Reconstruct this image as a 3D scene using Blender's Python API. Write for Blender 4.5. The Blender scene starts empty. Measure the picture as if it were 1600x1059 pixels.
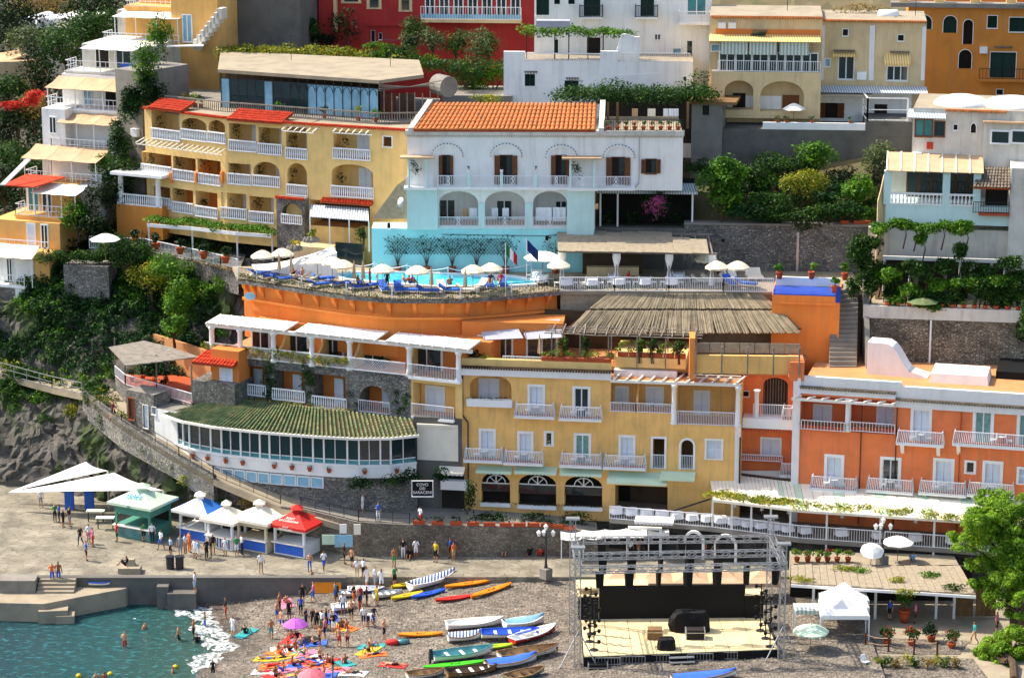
import bpy,math,random
import numpy as np
from mathutils import Vector,Matrix
R = math.radians
random.seed(7); RNG = np.random.default_rng(11)
SC = bpy.context.scene
COL = SC.collection
# ---------------------------------------------------------------- camera, sky, sun, exposure
FPX,CH,PITCH = 4180.0,70.0,R(14)
cam_d = bpy.data.cameras.new('camera'); cam = bpy.data.objects.new('camera',cam_d); COL.objects.link(cam)
cam_d.sensor_width = 36; cam_d.lens = 36 * FPX / 1600; cam_d.clip_start = 1; cam_d.clip_end = 3000
cam.location = (0,0,CH); cam.rotation_euler = (R(90) - PITCH,0,0)
SC.camera = cam
SUN_AZ,SUN_EL = R(-71),R(50)      # azimuth measured from +Y (away from the camera) clockwise
wd = bpy.data.worlds.new('World'); SC.world = wd; wd.use_nodes = True
nt = wd.node_tree; bg = nt.nodes['Background']
sky = nt.nodes.new('ShaderNodeTexSky'); sky.sky_type = 'NISHITA'; sky.sun_disc = False
sky.sun_elevation = SUN_EL; sky.sun_rotation = SUN_AZ; sky.air_density = 1.0; sky.dust_density = 2.6; sky.ozone_density = 1.0
nt.links.new(sky.outputs[0],bg.inputs[0]); bg.inputs[1].default_value = 0.15
sl = bpy.data.lights.new('sun','SUN'); so = bpy.data.objects.new('sun',sl); COL.objects.link(so)
sl.energy = 3.4; sl.angle = R(0.5); sl.color = (1.0,0.91,0.76)
sd = Vector((math.sin(SUN_AZ) * math.cos(SUN_EL),math.cos(SUN_AZ) * math.cos(SUN_EL),math.sin(SUN_EL)))
so.rotation_euler = sd.to_track_quat('Z','Y').to_euler(); so.location = (-60,150,120)
vs = SC.view_settings; vs.view_transform = 'Standard'; vs.look = 'None'; vs.exposure = 0.92; vs.gamma = 1
SC.cycles.max_bounces = 6; SC.cycles.diffuse_bounces = 3; SC.cycles.glossy_bounces = 2; SC.cycles.transmission_bounces = 4
SC.cycles.transparent_max_bounces = 6; SC.cycles.use_denoising = True

# ---------------------------------------------------------------- places
cp,sp = math.cos(PITCH),math.sin(PITCH)
def ray(px,py):
    a = px - 800; b = 529.5 - py
    return (a,FPX * cp + b * sp,-FPX * sp + b * cp)
def PY(px,py,Y):
    r = ray(px,py); t = Y / r[1]
    return Vector((r[0] * t,Y,CH + r[2] * t))
def GZ(px,py,z):
    r = ray(px,py); t = (z - CH) / r[2]
    return Vector((r[0] * t,r[1] * t,z))
class Fr:
    """an upright plane through two plan points; u runs along it, d outwards (towards the sea)"""
    def __init__(s,A,B):
        s.A = Vector((A[0],A[1])); B = Vector((B[0],B[1])); s.L = (B - s.A).length
        s.u = (B - s.A) / s.L; s.n = Vector((s.u.y,-s.u.x))
    def uz(s,px,py,d=0):
        r = ray(px,py); o = s.A + s.n * d
        t = o.dot(s.n) / (r[0] * s.n.x + r[1] * s.n.y)
        P = Vector((r[0] * t,r[1] * t)); return ((P - s.A).dot(s.u),CH + r[2] * t)
    def rect(s,x0,y0,x1,y1,d=0):
        xm,ym = (x0 + x1) / 2,(y0 + y1) / 2
        return (s.uz(x0,ym,d)[0],s.uz(x1,ym,d)[0],s.uz(xm,y1,d)[1],s.uz(xm,y0,d)[1])
    def p(s,u,z,d=0):
        q = s.A + s.u * u + s.n * d
        return Vector((q.x,q.y,z))
    def shift(s,d):
        a = s.A + s.n * d; b = a + s.u * s.L; return Fr(a,b)
    def yaw(s): return math.atan2(s.u.y,s.u.x)
def FR(px0,Y0,px1,Y1,py):
    a,b = PY(px0,py,Y0),PY(px1,py,Y1); return Fr((a.x,a.y),(b.x,b.y))

# ---------------------------------------------------------------- meshes
class MB:
    def __init__(s): s.v = []; s.f = []; s.m = []
    def add(s,vs,fs,mi=0):
        o = len(s.v); s.v.extend(tuple(v) for v in vs)
        for f in fs: s.f.append(tuple(i + o for i in f)); s.m.append(mi)
    def poly(s,pts,mi=0): s.add(pts,[tuple(range(len(pts)))],mi)
    def hexa(s,p,mi=0):   # 4 bottom, 4 top corners, both counter-clockwise from above
        s.add(p,[(3,2,1,0),(4,5,6,7),(0,1,5,4),(1,2,6,5),(2,3,7,6),(3,0,4,7)],mi)
    def box(s,F,u0,u1,z0,z1,d0,d1,mi=0):
        if d0 > d1: d0,d1 = d1,d0
        if u0 > u1: u0,u1 = u1,u0
        s.hexa([F.p(u0,z0,d1),F.p(u1,z0,d1),F.p(u1,z0,d0),F.p(u0,z0,d0),
                F.p(u0,z1,d1),F.p(u1,z1,d1),F.p(u1,z1,d0),F.p(u0,z1,d0)],mi)
    def rbox(s,c,size,rz=0,mi=0,top=1.0):
        """box standing on c, size (x,y,z), turned rz; top = scale of its upper face"""
        ca,sa = math.cos(rz),math.sin(rz); P = []
        for k,zz in ((1,0),(top,size[2])):
            for x,y in ((-1,-1),(1,-1),(1,1),(-1,1)):
                x *= size[0] / 2 * k; y *= size[1] / 2 * k
                P.append((c[0] + x * ca - y * sa,c[1] + x * sa + y * ca,c[2] + zz))
        s.hexa(P,mi)
    def bar(s,p,q,r,mi=0,n=4,r2=None,cap=True):
        p,q = Vector(p),Vector(q); a = q - p
        if a.length < 1e-6: return
        a.normalize(); b = a.orthogonal() if abs(a.z) < .999 else Vector((1,0,0))
        if abs(a.z) < .999: b = Vector((-a.y,a.x,0)).normalized()
        c = a.cross(b); vs = []; r2 = r if r2 is None else r2
        for pt,rr in ((p,r),(q,r2)):
            for k in range(n):
                t = 2 * math.pi * (k + .5) / n; w = rr * (1.414 if n == 4 else 1)
                vs.append(pt + b * (math.cos(t) * w) + c * (math.sin(t) * w))
        fs = [(k,(k + 1) % n,n + (k + 1) % n,n + k) for k in range(n)]
        if cap: fs += [tuple(range(n - 1,-1,-1)),tuple(range(n,2 * n))]
        s.add(vs,fs,mi)
    def tube(s,pts,r,mi=0,n=5):
        for i in range(len(pts) - 1):
            ra = r[i] if isinstance(r,(list,tuple)) else r; rb = r[i + 1] if isinstance(r,(list,tuple)) else r
            s.bar(pts[i],pts[i + 1],ra,mi,n,rb)
    def lathe(s,c,prof,n=12,mi=0,sx=1,sy=1,rz=0):
        vs = []; fs = []; ca,sa = math.cos(rz),math.sin(rz)
        for r,z in prof:
            for k in range(n):
                t = 2 * math.pi * k / n; x = r * math.cos(t) * sx; y = r * math.sin(t) * sy
                vs.append((c[0] + x * ca - y * sa,c[1] + x * sa + y * ca,c[2] + z))
        for i in range(len(prof) - 1):
            for k in range(n): fs.append((i * n + k,i * n + (k + 1) % n,(i + 1) * n + (k + 1) % n,(i + 1) * n + k))
        fs.append(tuple(range(n - 1,-1,-1))); fs.append(tuple((len(prof) - 1) * n + k for k in range(n)))
        s.add(vs,fs,mi)
    def extrude(s,pts,vec,mi=0):
        n = len(pts); vec = Vector(vec); a = [Vector(p) for p in pts]; b = [p + vec for p in a]
        s.add(a + b,[tuple(range(n)),tuple(range(2 * n - 1,n - 1,-1))] + [((k + 1) % n,k,n + k,n + (k + 1) % n) for k in range(n)],mi)
    def sheet(s,rows,mi=0,th=0.0,up=(0,0,1)):
        """grid of points; th > 0 gives it a second skin below and edges"""
        a,b = len(rows),len(rows[0]); vs = [Vector(p) for r in rows for p in r]
        fs = [(i * b + j,i * b + j + 1,(i + 1) * b + j + 1,(i + 1) * b + j) for i in range(a - 1) for j in range(b - 1)]
        if th:
            o = len(vs); up = Vector(up); vs += [v - up * th for v in vs[:o]]
            fs += [tuple(k + o for k in reversed(f)) for f in fs]
            rim = [j for j in range(b)] + [i * b + b - 1 for i in range(1,a)] + [(a - 1) * b + j for j in range(b - 2,-1,-1)] + [i * b for i in range(a - 2,0,-1)]
            for k in range(len(rim)):
                p,q = rim[k],rim[(k + 1) % len(rim)]; fs.append((q,p,p + o,q + o))
        s.add(vs,fs,mi)
    def wall(s,F,u0,u1,z0,z1,d,holes=(),rev=.3,mi=0,mr=None):
        """upright wall with openings; hole = (ua,ub,za,zb[,arch rise[,reveal depth]])"""
        mr = mi if mr is None else mr
        hs = [h for h in holes if h[1] > u0 and h[0] < u1 and h[3] > z0 and h[2] < z1]
        us = sorted({u0,u1} | {min(max(x,u0),u1) for h in hs for x in h[:2]})
        zs = sorted({z0,z1} | {min(max(x,z0),z1) for h in hs for x in h[2:4]})
        for i in range(len(us) - 1):
            for j in range(len(zs) - 1):
                um,zm = (us[i] + us[i + 1]) / 2,(zs[j] + zs[j + 1]) / 2
                if us[i + 1] - us[i] < 1e-4 or zs[j + 1] - zs[j] < 1e-4: continue
                if any(h[0] < um < h[1] and h[2] < zm < h[3] for h in hs): continue
                s.poly([F.p(us[i],zs[j],d),F.p(us[i + 1],zs[j],d),F.p(us[i + 1],zs[j + 1],d),F.p(us[i],zs[j + 1],d)],mi)
        for h in hs:
            ua,ub,za,zb = h[:4]; rise = h[4] if len(h) > 4 else 0; rv = h[5] if len(h) > 5 else rev
            out = [(ua,za),(ub,za)]
            if rise:
                um,hw = (ua + ub) / 2,(ub - ua) / 2; arc = []
                for k in range(11):
                    t = math.pi * k / 10; arc.append((um + hw * math.cos(t),zb - rise + rise * math.sin(t)))
                for k in range(10):
                    p,q = arc[k],arc[k + 1]
                    s.poly([F.p(p[0],p[1],d),F.p(p[0],zb,d),F.p(q[0],zb,d),F.p(q[0],q[1],d)],mi)
                out += arc
            else: out += [(ub,zb),(ua,zb)]
            for k in range(len(out)):
                p,q = out[k],out[(k + 1) % len(out)]
                s.poly([F.p(p[0],p[1],d - rv),F.p(q[0],q[1],d - rv),F.p(q[0],q[1],d),F.p(p[0],p[1],d)],mr)
    def mesh(s,name,mats,smooth=False):
        me = bpy.data.meshes.new(name); me.from_pydata(s.v,[],s.f)
        for m in (mats if isinstance(mats,(list,tuple)) else [mats]): me.materials.append(M[m] if isinstance(m,str) else m)
        if len(me.materials) > 1: me.polygons.foreach_set('material_index',s.m)
        if smooth: me.polygons.foreach_set('use_smooth',[True] * len(me.polygons))
        me.update(); return me
    def build(s,name,mats,parent=None,smooth=False,**kw):
        if not s.v: return None
        return link(name,s.mesh(name,mats,smooth),parent,**kw)
WM = {}
def link(name,data,parent=None,mw=None,label=None,cat=None,group=None,kind=None):
    o = bpy.data.objects.new(name,data); COL.objects.link(o)
    if mw is not None: o.matrix_basis = mw; WM[o.name] = mw
    if parent is not None:
        o.parent = parent
        if parent.name in WM: o.matrix_parent_inverse = WM[parent.name].inverted()
    if label: o['label'] = label
    if cat: o['category'] = cat
    if group: o['group'] = group
    if kind: o['kind'] = kind
    return o
def thing(name,label,cat,loc,group=None,rz=0,kind=None):
    return link(name,None,None,Matrix.Translation(Vector(loc)) @ Matrix.Rotation(rz,4,'Z'),label,cat,group,kind)
def copy_tree(o,mw,label=None,group=None):
    """copy a thing (built round its own origin) with its parts and their sub-parts; parts keep local matrices"""
    c = o.copy(); COL.objects.link(c); c.matrix_basis = mw; WM[c.name] = mw
    if label: c['label'] = label
    if group: c['group'] = group
    for ch in o.children:
        d = ch.copy(); COL.objects.link(d); d.parent = c; d.matrix_parent_inverse = Matrix()
        for g in ch.children:
            e = g.copy(); COL.objects.link(e); e.parent = d; e.matrix_parent_inverse = ch_inv(g)
    return c
def ch_inv(o): return o.matrix_parent_inverse.copy()
def TR(loc,rz=0,s=1,tilt=None):
    m = Matrix.Translation(Vector(loc)) @ Matrix.Rotation(rz,4,'Z')
    if tilt is not None: m = m @ Matrix.Rotation(tilt[0],4,'X') @ Matrix.Rotation(tilt[1],4,'Y')
    if isinstance(s,(tuple,list)): return m @ Matrix.Diagonal((*s,1))
    return m @ Matrix.Scale(s,4)
ORD = ['first','second','third','fourth','fifth','sixth','seventh','eighth','ninth','tenth','eleventh','twelfth','thirteenth',
       'fourteenth','fifteenth','sixteenth','seventeenth','eighteenth','nineteenth','twentieth','twenty-first','twenty-second','twenty-third','twenty-fourth','twenty-fifth']

# ---------------------------------------------------------------- materials
M = {}
def C(h):
    h = h.lstrip('#'); o = []
    for i in (0,2,4):
        c = int(h[i:i + 2],16) / 255; o.append(c / 12.92 if c <= .04045 else ((c + .055) / 1.055) ** 2.4)
    return (*o,1)
def mat(name,col,rough=.8,var=.12,scale=1.5,streak=0.0,bump=0.0,bscale=20,metal=0,spec=.3,col2=None,isl=0.0,trans=0,alpha=1):
    m = bpy.data.materials.new(name); m.use_nodes = True; n = m.node_tree.nodes; l = m.node_tree.links
    b = n['Principled BSDF']; b.inputs['Roughness'].default_value = rough; b.inputs['Metallic'].default_value = metal
    b.inputs['Specular IOR Level'].default_value = spec
    c = C(col) if isinstance(col,str) else col
    geo = n.new('ShaderNodeNewGeometry'); last = None
    def mixn(a,f,bcol,mode='MIX'):
        x = n.new('ShaderNodeMix'); x.data_type = 'RGBA'; x.blend_type = mode
        if isinstance(f,(int,float)): x.inputs[0].default_value = f
        else: l.new(f,x.inputs[0])
        for k,y in ((6,a),(7,bcol)):
            if isinstance(y,tuple): x.inputs[k].default_value = y
            else: l.new(y,x.inputs[k])
        return x.outputs[2]
    def noise(sc,det=4,vec=None,rg=.6):
        t = n.new('ShaderNodeTexNoise'); t.inputs['Scale'].default_value = sc; t.inputs['Detail'].default_value = det; t.inputs['Roughness'].default_value = rg
        l.new(vec or geo.outputs['Position'],t.inputs['Vector']); return t.outputs[0]
    def ramp(src,a,bb):
        r = n.new('ShaderNodeMapRange'); l.new(src,r.inputs[0]); r.inputs[1].default_value = a; r.inputs[2].default_value = bb; return r.outputs[0]
    cur = c
    if var:
        dark = tuple(x * (1 - 2.2 * var) for x in c[:3]) + (1,)
        cur = mixn(c,ramp(noise(scale),.42,.75),C(col2) if col2 else dark)
    if streak:
        mp = n.new('ShaderNodeMapping'); l.new(geo.outputs['Position'],mp.inputs[0]); mp.inputs['Scale'].default_value = (2.2,2.2,.22)
        f = ramp(noise(1.0,5,mp.outputs[0],.65),.5,.8)
        mm = n.new('ShaderNodeMath'); mm.operation = 'MULTIPLY'; l.new(f,mm.inputs[0]); mm.inputs[1].default_value = streak
        cur = mixn(cur,mm.outputs[0],(.18,.15,.12,1))
    if isl:
        r = n.new('ShaderNodeMapRange'); l.new(geo.outputs['Random Per Island'],r.inputs[0]); r.inputs[3].default_value = 1 - isl; r.inputs[4].default_value = 1 + isl * .6
        cm = n.new('ShaderNodeCombineColor'); [l.new(r.outputs[0],cm.inputs[k]) for k in range(3)]
        cur = mixn(cur,1.0,cm.outputs[0],'MULTIPLY')
    if isinstance(cur,tuple): b.inputs['Base Color'].default_value = cur
    else: l.new(cur,b.inputs['Base Color'])
    if bump:
        bp = n.new('ShaderNodeBump'); bp.inputs['Strength'].default_value = bump; bp.inputs['Distance'].default_value = .1
        l.new(noise(bscale,5),bp.inputs['Height']); l.new(bp.outputs[0],b.inputs['Normal'])
    if trans: b.inputs['Transmission Weight'].default_value = trans
    if alpha < 1: b.inputs['Alpha'].default_value = alpha
    M[name] = m; return m
def leafmat(name,c1,c2,c3=None,t=.35):
    """leaves: each leaf its own tone, clumps vary, light shines through"""
    m = bpy.data.materials.new(name); m.use_nodes = True; n = m.node_tree.nodes; l = m.node_tree.links
    b = n['Principled BSDF']; b.inputs['Roughness'].default_value = .55; b.inputs['Specular IOR Level'].default_value = .25
    geo = n.new('ShaderNodeNewGeometry'); no = n.new('ShaderNodeTexNoise'); no.inputs['Scale'].default_value = .9; no.inputs['Detail'].default_value = 3
    l.new(geo.outputs['Position'],no.inputs['Vector'])
    ad = n.new('ShaderNodeMath'); ad.operation = 'ADD'; ml = n.new('ShaderNodeMath'); ml.operation = 'MULTIPLY'; ml.inputs[1].default_value = .55
    l.new(geo.outputs['Random Per Island'],ml.inputs[0]); l.new(ml.outputs[0],ad.inputs[0])
    s2 = n.new('ShaderNodeMapRange'); l.new(no.outputs[0],s2.inputs[0]); s2.inputs[1].default_value = .35; s2.inputs[2].default_value = .7; s2.inputs[4].default_value = .45
    l.new(s2.outputs[0],ad.inputs[1])
    cr = n.new('ShaderNodeValToRGB'); l.new(ad.outputs[0],cr.inputs[0]); e = cr.color_ramp.elements
    e[0].color = C(c1); e[0].position = .1; e[1].color = C(c2); e[1].position = .75
    if c3: x = e.new(.95); x.color = C(c3)
    tr = n.new('ShaderNodeBsdfTranslucent'); mx = n.new('ShaderNodeMixShader'); mx.inputs[0].default_value = t
    l.new(cr.outputs[0],b.inputs['Base Color']); l.new(cr.outputs[0],tr.inputs[0]); l.new(b.outputs[0],mx.inputs[1]); l.new(tr.outputs[0],mx.inputs[2])
    l.new(mx.outputs[0],n['Material Output'].inputs[0]); M[name] = m
def stonemat(name,cols,scale,mortar='#8a8274',edge=.09,bump=.9,flat=None):
    """irregular rubble stones a few centimetres proud of their mortar"""
    m = bpy.data.materials.new(name); m.use_nodes = True; n = m.node_tree.nodes; l = m.node_tree.links; b = n['Principled BSDF']; b.inputs['Roughness'].default_value = .9
    geo = n.new('ShaderNodeNewGeometry'); no = n.new('ShaderNodeTexNoise'); no.inputs['Scale'].default_value = 2.5; l.new(geo.outputs['Position'],no.inputs['Vector'])
    av = n.new('ShaderNodeVectorMath'); av.operation = 'MULTIPLY_ADD'; l.new(no.outputs[1],av.inputs[0]); av.inputs[1].default_value = (.16,) * 3; l.new(geo.outputs['Position'],av.inputs[2])
    mp = n.new('ShaderNodeMapping'); l.new(av.outputs[0],mp.inputs[0]); mp.inputs['Scale'].default_value = flat or (1,1,1.35)
    v1 = n.new('ShaderNodeTexVoronoi'); v1.inputs['Scale'].default_value = scale; v2 = n.new('ShaderNodeTexVoronoi'); v2.feature = 'DISTANCE_TO_EDGE'; v2.inputs['Scale'].default_value = scale
    l.new(mp.outputs[0],v1.inputs['Vector']); l.new(mp.outputs[0],v2.inputs['Vector'])
    sx = n.new('ShaderNodeSeparateColor'); l.new(v1.outputs['Color'],sx.inputs[0])
    cr = n.new('ShaderNodeValToRGB'); l.new(sx.outputs[0],cr.inputs[0]); e = cr.color_ramp.elements
    e[0].color = C(cols[0]); e[1].color = C(cols[-1])
    for k,c in enumerate(cols[1:-1]): x = e.new((k + 1) / (len(cols) - 1)); x.color = C(c)
    mr = n.new('ShaderNodeMapRange'); l.new(v2.outputs['Distance'],mr.inputs[0]); mr.inputs[1].default_value = edge * .35; mr.inputs[2].default_value = edge
    mx = n.new('ShaderNodeMix'); mx.data_type = 'RGBA'; l.new(mr.outputs[0],mx.inputs[0]); mx.inputs[6].default_value = C(mortar); l.new(cr.outputs[0],mx.inputs[7])
    n2 = n.new('ShaderNodeTexNoise'); n2.inputs['Scale'].default_value = .5; n2.inputs['Detail'].default_value = 5; l.new(geo.outputs['Position'],n2.inputs['Vector'])
    m2 = n.new('ShaderNodeMapRange'); l.new(n2.outputs[0],m2.inputs[0]); m2.inputs[1].default_value = .35; m2.inputs[2].default_value = .7; m2.inputs[3].default_value = .6; m2.inputs[4].default_value = 1.15
    vm = n.new('ShaderNodeVectorMath'); vm.operation = 'SCALE'; l.new(mx.outputs[2],vm.inputs[0]); l.new(m2.outputs[0],vm.inputs['Scale']); l.new(vm.outputs[0],b.inputs['Base Color'])
    bp = n.new('ShaderNodeBump'); bp.inputs['Strength'].default_value = bump; bp.inputs['Distance'].default_value = .12; l.new(mr.outputs[0],bp.inputs['Height']); l.new(bp.outputs[0],b.inputs['Normal'])
    M[name] = m
def stripemat(name,c1,c2,period,axis=0,ang=0,duty=.5,rough=.8,bump=0):
    m = bpy.data.materials.new(name); m.use_nodes = True; n = m.node_tree.nodes; l = m.node_tree.links; b = n['Principled BSDF']; b.inputs['Roughness'].default_value = rough
    geo = n.new('ShaderNodeNewGeometry'); mp = n.new('ShaderNodeMapping'); l.new(geo.outputs['Position'],mp.inputs[0]); mp.inputs['Rotation'].default_value = (0,0,ang)
    sx = n.new('ShaderNodeSeparateXYZ'); l.new(mp.outputs[0],sx.inputs[0])
    a = n.new('ShaderNodeMath'); a.operation = 'DIVIDE'; l.new(sx.outputs[axis],a.inputs[0]); a.inputs[1].default_value = period
    f = n.new('ShaderNodeMath'); f.operation = 'FRACT'; l.new(a.outputs[0],f.inputs[0])
    g = n.new('ShaderNodeMath'); g.operation = 'GREATER_THAN'; l.new(f.outputs[0],g.inputs[0]); g.inputs[1].default_value = duty
    mx = n.new('ShaderNodeMix'); mx.data_type = 'RGBA'; l.new(g.outputs[0],mx.inputs[0]); mx.inputs[6].default_value = C(c1); mx.inputs[7].default_value = C(c2)
    l.new(mx.outputs[2],b.inputs['Base Color']); M[name] = m
# plaster and paint
mat('yellow','#f6c274',.9,.1,.6,.42,.15,30); mat('yellow2','#f0c981',.9,.09,.6,.3,.15,30); mat('ochre_l','#e9b468',.9,.1,.6,.35,.15); mat('cream','#e0c596',.9,.09,.6,.35,.15)
mat('coral','#f58650',.9,.09,.6,.36,.15,30); mat('orange','#f29142',.9,.07,.5,.26,.15,30); mat('ochre','#d68a3c',.9,.09,.5,.3,.15); mat('orange_room','#dd8440',.9,.06,.6,.1)
mat('red_wall','#b23430',.9,.10,.5,.25,.15); mat('white_wall','#f5f4ef',.9,.05,.5,.3,.12); mat('white_old','#d8d3c6',.9,.12,.5,.5,.2)
mat('turquoise','#aef0f0',.9,.05,.4,.14,.1); mat('pale_turq','#cfeae4',.9,.06,.4,.14,.1); mat('white_paint','#f1f0ec',.7,.04,1,.06); mat('parapet','#eeeae6',.85,.05,.7,.18,.1)  # turquoise: white plaster with the pool's bounce light put into its colour
mat('shutter_w','#e9edf2',.6,.03,2); mat('brown','#7c4a26',.6,.12,3); mat('dgreen','#123326',.6,.1,2); mat('rail','#eef0f2',.5,.03,3); mat('rail_b','#23252a',.5,.1,3)
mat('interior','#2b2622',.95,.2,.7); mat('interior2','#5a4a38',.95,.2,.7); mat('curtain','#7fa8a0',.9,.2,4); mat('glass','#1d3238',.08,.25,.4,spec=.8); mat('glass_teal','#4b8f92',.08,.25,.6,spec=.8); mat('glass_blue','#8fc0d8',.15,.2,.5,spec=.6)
mat('concrete','#8d887e',.9,.14,.8,.35,.3,12); mat('concrete_d','#6b6862',.9,.16,.6,.5,.3,12); mat('pave','#a3967f',.9,.14,.7,0,.2,9); mat('tan_floor','#c98e5c',.9,.1,.8); mat('terracotta','#b5532f',.8,.14,3,isl=.15); mat('dark_stone','#4c4a46',.95,.2,1,.3,.4,10)
mat('tile','#c9783f',.85,.16,1.4,isl=.28,col2='#9c6a3c'); mat('tile_red','#c4401f',.8,.12,2,isl=.22); mat('tile_green','#5c7048',.75,.2,.9,isl=.4,col2='#8a8458'); mat('tile_grey','#7f7466',.9,.2,2,isl=.25)
mat('canvas','#efe6d2',.9,.06,1); mat('canvas_w','#f4f1ea',.9,.05,1); mat('canvas_tan','#c9a884',.9,.1,1); mat('canvas_grey','#a9abb5',.9,.06,1); mat('canvas_mint','#c6dcc0',.9,.06,1); mat('parasol','#efe4c6',.9,.05,2)
mat('wood','#8a6a45',.8,.2,3,isl=.2); mat('wood_d','#4a3827',.8,.2,3,isl=.2); mat('reed','#a89a83',.95,.16,3,isl=.3,bump=.4,bscale=30); mat('thatch','#978970',.95,.2,1.5,isl=.35); mat('wood_w','#efe9dd',.75,.06,2,isl=.06); mat('weathered','#8d857a',.9,.2,2,isl=.25)
mat('cloth_w','#f2f3f6',.9,.03,2); mat('cloth_b','#2b4fb0',.9,.1,3); mat('towel_b','#3f6fd0',.9,.08,3); mat('black','#0b0b0d',.75,.2,3); mat('metal','#b9bcc0',.35,.06,3,metal=.7); mat('metal_d','#3c3e42',.5,.1,3,metal=.5); mat('rust','#5f3322',.9,.2,3)
mat('pool','#2fb9d8',.08,.12,.8,spec=.6,col2='#7fe2ee'); mat('blue_tile','#2a4ab0',.25,.1,2,spec=.5); mat('plywood','#e6cf9c',.8,.08,1.2,isl=.08); mat('soil','#5b4a38',.95,.2,2,bump=.4)
mat('pot','#b0562f',.8,.14,4); mat('bark','#5a4738',.95,.2,4,bump=.5); mat('lamp_glass','#f3f2ec',.3,.02,2); mat('skin_d','#a06a48',.6,.05,5)
mat('rock','#7f7a72',.95,.25,.5,.25,.8,3.0,col2='#4a463f'); mat('earth','#6d5f45',.95,.25,.4,bump=.5,bscale=3,col2='#4b5530')
leafmat('lf_bright','#234c0e','#649420','#b0c63c'); leafmat('lf_mid','#16330f','#3a611a','#7f9434'); leafmat('lf_dark','#0c1e0a','#223d14','#4c6026'); leafmat('lf_ivy','#0f2812','#24501c','#6a8a2e')
leafmat('lf_yellow','#4d6a16','#a8a42a','#d2b43a'); leafmat('lf_olive','#3a4a2c','#6f7d4c','#98a06a'); leafmat('lf_pine','#43701a','#93b92c','#c6dc4c',.4); leafmat('lf_pink','#b03a78','#d873a8','#eab0cc'); leafmat('lf_red','#a81d28','#d8402f','#e87a3a'); leafmat('lf_dry','#6a5a30','#a38a4c','#b9742f')
stonemat('stone_grey',['#666467','#8b8986','#aaa498','#7b7873','#98917f'],4.4,'#6e6a62',.10); stonemat('stone_warm',['#6d6150','#93856f','#b0a38b','#7d7364','#9b8e7a'],4.4,'#6c6356',.10); stonemat('stone_beach',['#6a6156','#857a6a','#9a8d7a','#766b5d'],4.2,'#6f675a',.09,.7)
stonemat('paving',['#918976','#99917e','#88806e','#958d7a'],1.6,'#746c5c',.05,.3,(.7,1.5,1))
stripemat('stripe_y','#d9a23a','#e8d6a0',.22); stripemat('stripe_blue','#2f4f8f','#d8dde4',.24); stripemat('stripe_g','#9fb0a6','#d9dccf',.3); stripemat('corrugated','#8f9aa2','#d5d9d8',.22); stripemat('corr_tan','#8e8574','#b9b09b',.2)
# ---------------------------------------------------------------- building parts
def put(me,name,parent,F,u0,u1,z0,z1,d,sy=1.0,**kw):
    o = F.p(u0,z0,d); X = F.u * (u1 - u0); Y = -F.n * sy
    mw = Matrix(((X.x,Y.x,0,o.x),(X.y,Y.y,0,o.y),(0,0,z1 - z0,o.z),(0,0,0,1)))
    return link(name,me,parent,mw,**kw)
UM = {}
U0 = Fr((0,0),(1,0))
def u_shutter(m):
    k = ('sh',m)
    if k not in UM:
        b = MB(); t = .07
        b.box(U0,0.01,t * 1.6,0,1,-.025,.025); b.box(U0,1 - t * 1.6,.99,0,1,-.025,.025)
        for z in (0,.47,1 - t * .7): b.box(U0,t * 1.6,1 - t * 1.6,z,z + t * .7,-.02,.02)
        for k2 in range(20):
            z = .06 + k2 * .045
            b.poly([(t * 1.6,.02,z + .042),(1 - t * 1.6,.02,z + .042),(1 - t * 1.6,-.02,z),(t * 1.6,-.02,z)][::-1])
        b.box(U0,.02,.98,0.01,.99,-.03,-.024)
        UM[k] = b.mesh('shutter',m)
    return UM[k]
def u_pane(m):
    k = ('pane',m)
    if k not in UM:
        b = MB(); b.box(U0,0,1,0,1,-.015,.015); UM[k] = b.mesh('pane',m)
    return UM[k]
def frame_mb(F,u0,u1,z0,z1,w,d0,d1,arch=0,sill=True):
    b = MB(); r = min(arch,z1 - z0)
    if arch:
        um,hw = (u0 + u1) / 2,(u1 - u0) / 2
        pts = [(u0,z0,u0 - w,z0)] + [(um - hw * math.cos(t),z1 - r + r * math.sin(t),um - (hw + w) * math.cos(t),z1 - r + (r + w) * math.sin(t)) for t in [math.pi * k / 10 for k in range(11)]] + [(u1,z0,u1 + w,z0)]
        for p,q in zip(pts,pts[1:]):
            A = [F.p(p[0],p[1],d1),F.p(q[0],q[1],d1),F.p(q[2],q[3],d1),F.p(p[2],p[3],d1)]
            b.extrude(A,Vector((*(-F.n * (d1 - d0)),0)))
    else:
        b.box(F,u0 - w,u0,z0,z1 + w,d0,d1); b.box(F,u1,u1 + w,z0,z1 + w,d0,d1); b.box(F,u0,u1,z1,z1 + w,d0,d1)
        if sill: b.box(F,u0 - w * 1.1,u1 + w * 1.1,z0 - .09,z0,d0,d1 + .06)
    return b
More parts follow.
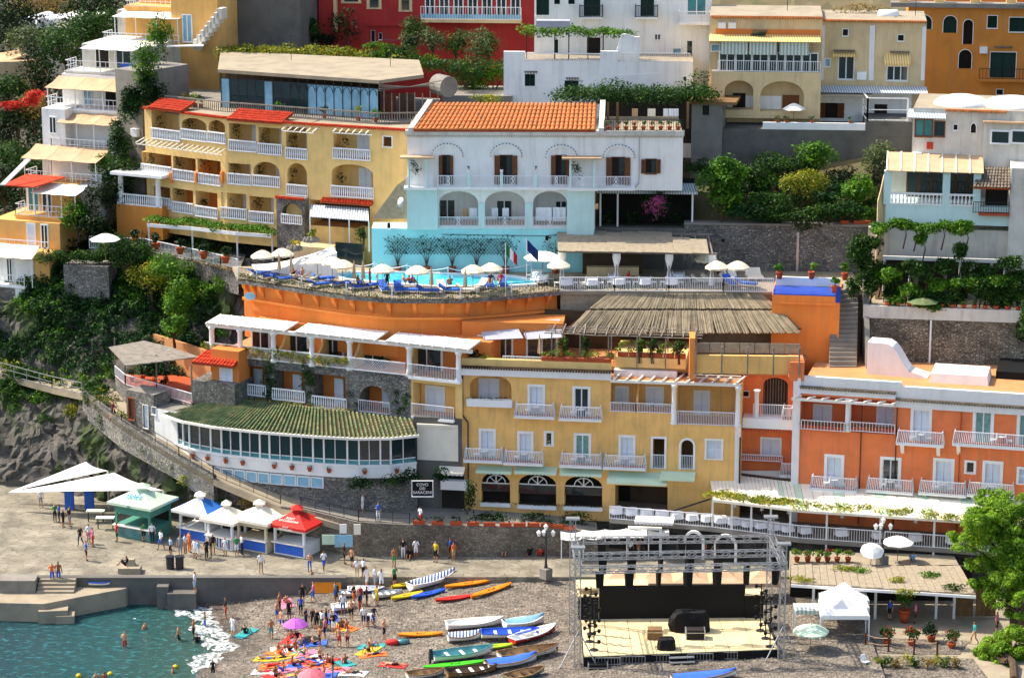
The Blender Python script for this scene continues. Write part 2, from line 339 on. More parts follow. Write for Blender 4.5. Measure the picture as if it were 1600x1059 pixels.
def window(par,F,u0,u1,z0,z1,kind='shut',d=0,fw=.12,fm='white_paint',arch=0,name='window',cols=2,rows=1,deep=.14,sill=True):
    """frame with its leaves or panes; returns the frame (a part)"""
    w = frame_mb(F,u0,u1,z0,z1,fw,d - .02,d + .05,arch,sill).build(name,fm,par)
    um = (u0 + u1) / 2; di = d - deep
    if kind in ('shut','green','brown'):
        m = u_shutter({'shut': 'shutter_w','green': 'dgreen','brown': 'brown'}[kind])
        if u1 - u0 < .8: put(m,'shutter',w,F,u0,u1,z0,z1,di)
        else: put(m,'shutter',w,F,u0,um - .01,z0,z1,di); put(m,'shutter',w,F,um + .01,u1,z0,z1,di)
    elif kind == 'openbrown':
        hw = (u1 - u0) * .45; m = u_shutter('brown'); put(u_pane('interior'),'dark_interior',w,F,u0,u1,z0,z1,di)
        put(m,'shutter',w,F,u0 - hw,u0,z0,z1,d + .09); put(m,'shutter',w,F,u1,u1 + hw,z0,z1,d + .09)
        put(u_pane('glass'),'pane',w,F,um + .05,u1 - .04,z0,z1 - .05,di + .06)
    elif kind == 'dark': put(u_pane('interior'),'dark_interior',w,F,u0,u1,z0,z1,di)
    else:
        g = {'glass': 'glass','teal': 'glass_teal','blue': 'glass_blue','curtain': 'curtain'}[kind]; b = MB(); t = .045
        for i in range(cols + 1):
            u = u0 + (u1 - u0) * i / cols; b.box(F,max(u0,u - t),min(u1,u + t),z0,z1,di,di + .07)
        for j in range(rows + 1):
            z = z0 + (z1 - z0) * j / rows; b.box(F,u0,u1,max(z0,z - t),min(z1,z + t),di + .003,di + .066)
        b.build('sash',fm,w)
        for i in range(cols):
            for j in range(rows):
                put(u_pane(g),'pane',w,F,u0 + (u1 - u0) * i / cols + t,u0 + (u1 - u0) * (i + 1) / cols - t,z0 + (z1 - z0) * j / rows + t,z0 + (z1 - z0) * (j + 1) / rows - t,di + .02)
    return w
class Bld:
    def __init__(s,name,label,F,cat='building',z=0,group=None):
        s.F = F; s.root = thing(name,label,cat,F.p(F.L / 2,z,-2),group); s.h = []
    def win(s,x0,y0,x1,y1,kind='shut',**kw):
        """opening cut into the front wall, given where it is seen"""
        u0,u1,z0,z1 = s.F.rect(x0,y0,x1,y1); a = kw.get('arch',0)
        if a == 1: kw['arch'] = a = (u1 - u0) / 2
        dp = kw.get('deep',.14); s.h.append((u0,u1,z0,z1,a,dp + .05)); return window(s.root,s.F,u0,u1,z0,z1,kind,**kw)
    def stuck(s,x0,y0,x1,y1,kind='shut',d=0,**kw):
        """door or window on a wall set back or forward by d"""
        u0,u1,z0,z1 = s.F.rect(x0,y0,x1,y1,d); a = kw.get('arch',0)
        if a == 1: kw['arch'] = (u1 - u0) / 2
        kw.setdefault('deep',-.03); return window(s.root,s.F,u0,u1,z0,z1,kind,d=d,**kw)
    def recess(s,x0,y0,x1,y1,depth,m,arch=0,floor='tan_floor'):
        u0,u1,z0,z1 = s.F.rect(x0,y0,x1,y1)
        if arch == 1: arch = (u1 - u0) / 2
        s.h.append((u0,u1,z0,z1,arch,depth)); b = MB()
        b.poly([s.F.p(u0,z0,-depth),s.F.p(u1,z0,-depth),s.F.p(u1,z1,-depth),s.F.p(u0,z1,-depth)])
        b.poly([s.F.p(u0,z0 + .02,-depth),s.F.p(u0,z0 + .02,0),s.F.p(u1,z0 + .02,0),s.F.p(u1,z0 + .02,-depth)],1)
        b.build('loggia_wall',[m,floor],s.root); return (u0,u1,z0,z1)
    def block(s,u0,u1,z0,z1,depth,m,d=0,roof='concrete',holes=True,name='wall'):
        b = MB(); F = s.F; b.wall(F,u0,u1,z0,z1,d,s.h if holes else ())
        P = lambda u,z,dd: F.p(u,z,dd); e = d - depth
        b.poly([P(u0,z0,e),P(u0,z0,d),P(u0,z1,d),P(u0,z1,e)]); b.poly([P(u1,z0,d),P(u1,z0,e),P(u1,z1,e),P(u1,z1,d)])
        b.poly([P(u1,z0,e),P(u0,z0,e),P(u0,z1,e),P(u1,z1,e)]); b.poly([P(u0,z1,d),P(u1,z1,d),P(u1,z1,e),P(u0,z1,e)],1)
        return b.build(name,[m,roof],s.root)
    def box(s,name,m,u0,u1,z0,z1,d0,d1,par=None):
        b = MB(); b.box(s.F,u0,u1,z0,z1,d0,d1); return b.build(name,m,par or s.root)
    def boxpx(s,name,m,x0,y0,x1,y1,d0,d1,par=None):
        u0,u1,z0,z1 = s.F.rect(x0,y0,x1,y1,d1); return s.box(name,m,u0,u1,z0,z1,d0,d1,par)
def rail_mb(b,bot,top,sp=.15,r=.016,rr=.026,mi=0,posts=True,mid=False,closed=False):
    """bars between a foot line and a hand rail"""
    for i in range(len(bot) - 1):
        p,q,a,c = Vector(bot[i]),Vector(bot[i + 1]),Vector(top[i]),Vector(top[i + 1])
        b.bar(a,c,rr,mi); b.bar(p + (a - p) * .06,q + (c - q) * .06,rr * .8,mi)
        if mid: b.bar(p + (a - p) * .5,q + (c - q) * .5,rr * .7,mi)
        n = max(1,round((q - p).length / sp))
        for k in range(0 if posts else 1,n + (1 if posts else 0)):
            t = k / n; b.bar(p.lerp(q,t),a.lerp(c,t),r * (1.7 if k in (0,n) else 1),mi,4,None,False)
def rail(par,pts,h=1.0,sp=.15,r=.016,m='rail',name='railing',inset=0,mid=False,rr=.026,**kw):
    b = MB(); pts = [Vector(p) for p in pts]; rail_mb(b,pts,[p + Vector((0,0,h)) for p in pts],sp,r,rr,mid=mid); return b.build(name,m,par,**kw)
def balustrade(par,pts,h=.95,m='rail',sp=.22,wd=.055,name='railing',**kw):
    """thick turned uprights under a broad rail"""
    b = MB(); pts = [Vector(p) for p in pts]; Z = Vector((0,0,1))
    for p,q in zip(pts,pts[1:]):
        b.bar(p + Z * h,q + Z * h,.055); b.bar(p + Z * .06,q + Z * .06,.05); n = max(1,round((q - p).length / sp))
        for k in range(n + 1):
            c = p.lerp(q,k / n); b.bar(c,c + Z * h * .45,wd * .55,0,4,wd,False); b.bar(c + Z * h * .45,c + Z * h,wd,0,4,wd * .5,False)
    return b.build(name,m,par,**kw)
BAL = []
def balcony(par,F,x0,y0,x1,y1,proj=.95,h=1.0,m='rail',bracket=False,plants=True,d=0,slab='white_paint',flare=.16):
    """slab with a pot-bellied iron rail; its outline is where the photograph shows the rail"""
    u0,u1 = F.uz(x0,(y0 + y1) / 2,d + proj)[0],F.uz(x1,(y0 + y1) / 2,d + proj)[0]; z = F.uz((x0 + x1) / 2,y1,d + proj)[1]
    s = MB(); s.box(F,u0,u1,z - .03,z + .12,d - .05,d + proj)
    B = s.build('balcony',slab,par); b = MB()
    bo = [F.p(u0 + .03,z + .12,d),F.p(u0 + .03,z + .12,d + proj - .03),F.p(u1 - .03,z + .12,d + proj - .03),F.p(u1 - .03,z + .12,d)]
    f = flare; to = [F.p(u0 + f,z + .12 + h,d),F.p(u0 + f,z + .12 + h,d + proj - f),F.p(u1 - f,z + .12 + h,d + proj - f),F.p(u1 - f,z + .12 + h,d)]
    rail_mb(b,bo,to,.14,.017,.03); b.build('railing',m,B)
    if bracket:
        for u in (u0 + .45,u1 - .45):
            k = MB(); k.extrude([F.p(u - .14,z - .03,d),F.p(u - .14,z - .03,d + proj * .8),F.p(u - .14,z - .3,d + proj * .55),F.p(u - .14,z - .95,d)],Vector((*(F.u * .28),0))); k.build('bracket','white_paint',B)
    if plants:
        t = MB(); t.box(F,u0 + .12,u1 - .12,z + .12,z + .3,d + proj - .3,d + proj - .1); t.build('planter','terracotta',B)
        leaves('planter_leaves',[(F.p(u0 + .2 + (u1 - u0 - .4) * k / 5,z + .34,d + proj - .2),(.35,.12,.12)) for k in range(6)],70,.13,'lf_dark',B)
    BAL.append((F,u0,u1,z + .12,d)); return B,(u0,u1,z + .12)
def awning(par,F,x0,y0,x1,y1,d=0,proj=1.3,m='canvas',drop=.22,scal=True,name='awning',top=None):
    """sloping canvas: its lower front edge runs at y1, its upper edge is fixed to the wall"""
    u0,u1,z0,_ = F.rect(x0,y0,x1,y1,d + proj); ta = F.uz((x0 + x1) / 2,y0,d)[1] if top is None else top
    b = MB(); n = max(2,int((u1 - u0) / .3)); rows = []
    for j in range(5):
        t = j / 4; sag = .05 * math.sin(math.pi * t)
        rows.append([F.p(u0 + (u1 - u0) * i / n,ta + (z0 + drop - ta) * t - sag,d + proj * t) for i in range(n + 1)])
    b.sheet(rows,0,.02)
    low = []
    for i in range(2 * n + 1):
        u = u0 + (u1 - u0) * i / (2 * n); low.append(F.p(u,z0 + (0 if i % 2 else .07) * (1 if scal else 0),d + proj + .01))
    b.sheet([[F.p(u0 + (u1 - u0) * i / (2 * n),z0 + drop,d + proj) for i in range(2 * n + 1)],low],0,.012,(*F.n,0))
    b.bar(F.p(u0,z0 + drop,d + proj - .04),F.p(u1,z0 + drop,d + proj - .04),.025)
    return b.build(name,m,par)
# ---------------------------------------------------------------- plants
def leaf_arrays(clumps,n,size,up=.35,shell=.55,aspect=.55,hang=0):
    cl = [(np.array(c,float),np.array(r,float)) for c,r in clumps]
    w = np.array([(r[0] * r[1] + r[1] * r[2] + r[0] * r[2]) for _,r in cl]); w = w / w.sum()
    idx = RNG.choice(len(cl),n,p=w); cs = np.array([c for c,_ in cl])[idx]; rs = np.array([r for _,r in cl])[idx]
    dr = RNG.normal(size=(n,3)); dr /= np.linalg.norm(dr,axis=1)[:,None]
    dr[:,2] = np.where((dr[:,2] < -.3) & (RNG.random(n) < .6),-dr[:,2],dr[:,2])
    rad = shell + (1 - shell) * np.sqrt(RNG.random(n)); rad *= 1 + .16 * RNG.normal(size=n)
    pos = cs + dr * rs * rad[:,None]
    nor = dr * .8 + RNG.normal(size=(n,3)) * .55 + np.array([0,0,up]); nor /= np.linalg.norm(nor,axis=1)[:,None]
    t = np.cross(nor,RNG.normal(size=(n,3))); t[:,2] -= hang; t /= np.linalg.norm(t,axis=1)[:,None]; s2 = np.cross(nor,t)
    ln = size * (.45 + 1.1 * RNG.random(n) ** 1.5); wd = ln * aspect
    a = pos - t * ln[:,None] * .5; c = pos + t * ln[:,None] * .5
    mid = pos + nor * (ln * .08)[:,None]
    b = mid + s2 * wd[:,None] * .5; d = mid - s2 * wd[:,None] * .5
    return np.stack([a,b,c,d],1).reshape(-1,3)
def quads_mesh(name,V,matn):
    n = len(V) // 4; me = bpy.data.meshes.new(name); me.vertices.add(4 * n); me.vertices.foreach_set('co',np.asarray(V,np.float32).ravel())
    me.loops.add(4 * n); me.loops.foreach_set('vertex_index',np.arange(4 * n,dtype=np.int32)); me.polygons.add(n)
    me.polygons.foreach_set('loop_start',np.arange(0,4 * n,4,dtype=np.int32)); me.polygons.foreach_set('loop_total',np.full(n,4,np.int32))
    me.materials.append(M[matn]); me.update(calc_edges=True); return me
def leaves(name,clumps,n,size,matn,parent=None,mw=None,label=None,cat=None,group=None,kind=None,**kw):
    return link(name,quads_mesh(name,leaf_arrays(clumps,n,size,**kw),matn),parent,mw,label,cat,group,kind)
def puff(c,r,k=9,spread=.62,rr=(.35,.55),flat=1.0):
    """many small clumps making one uneven crown round c with half sizes r"""
    o = []
    for i in range(k):
        v = RNG.normal(size=3); v /= np.linalg.norm(v); v *= spread * (.55 + .45 * RNG.random()); v[2] = v[2] if v[2] > -.6 else -v[2]
        s = RNG.uniform(*rr); o.append(((c[0] + v[0] * r[0],c[1] + v[1] * r[1],c[2] + v[2] * r[2]),(r[0] * s,r[1] * s,r[2] * s * flat)))
    return o
def bush(label,c,r,n,size,m,group=None,name='shrub',k=9,stem=True,cat='shrub',kind=None,**kw):
    t = thing(name,label,cat,(c[0],c[1],c[2] - r[2]),group)
    leaves('foliage',puff(c,r,k),n,size,m,t,**kw)
    if stem:
        b = MB()
        for i in range(4):
            q = (c[0] + random.uniform(-.5,.5) * r[0],c[1] + random.uniform(-.5,.5) * r[1],c[2] + random.uniform(-.1,.5) * r[2]); b.bar((c[0] + random.uniform(-.1,.1),c[1],c[2] - r[2] - .2),q,.05,0,5,.02)
        b.build('stem','bark',t)
    return t
def tree(label,foot,top,r,n,size,m,group=None,name='leafy_tree',k=14,lean=0,tr=.16,cat='tree',**kw):
    """trunk from foot, limbs, crown of half sizes r centred at top"""
    t = thing(name,label,cat,foot,group); b = MB(); foot,top = Vector(foot),Vector(top); f = foot.lerp(top,.5) + Vector((lean,0,0))
    b.tube([foot,foot.lerp(f,.5) + Vector((.06,0,0)),f],[tr,tr * .85,tr * .7],0,7); cl = puff(top,r,k)
    for c,_ in cl[:9]: b.tube([f,f.lerp(Vector(c),.5) + Vector((0,0,.12)),c],[tr * .5,tr * .34,.02],0,5)
    b.build('trunk','bark',t); leaves('crown',cl,n,size,m,t,**kw); return t
def potted(label,c,h=1.0,w=.4,m='lf_mid',pot='pot',pr=.22,ph=.4,n=120,size=.2,group=None,name='potted_plant',flower=None):
    t = thing(name,label,'plant',c,group); b = MB(); c = Vector(c)
    b.lathe(c,[(pr * .62,0),(pr * .95,ph * .55),(pr,ph * .85),(pr * 1.1,ph * .86),(pr * 1.1,ph),(pr * .85,ph),(pr * .8,ph * .9)],10); b.build('pot',pot,t,True)
    leaves('foliage',puff(c + Vector((0,0,ph + h * .5)),(w,w,h * .55),6),n,size,m,t)
    if flower: leaves('blossom',puff(c + Vector((0,0,ph + h * .55)),(w,w,h * .5),6),n // 4,size * .8,flower,t)
    s = MB(); s.bar(c + Vector((0,0,ph * .9)),c + Vector((0,0,ph + h * .6)),.03,0,5,.015); s.build('stem','bark',t)
    return t
def ivy_on(F,rects,n,size,m,name='ivy',par=None,thick=.18,**kw):
    """creeper hugging an upright plane; rects in (u0,u1,z0,z1)"""
    cl = []
    for u0,u1,z0,z1 in rects:
        k = max(1,int((u1 - u0) * (z1 - z0) / .5))
        for i in range(min(k,60)): cl.append((F.p(random.uniform(u0,u1),random.uniform(z0,z1),thick * .4),(.38,thick,.38)))
    return leaves(name,cl,n,size,m,par,**kw)
# ---------------------------------------------------------------- roofs
def tiled(par,A,B,Cc,D,nu,nv,m,name='roof',each=True,r=None,base='terracotta'):
    """barrel tiles on the slope A-B (eave) to D-Cc (ridge); each tile its own piece when each"""
    A,B,Cc,D = map(Vector,(A,B,Cc,D)); b = MB(); nrm = (B - A).cross(D - A).normalized()
    b.extrude([A,B,Cc,D],-nrm * .12); slab = b.build(name,base,par)
    du = ((B - A).length + (Cc - D).length) / 2 / nu; r = r or du * .46; lv = ((D - A).length + (Cc - B).length) / 2 / nv
    k = ('tile',round(r,3),round(lv,3),m)
    tb = MB(); rows = []
    for y,rr,zz in ((0,r * 1.08,.035),(lv * 1.1,r * .85,0)):
        rows.append([(rr * math.cos(math.pi * i / 6),y,zz + rr * .75 * math.sin(math.pi * i / 6)) for i in range(6,-1,-1)])
    tb.sheet(rows); tb.add(rows[0],[tuple(range(7))]); me = tb.mesh('roof_tile',m,True)
    big = MB()
    for j in range(nv):
        for i in range(nu):
            s,t = (i + .5) / nu,j / nv
            o = A.lerp(B,s).lerp(D.lerp(Cc,s),t); y = (D.lerp(Cc,s) - A.lerp(B,s)).normalized(); x = (B - A).normalized(); z = x.cross(y).normalized(); x = y.cross(z)
            w = random.uniform(-.012,.012); o = o + z * (.02 + w); mw = Matrix(((x.x,y.x,z.x,o.x),(x.y,y.y,z.y,o.y),(x.z,y.z,z.z,o.z),(0,0,0,1)))
            if each: link('roof_tile',me,slab,mw)
            else: big.add([mw @ Vector(v) for v in tb.v],tb.f)
    if not each: big.build('roof_tiles',m,slab,kind='stuff')
    return slab
def tile_edge(par,F,u0,u1,z,d,m='tile',r=.09,sp=.22,name='tile_edging'):
    b = MB(); n = int((u1 - u0) / sp)
    for k in range(n):
        u = u0 + (k + .5) * (u1 - u0) / n; b.bar(F.p(u,z,d - .05),F.p(u,z - .04,d + .22),r,0,6)
    b.box(F,u0,u1,z + .02,z + .1,d - .1,d + .1); return b.build(name,m,par)
def pergola(par,pts,slats,m='wood_w',r=.05,name='slat'):
    for p,q in slats:
        b = MB(); b.bar(p,q,r); b.build(name,m,par)
# ================================================================ THE SETTING: sea, beach, plaza, cliff, path
def nz(x,y,s=1.0,seed=0.0):
    from mathutils import noise
    return noise.noise((x * s + seed,y * s - seed,seed * .7))
def sea_mat():
    m = bpy.data.materials.new('sea'); m.use_nodes = True; n = m.node_tree.nodes; l = m.node_tree.links; b = n['Principled BSDF']
    b.inputs['Roughness'].default_value = .12; b.inputs['Specular IOR Level'].default_value = .5; b.inputs['IOR'].default_value = 1.33
    geo = n.new('ShaderNodeNewGeometry'); mp = n.new('ShaderNodeMapping'); l.new(geo.outputs['Position'],mp.inputs[0]); mp.inputs['Scale'].default_value = (.8,1.3,1)
    no = n.new('ShaderNodeTexNoise'); no.inputs['Scale'].default_value = 1.9; no.inputs['Detail'].default_value = 6; no.inputs['Roughness'].default_value = .68; l.new(mp.outputs[0],no.inputs['Vector'])
    sx = n.new('ShaderNodeSeparateXYZ'); l.new(geo.outputs['Position'],sx.inputs[0])
    # the pale bed shows where the water thins out towards the shingle
    ax = n.new('ShaderNodeMath'); ax.operation = 'MULTIPLY_ADD'; l.new(no.outputs[0],ax.inputs[0]); ax.inputs[1].default_value = 5; l.new(sx.outputs[0],ax.inputs[2])
    mr = n.new('ShaderNodeMapRange'); l.new(ax.outputs[0],mr.inputs[0]); mr.inputs[1].default_value = -36; mr.inputs[2].default_value = -17
    cr = n.new('ShaderNodeValToRGB'); l.new(mr.outputs[0],cr.inputs[0]); e = cr.color_ramp.elements
    e[0].color = C('#053a41'); e[1].color = C('#474f3a'); x = e.new(.45); x.color = C('#0b4747'); x = e.new(.8); x.color = C('#2f4f44')
    r2 = n.new('ShaderNodeMapRange'); l.new(no.outputs[0],r2.inputs[0]); r2.inputs[1].default_value = .53; r2.inputs[2].default_value = .66; r2.inputs[4].default_value = .6
    mx = n.new('ShaderNodeMix'); mx.data_type = 'RGBA'; l.new(r2.outputs[0],mx.inputs[0]); l.new(cr.outputs[0],mx.inputs[6]); mx.inputs[7].default_value = C('#3f9aa4'); l.new(mx.outputs[2],b.inputs['Base Color'])
    bp = n.new('ShaderNodeBump'); bp.inputs['Strength'].default_value = .9; bp.inputs['Distance'].default_value = .35; l.new(no.outputs[0],bp.inputs['Height']); l.new(bp.outputs[0],b.inputs['Normal']); M['sea'] = m
sea_mat()
b = MB(); b.poly([(-400,-100,0),(400,-100,0),(400,230,0),(-400,230,0)]); b.build('sea','sea',kind='structure',label='teal sea water rippling beside the shingle beach',cat='sea')
def gravel_mat():
    m = bpy.data.materials.new('gravel'); m.use_nodes = True; n = m.node_tree.nodes; l = m.node_tree.links; b = n['Principled BSDF']; b.inputs['Roughness'].default_value = .95
    geo = n.new('ShaderNodeNewGeometry'); v = n.new('ShaderNodeTexVoronoi'); v.inputs['Scale'].default_value = 4.5; l.new(geo.outputs['Position'],v.inputs['Vector'])
    sx = n.new('ShaderNodeSeparateColor'); l.new(v.outputs['Color'],sx.inputs[0]); cr = n.new('ShaderNodeValToRGB'); l.new(sx.outputs[0],cr.inputs[0]); e = cr.color_ramp.elements
    e[0].color = C('#5d554b'); e[1].color = C('#958b7e'); x = e.new(.5); x.color = C('#776d60'); x = e.new(.85); x.color = C('#867b6d')
    no = n.new('ShaderNodeTexNoise'); no.inputs['Scale'].default_value = .5; no.inputs['Detail'].default_value = 6; l.new(geo.outputs['Position'],no.inputs['Vector'])
    mr = n.new('ShaderNodeMapRange'); l.new(no.outputs[0],mr.inputs[0]); mr.inputs[1].default_value = .35; mr.inputs[2].default_value = .65; mr.inputs[3].default_value = .72; mr.inputs[4].default_value = 1.12
    # wet stones close to the water line (low ground) are dark
    sz = n.new('ShaderNodeSeparateXYZ'); l.new(geo.outputs['Position'],sz.inputs[0]); wr = n.new('ShaderNodeMapRange'); l.new(sz.outputs[2],wr.inputs[0]); wr.inputs[1].default_value = .1; wr.inputs[2].default_value = .3; wr.inputs[3].default_value = .5
    mm = n.new('ShaderNodeMath'); mm.operation = 'MULTIPLY'; l.new(mr.outputs[0],mm.inputs[0]); l.new(wr.outputs[0],mm.inputs[1])
    vm = n.new('ShaderNodeVectorMath'); vm.operation = 'SCALE'; l.new(cr.outputs[0],vm.inputs[0]); l.new(mm.outputs[0],vm.inputs['Scale']); l.new(vm.outputs[0],b.inputs['Base Color'])
    bp = n.new('ShaderNodeBump'); bp.inputs['Strength'].default_value = .8; bp.inputs['Distance'].default_value = .15; l.new(v.outputs['Distance'],bp.inputs['Height']); l.new(bp.outputs[0],b.inputs['Normal']); M['gravel'] = m
gravel_mat()
PZ = 2.2; YE = GZ(300,901,PZ).y          # plaza level and the line of its front wall
WL = [GZ(*p,0) for p in ((262,925),(285,940),(322,955),(336,975),(350,992),(364,1008),(345,1022),(318,1040),(300,1059),(270,1100),(230,1200))]
def wl_dist(x,y):
    """signed distance from the water line, positive on land"""
    best = 1e9; sg = 1
    for p,q in zip(WL,WL[1:]):
        dx,dy = q.x - p.x,q.y - p.y; t = max(0,min(1,((x - p.x) * dx + (y - p.y) * dy) / (dx * dx + dy * dy)))
        ex,ey = x - p.x - t * dx,y - p.y - t * dy; d = math.hypot(ex,ey)
        if d < best: best = d; sg = 1 if dx * ey - dy * ex > 0 else -1
    return best * sg
def beach_z(x,y):
    d = wl_dist(x,y); z = .115 * d if d > 0 else .2 * d
    z = z if z < 1.4 else 1.4 + (z - 1.4) * .3
    return max(-1.5,min(z,2.05)) + .08 * nz(x,y,.7) + .05 * nz(x,y,2.1,5)
rows = []
NX,NY = 150,78
for j in range(NY + 1):
    y = 164 + (YE + .3 - 164) * j / NY; rows.append([(x,y,beach_z(x,y)) for x in [-36 + 62 * i / NX for i in range(NX + 1)]])
b = MB(); b.sheet(rows); b.build('beach','gravel',smooth=True,kind='structure',label='grey brown shingle beach between sea and promenade',cat='beach')
mat('pebble','#8d857a',.9,.2,2,isl=.45); b = MB()
for k in range(2200):
    x,y = random.uniform(-24,20),random.uniform(176,YE - .3); d = wl_dist(x,y)
    if d > .3: b.lathe((x,y,beach_z(x,y) - .02),[(random.uniform(.04,.13),0),(random.uniform(.04,.1),.05),(.02,.09)],5,0,1,random.uniform(.6,1.2),k)
b.build('pebbles','pebble',kind='stuff',label='loose larger pebbles scattered over the beach',cat='pebbles')
# surf: thin broken sheet of foam along the water line
mat('foam','#f2f6f5',.6,.06,3.0)
def lace(m):
    n = m.node_tree.nodes; l = m.node_tree.links; g = n.new('ShaderNodeNewGeometry'); no = n.new('ShaderNodeTexNoise'); no.inputs['Scale'].default_value = 2.6; no.inputs['Detail'].default_value = 8; no.inputs['Roughness'].default_value = .75; l.new(g.outputs['Position'],no.inputs['Vector'])
    r = n.new('ShaderNodeMapRange'); l.new(no.outputs[0],r.inputs[0]); r.inputs[1].default_value = .42; r.inputs[2].default_value = .64; l.new(r.outputs[0],n['Principled BSDF'].inputs['Alpha'])
lace(M['foam'])
def foam():
    P = []
    for p,q in zip(WL[:-2],WL[1:]):
        n = max(2,int((q - p).length / .18))
        for k in range(n): P.append(p.lerp(q,k / n))
    def strip(i0,i1,off,wid,z,seed):
        a = []; c = []
        for i in range(i0,i1):
            p = P[i]; t = (P[min(i + 3,len(P) - 1)] - P[max(i - 3,0)]).normalized(); n = Vector((-t.y,t.x,0))
            e = min(1,(i - i0) / 8,(i1 - 1 - i) / 8); w = wid * e * (.75 + 1.2 * nz(p.x,p.y,.9,seed)); o = off + .6 * nz(p.x,p.y,.5,seed + 3)
            a.append(p + n * (o + w * .5) + Vector((0,0,z + .03))); c.append(p + n * (o - w * .5) + Vector((0,0,z)))
        mb.sheet([a,c])
    mb = MB(); N = len(P)
    strip(0,int(N * .78),-.25,1.9,.035,1.2); strip(int(N * .05),int(N * .6),-1.3,1.0,.03,7.7); strip(int(N * .8),N,-.2,1.5,.035,9)
    for k in range(12):
        i = int(random.random() * N * .95); p = P[i]; o = -random.random() ** 1.6 * 5.5 - .3; t = (P[min(i + 3,N - 1)] - P[max(i - 3,0)]).normalized(); n = Vector((-t.y,t.x,0))
        q = p + n * o + Vector((0,0,.03)); r = random.uniform(.05,.16); mb.poly([q + Vector((r * math.cos(a) * 1.6 * random.uniform(.6,1.2),r * math.sin(a) * random.uniform(.6,1.2),0)) for a in [2 * math.pi * j / 7 for j in range(7)]])
    mb.build('foam','foam',kind='stuff',label='white foam of breaking waves along the water line',cat='foam')
foam()
# plaza: paved slab whose front wall drops to the beach and the water
b = MB(); b.hexa([(-75,YE,-3),(34,YE,-3),(34,232,-3),(-75,232,-3),(-75,YE,PZ),(34,YE,PZ),(34,232,PZ),(-75,232,PZ)])
b.build('plaza','paving',kind='structure',label='sunlit stone paved seafront plaza',cat='plaza')
b = MB(); b.box(Fr((-75,YE),(-9,YE)),0,62,-3,PZ - .12,0,.12); b.box(Fr((-75,YE),(-9,YE)),0,62.2,PZ - .12,PZ + .02,-.4,.2)
b.build('sea_wall','concrete_d',kind='structure',label='dark sea wall below the plaza edge',cat='wall')
# lower landing with steps
pl = [GZ(x,y,1.45) for x,y in ((-60,921),(203,913),(196,919),(120,933),(68,943),(-60,940))]
b = MB(); b.extrude([p + Vector((0,0,-3)) for p in pl][::-1],(0,0,3)); b.build('landing','pave',kind='structure',label='low concrete landing beside the water',cat='quay')
b = MB(); L = GZ(84,940,1.4); b.rbox((L.x,L.y - .3,-.6),(2.2,1.2,1.6),0.12); b.rbox((L.x + .9,L.y - .4,-.6),(1.4,1.2,1.2),0.12); b.build('landing_step','pave',kind='structure',label='worn concrete steps going down into the water',cat='steps')
st = thing('stone_stairs','four stone steps from plaza down to landing','stairs',GZ(96,912,1)); Fs = Fr((GZ(68,905,1.5).x,YE),(GZ(125,905,1.5).x,YE))
for k in range(4):
    b = MB(); b.box(Fs,0,Fs.L,.9,PZ - .02 - k * .19,.15 + .38 * k,.15 + .38 * (k + 1)); b.build('step','pave',st)
b = MB(); b.box(Fs,-Fs.L * 1.05,-.1,.9,PZ + .25,.12,1.6); b.build('parapet_block','concrete',kind='structure',label='concrete parapet block beside the stairs',cat='block')
b = MB(); q = GZ(305,912,1.3); b.rbox((q.x - .8,YE - .7,-1),(2.2,1.3,2.3)); b.rbox((q.x - 2.3,YE - .55,-1),(.9,.9,2.75)); b.build('wall_step','concrete_d',kind='structure',label='concrete step block against the sea wall',cat='steps')
# right hand promenade ground
RZ = 1.75
b = MB(); pr = [GZ(1228,1100,RZ),GZ(1228,960,RZ),GZ(1238,915,RZ),GZ(1800,915,RZ),GZ(1800,1150,RZ)]
b.extrude([p + Vector((0,0,-3)) for p in pr],(0,0,3)); b.build('promenade','pave',kind='structure',label='grey paved promenade under the pines',cat='pavement')
b = MB(); g = [GZ(x,y,RZ + .03) for x,y in ((1225,1090),(1232,1010),(1345,1003),(1350,1022),(1520,1028),(1560,1080))]; b.poly(g[::-1]); g = [GZ(x,y,RZ + .03) for x,y in ((1352,995),(1515,1000),(1500,1022),(1352,1020))]; b.poly(g); b.build('gravel_ground','gravel',kind='structure',label='dark gravel ground around the white marquee',cat='ground')
# ---------------------------------------------------------------- cliff and hillside sheets
from mathutils import noise as MN
def loft(rows,xs,ny,amp,seed,freq=.25):
    """sheet through rows of (px, py, depth) control points, roughened like rock"""
    R_ = []
    for r in rows:
        r = sorted(r); X = [p[0] for p in r]; R_.append([PY(x,float(np.interp(x,X,[p[1] for p in r])),float(np.interp(x,X,[p[2] for p in r]))) for x in xs])
    out = []
    for i in range(len(R_) - 1):
        for k in range(ny):
            t = k / ny; out.append([a.lerp(c,t) for a,c in zip(R_[i],R_[i + 1])])
    out.append(R_[-1])
    for r in out:
        for j,p in enumerate(r):
            q = Vector((p.x * freq + seed,p.y * freq,p.z * freq)); o = MN.noise_vector(q) + MN.noise_vector(q * 2.7) * .45 + MN.noise_vector(q * 6.1) * .42 + MN.noise_vector(q * 13) * .26
            rdg = abs(MN.noise(q * 1.6)) * 1.2 + abs(MN.noise(q * 4.5)) * .7
            r[j] = p + o * amp + Vector((0,-rdg * amp,0))
    return out
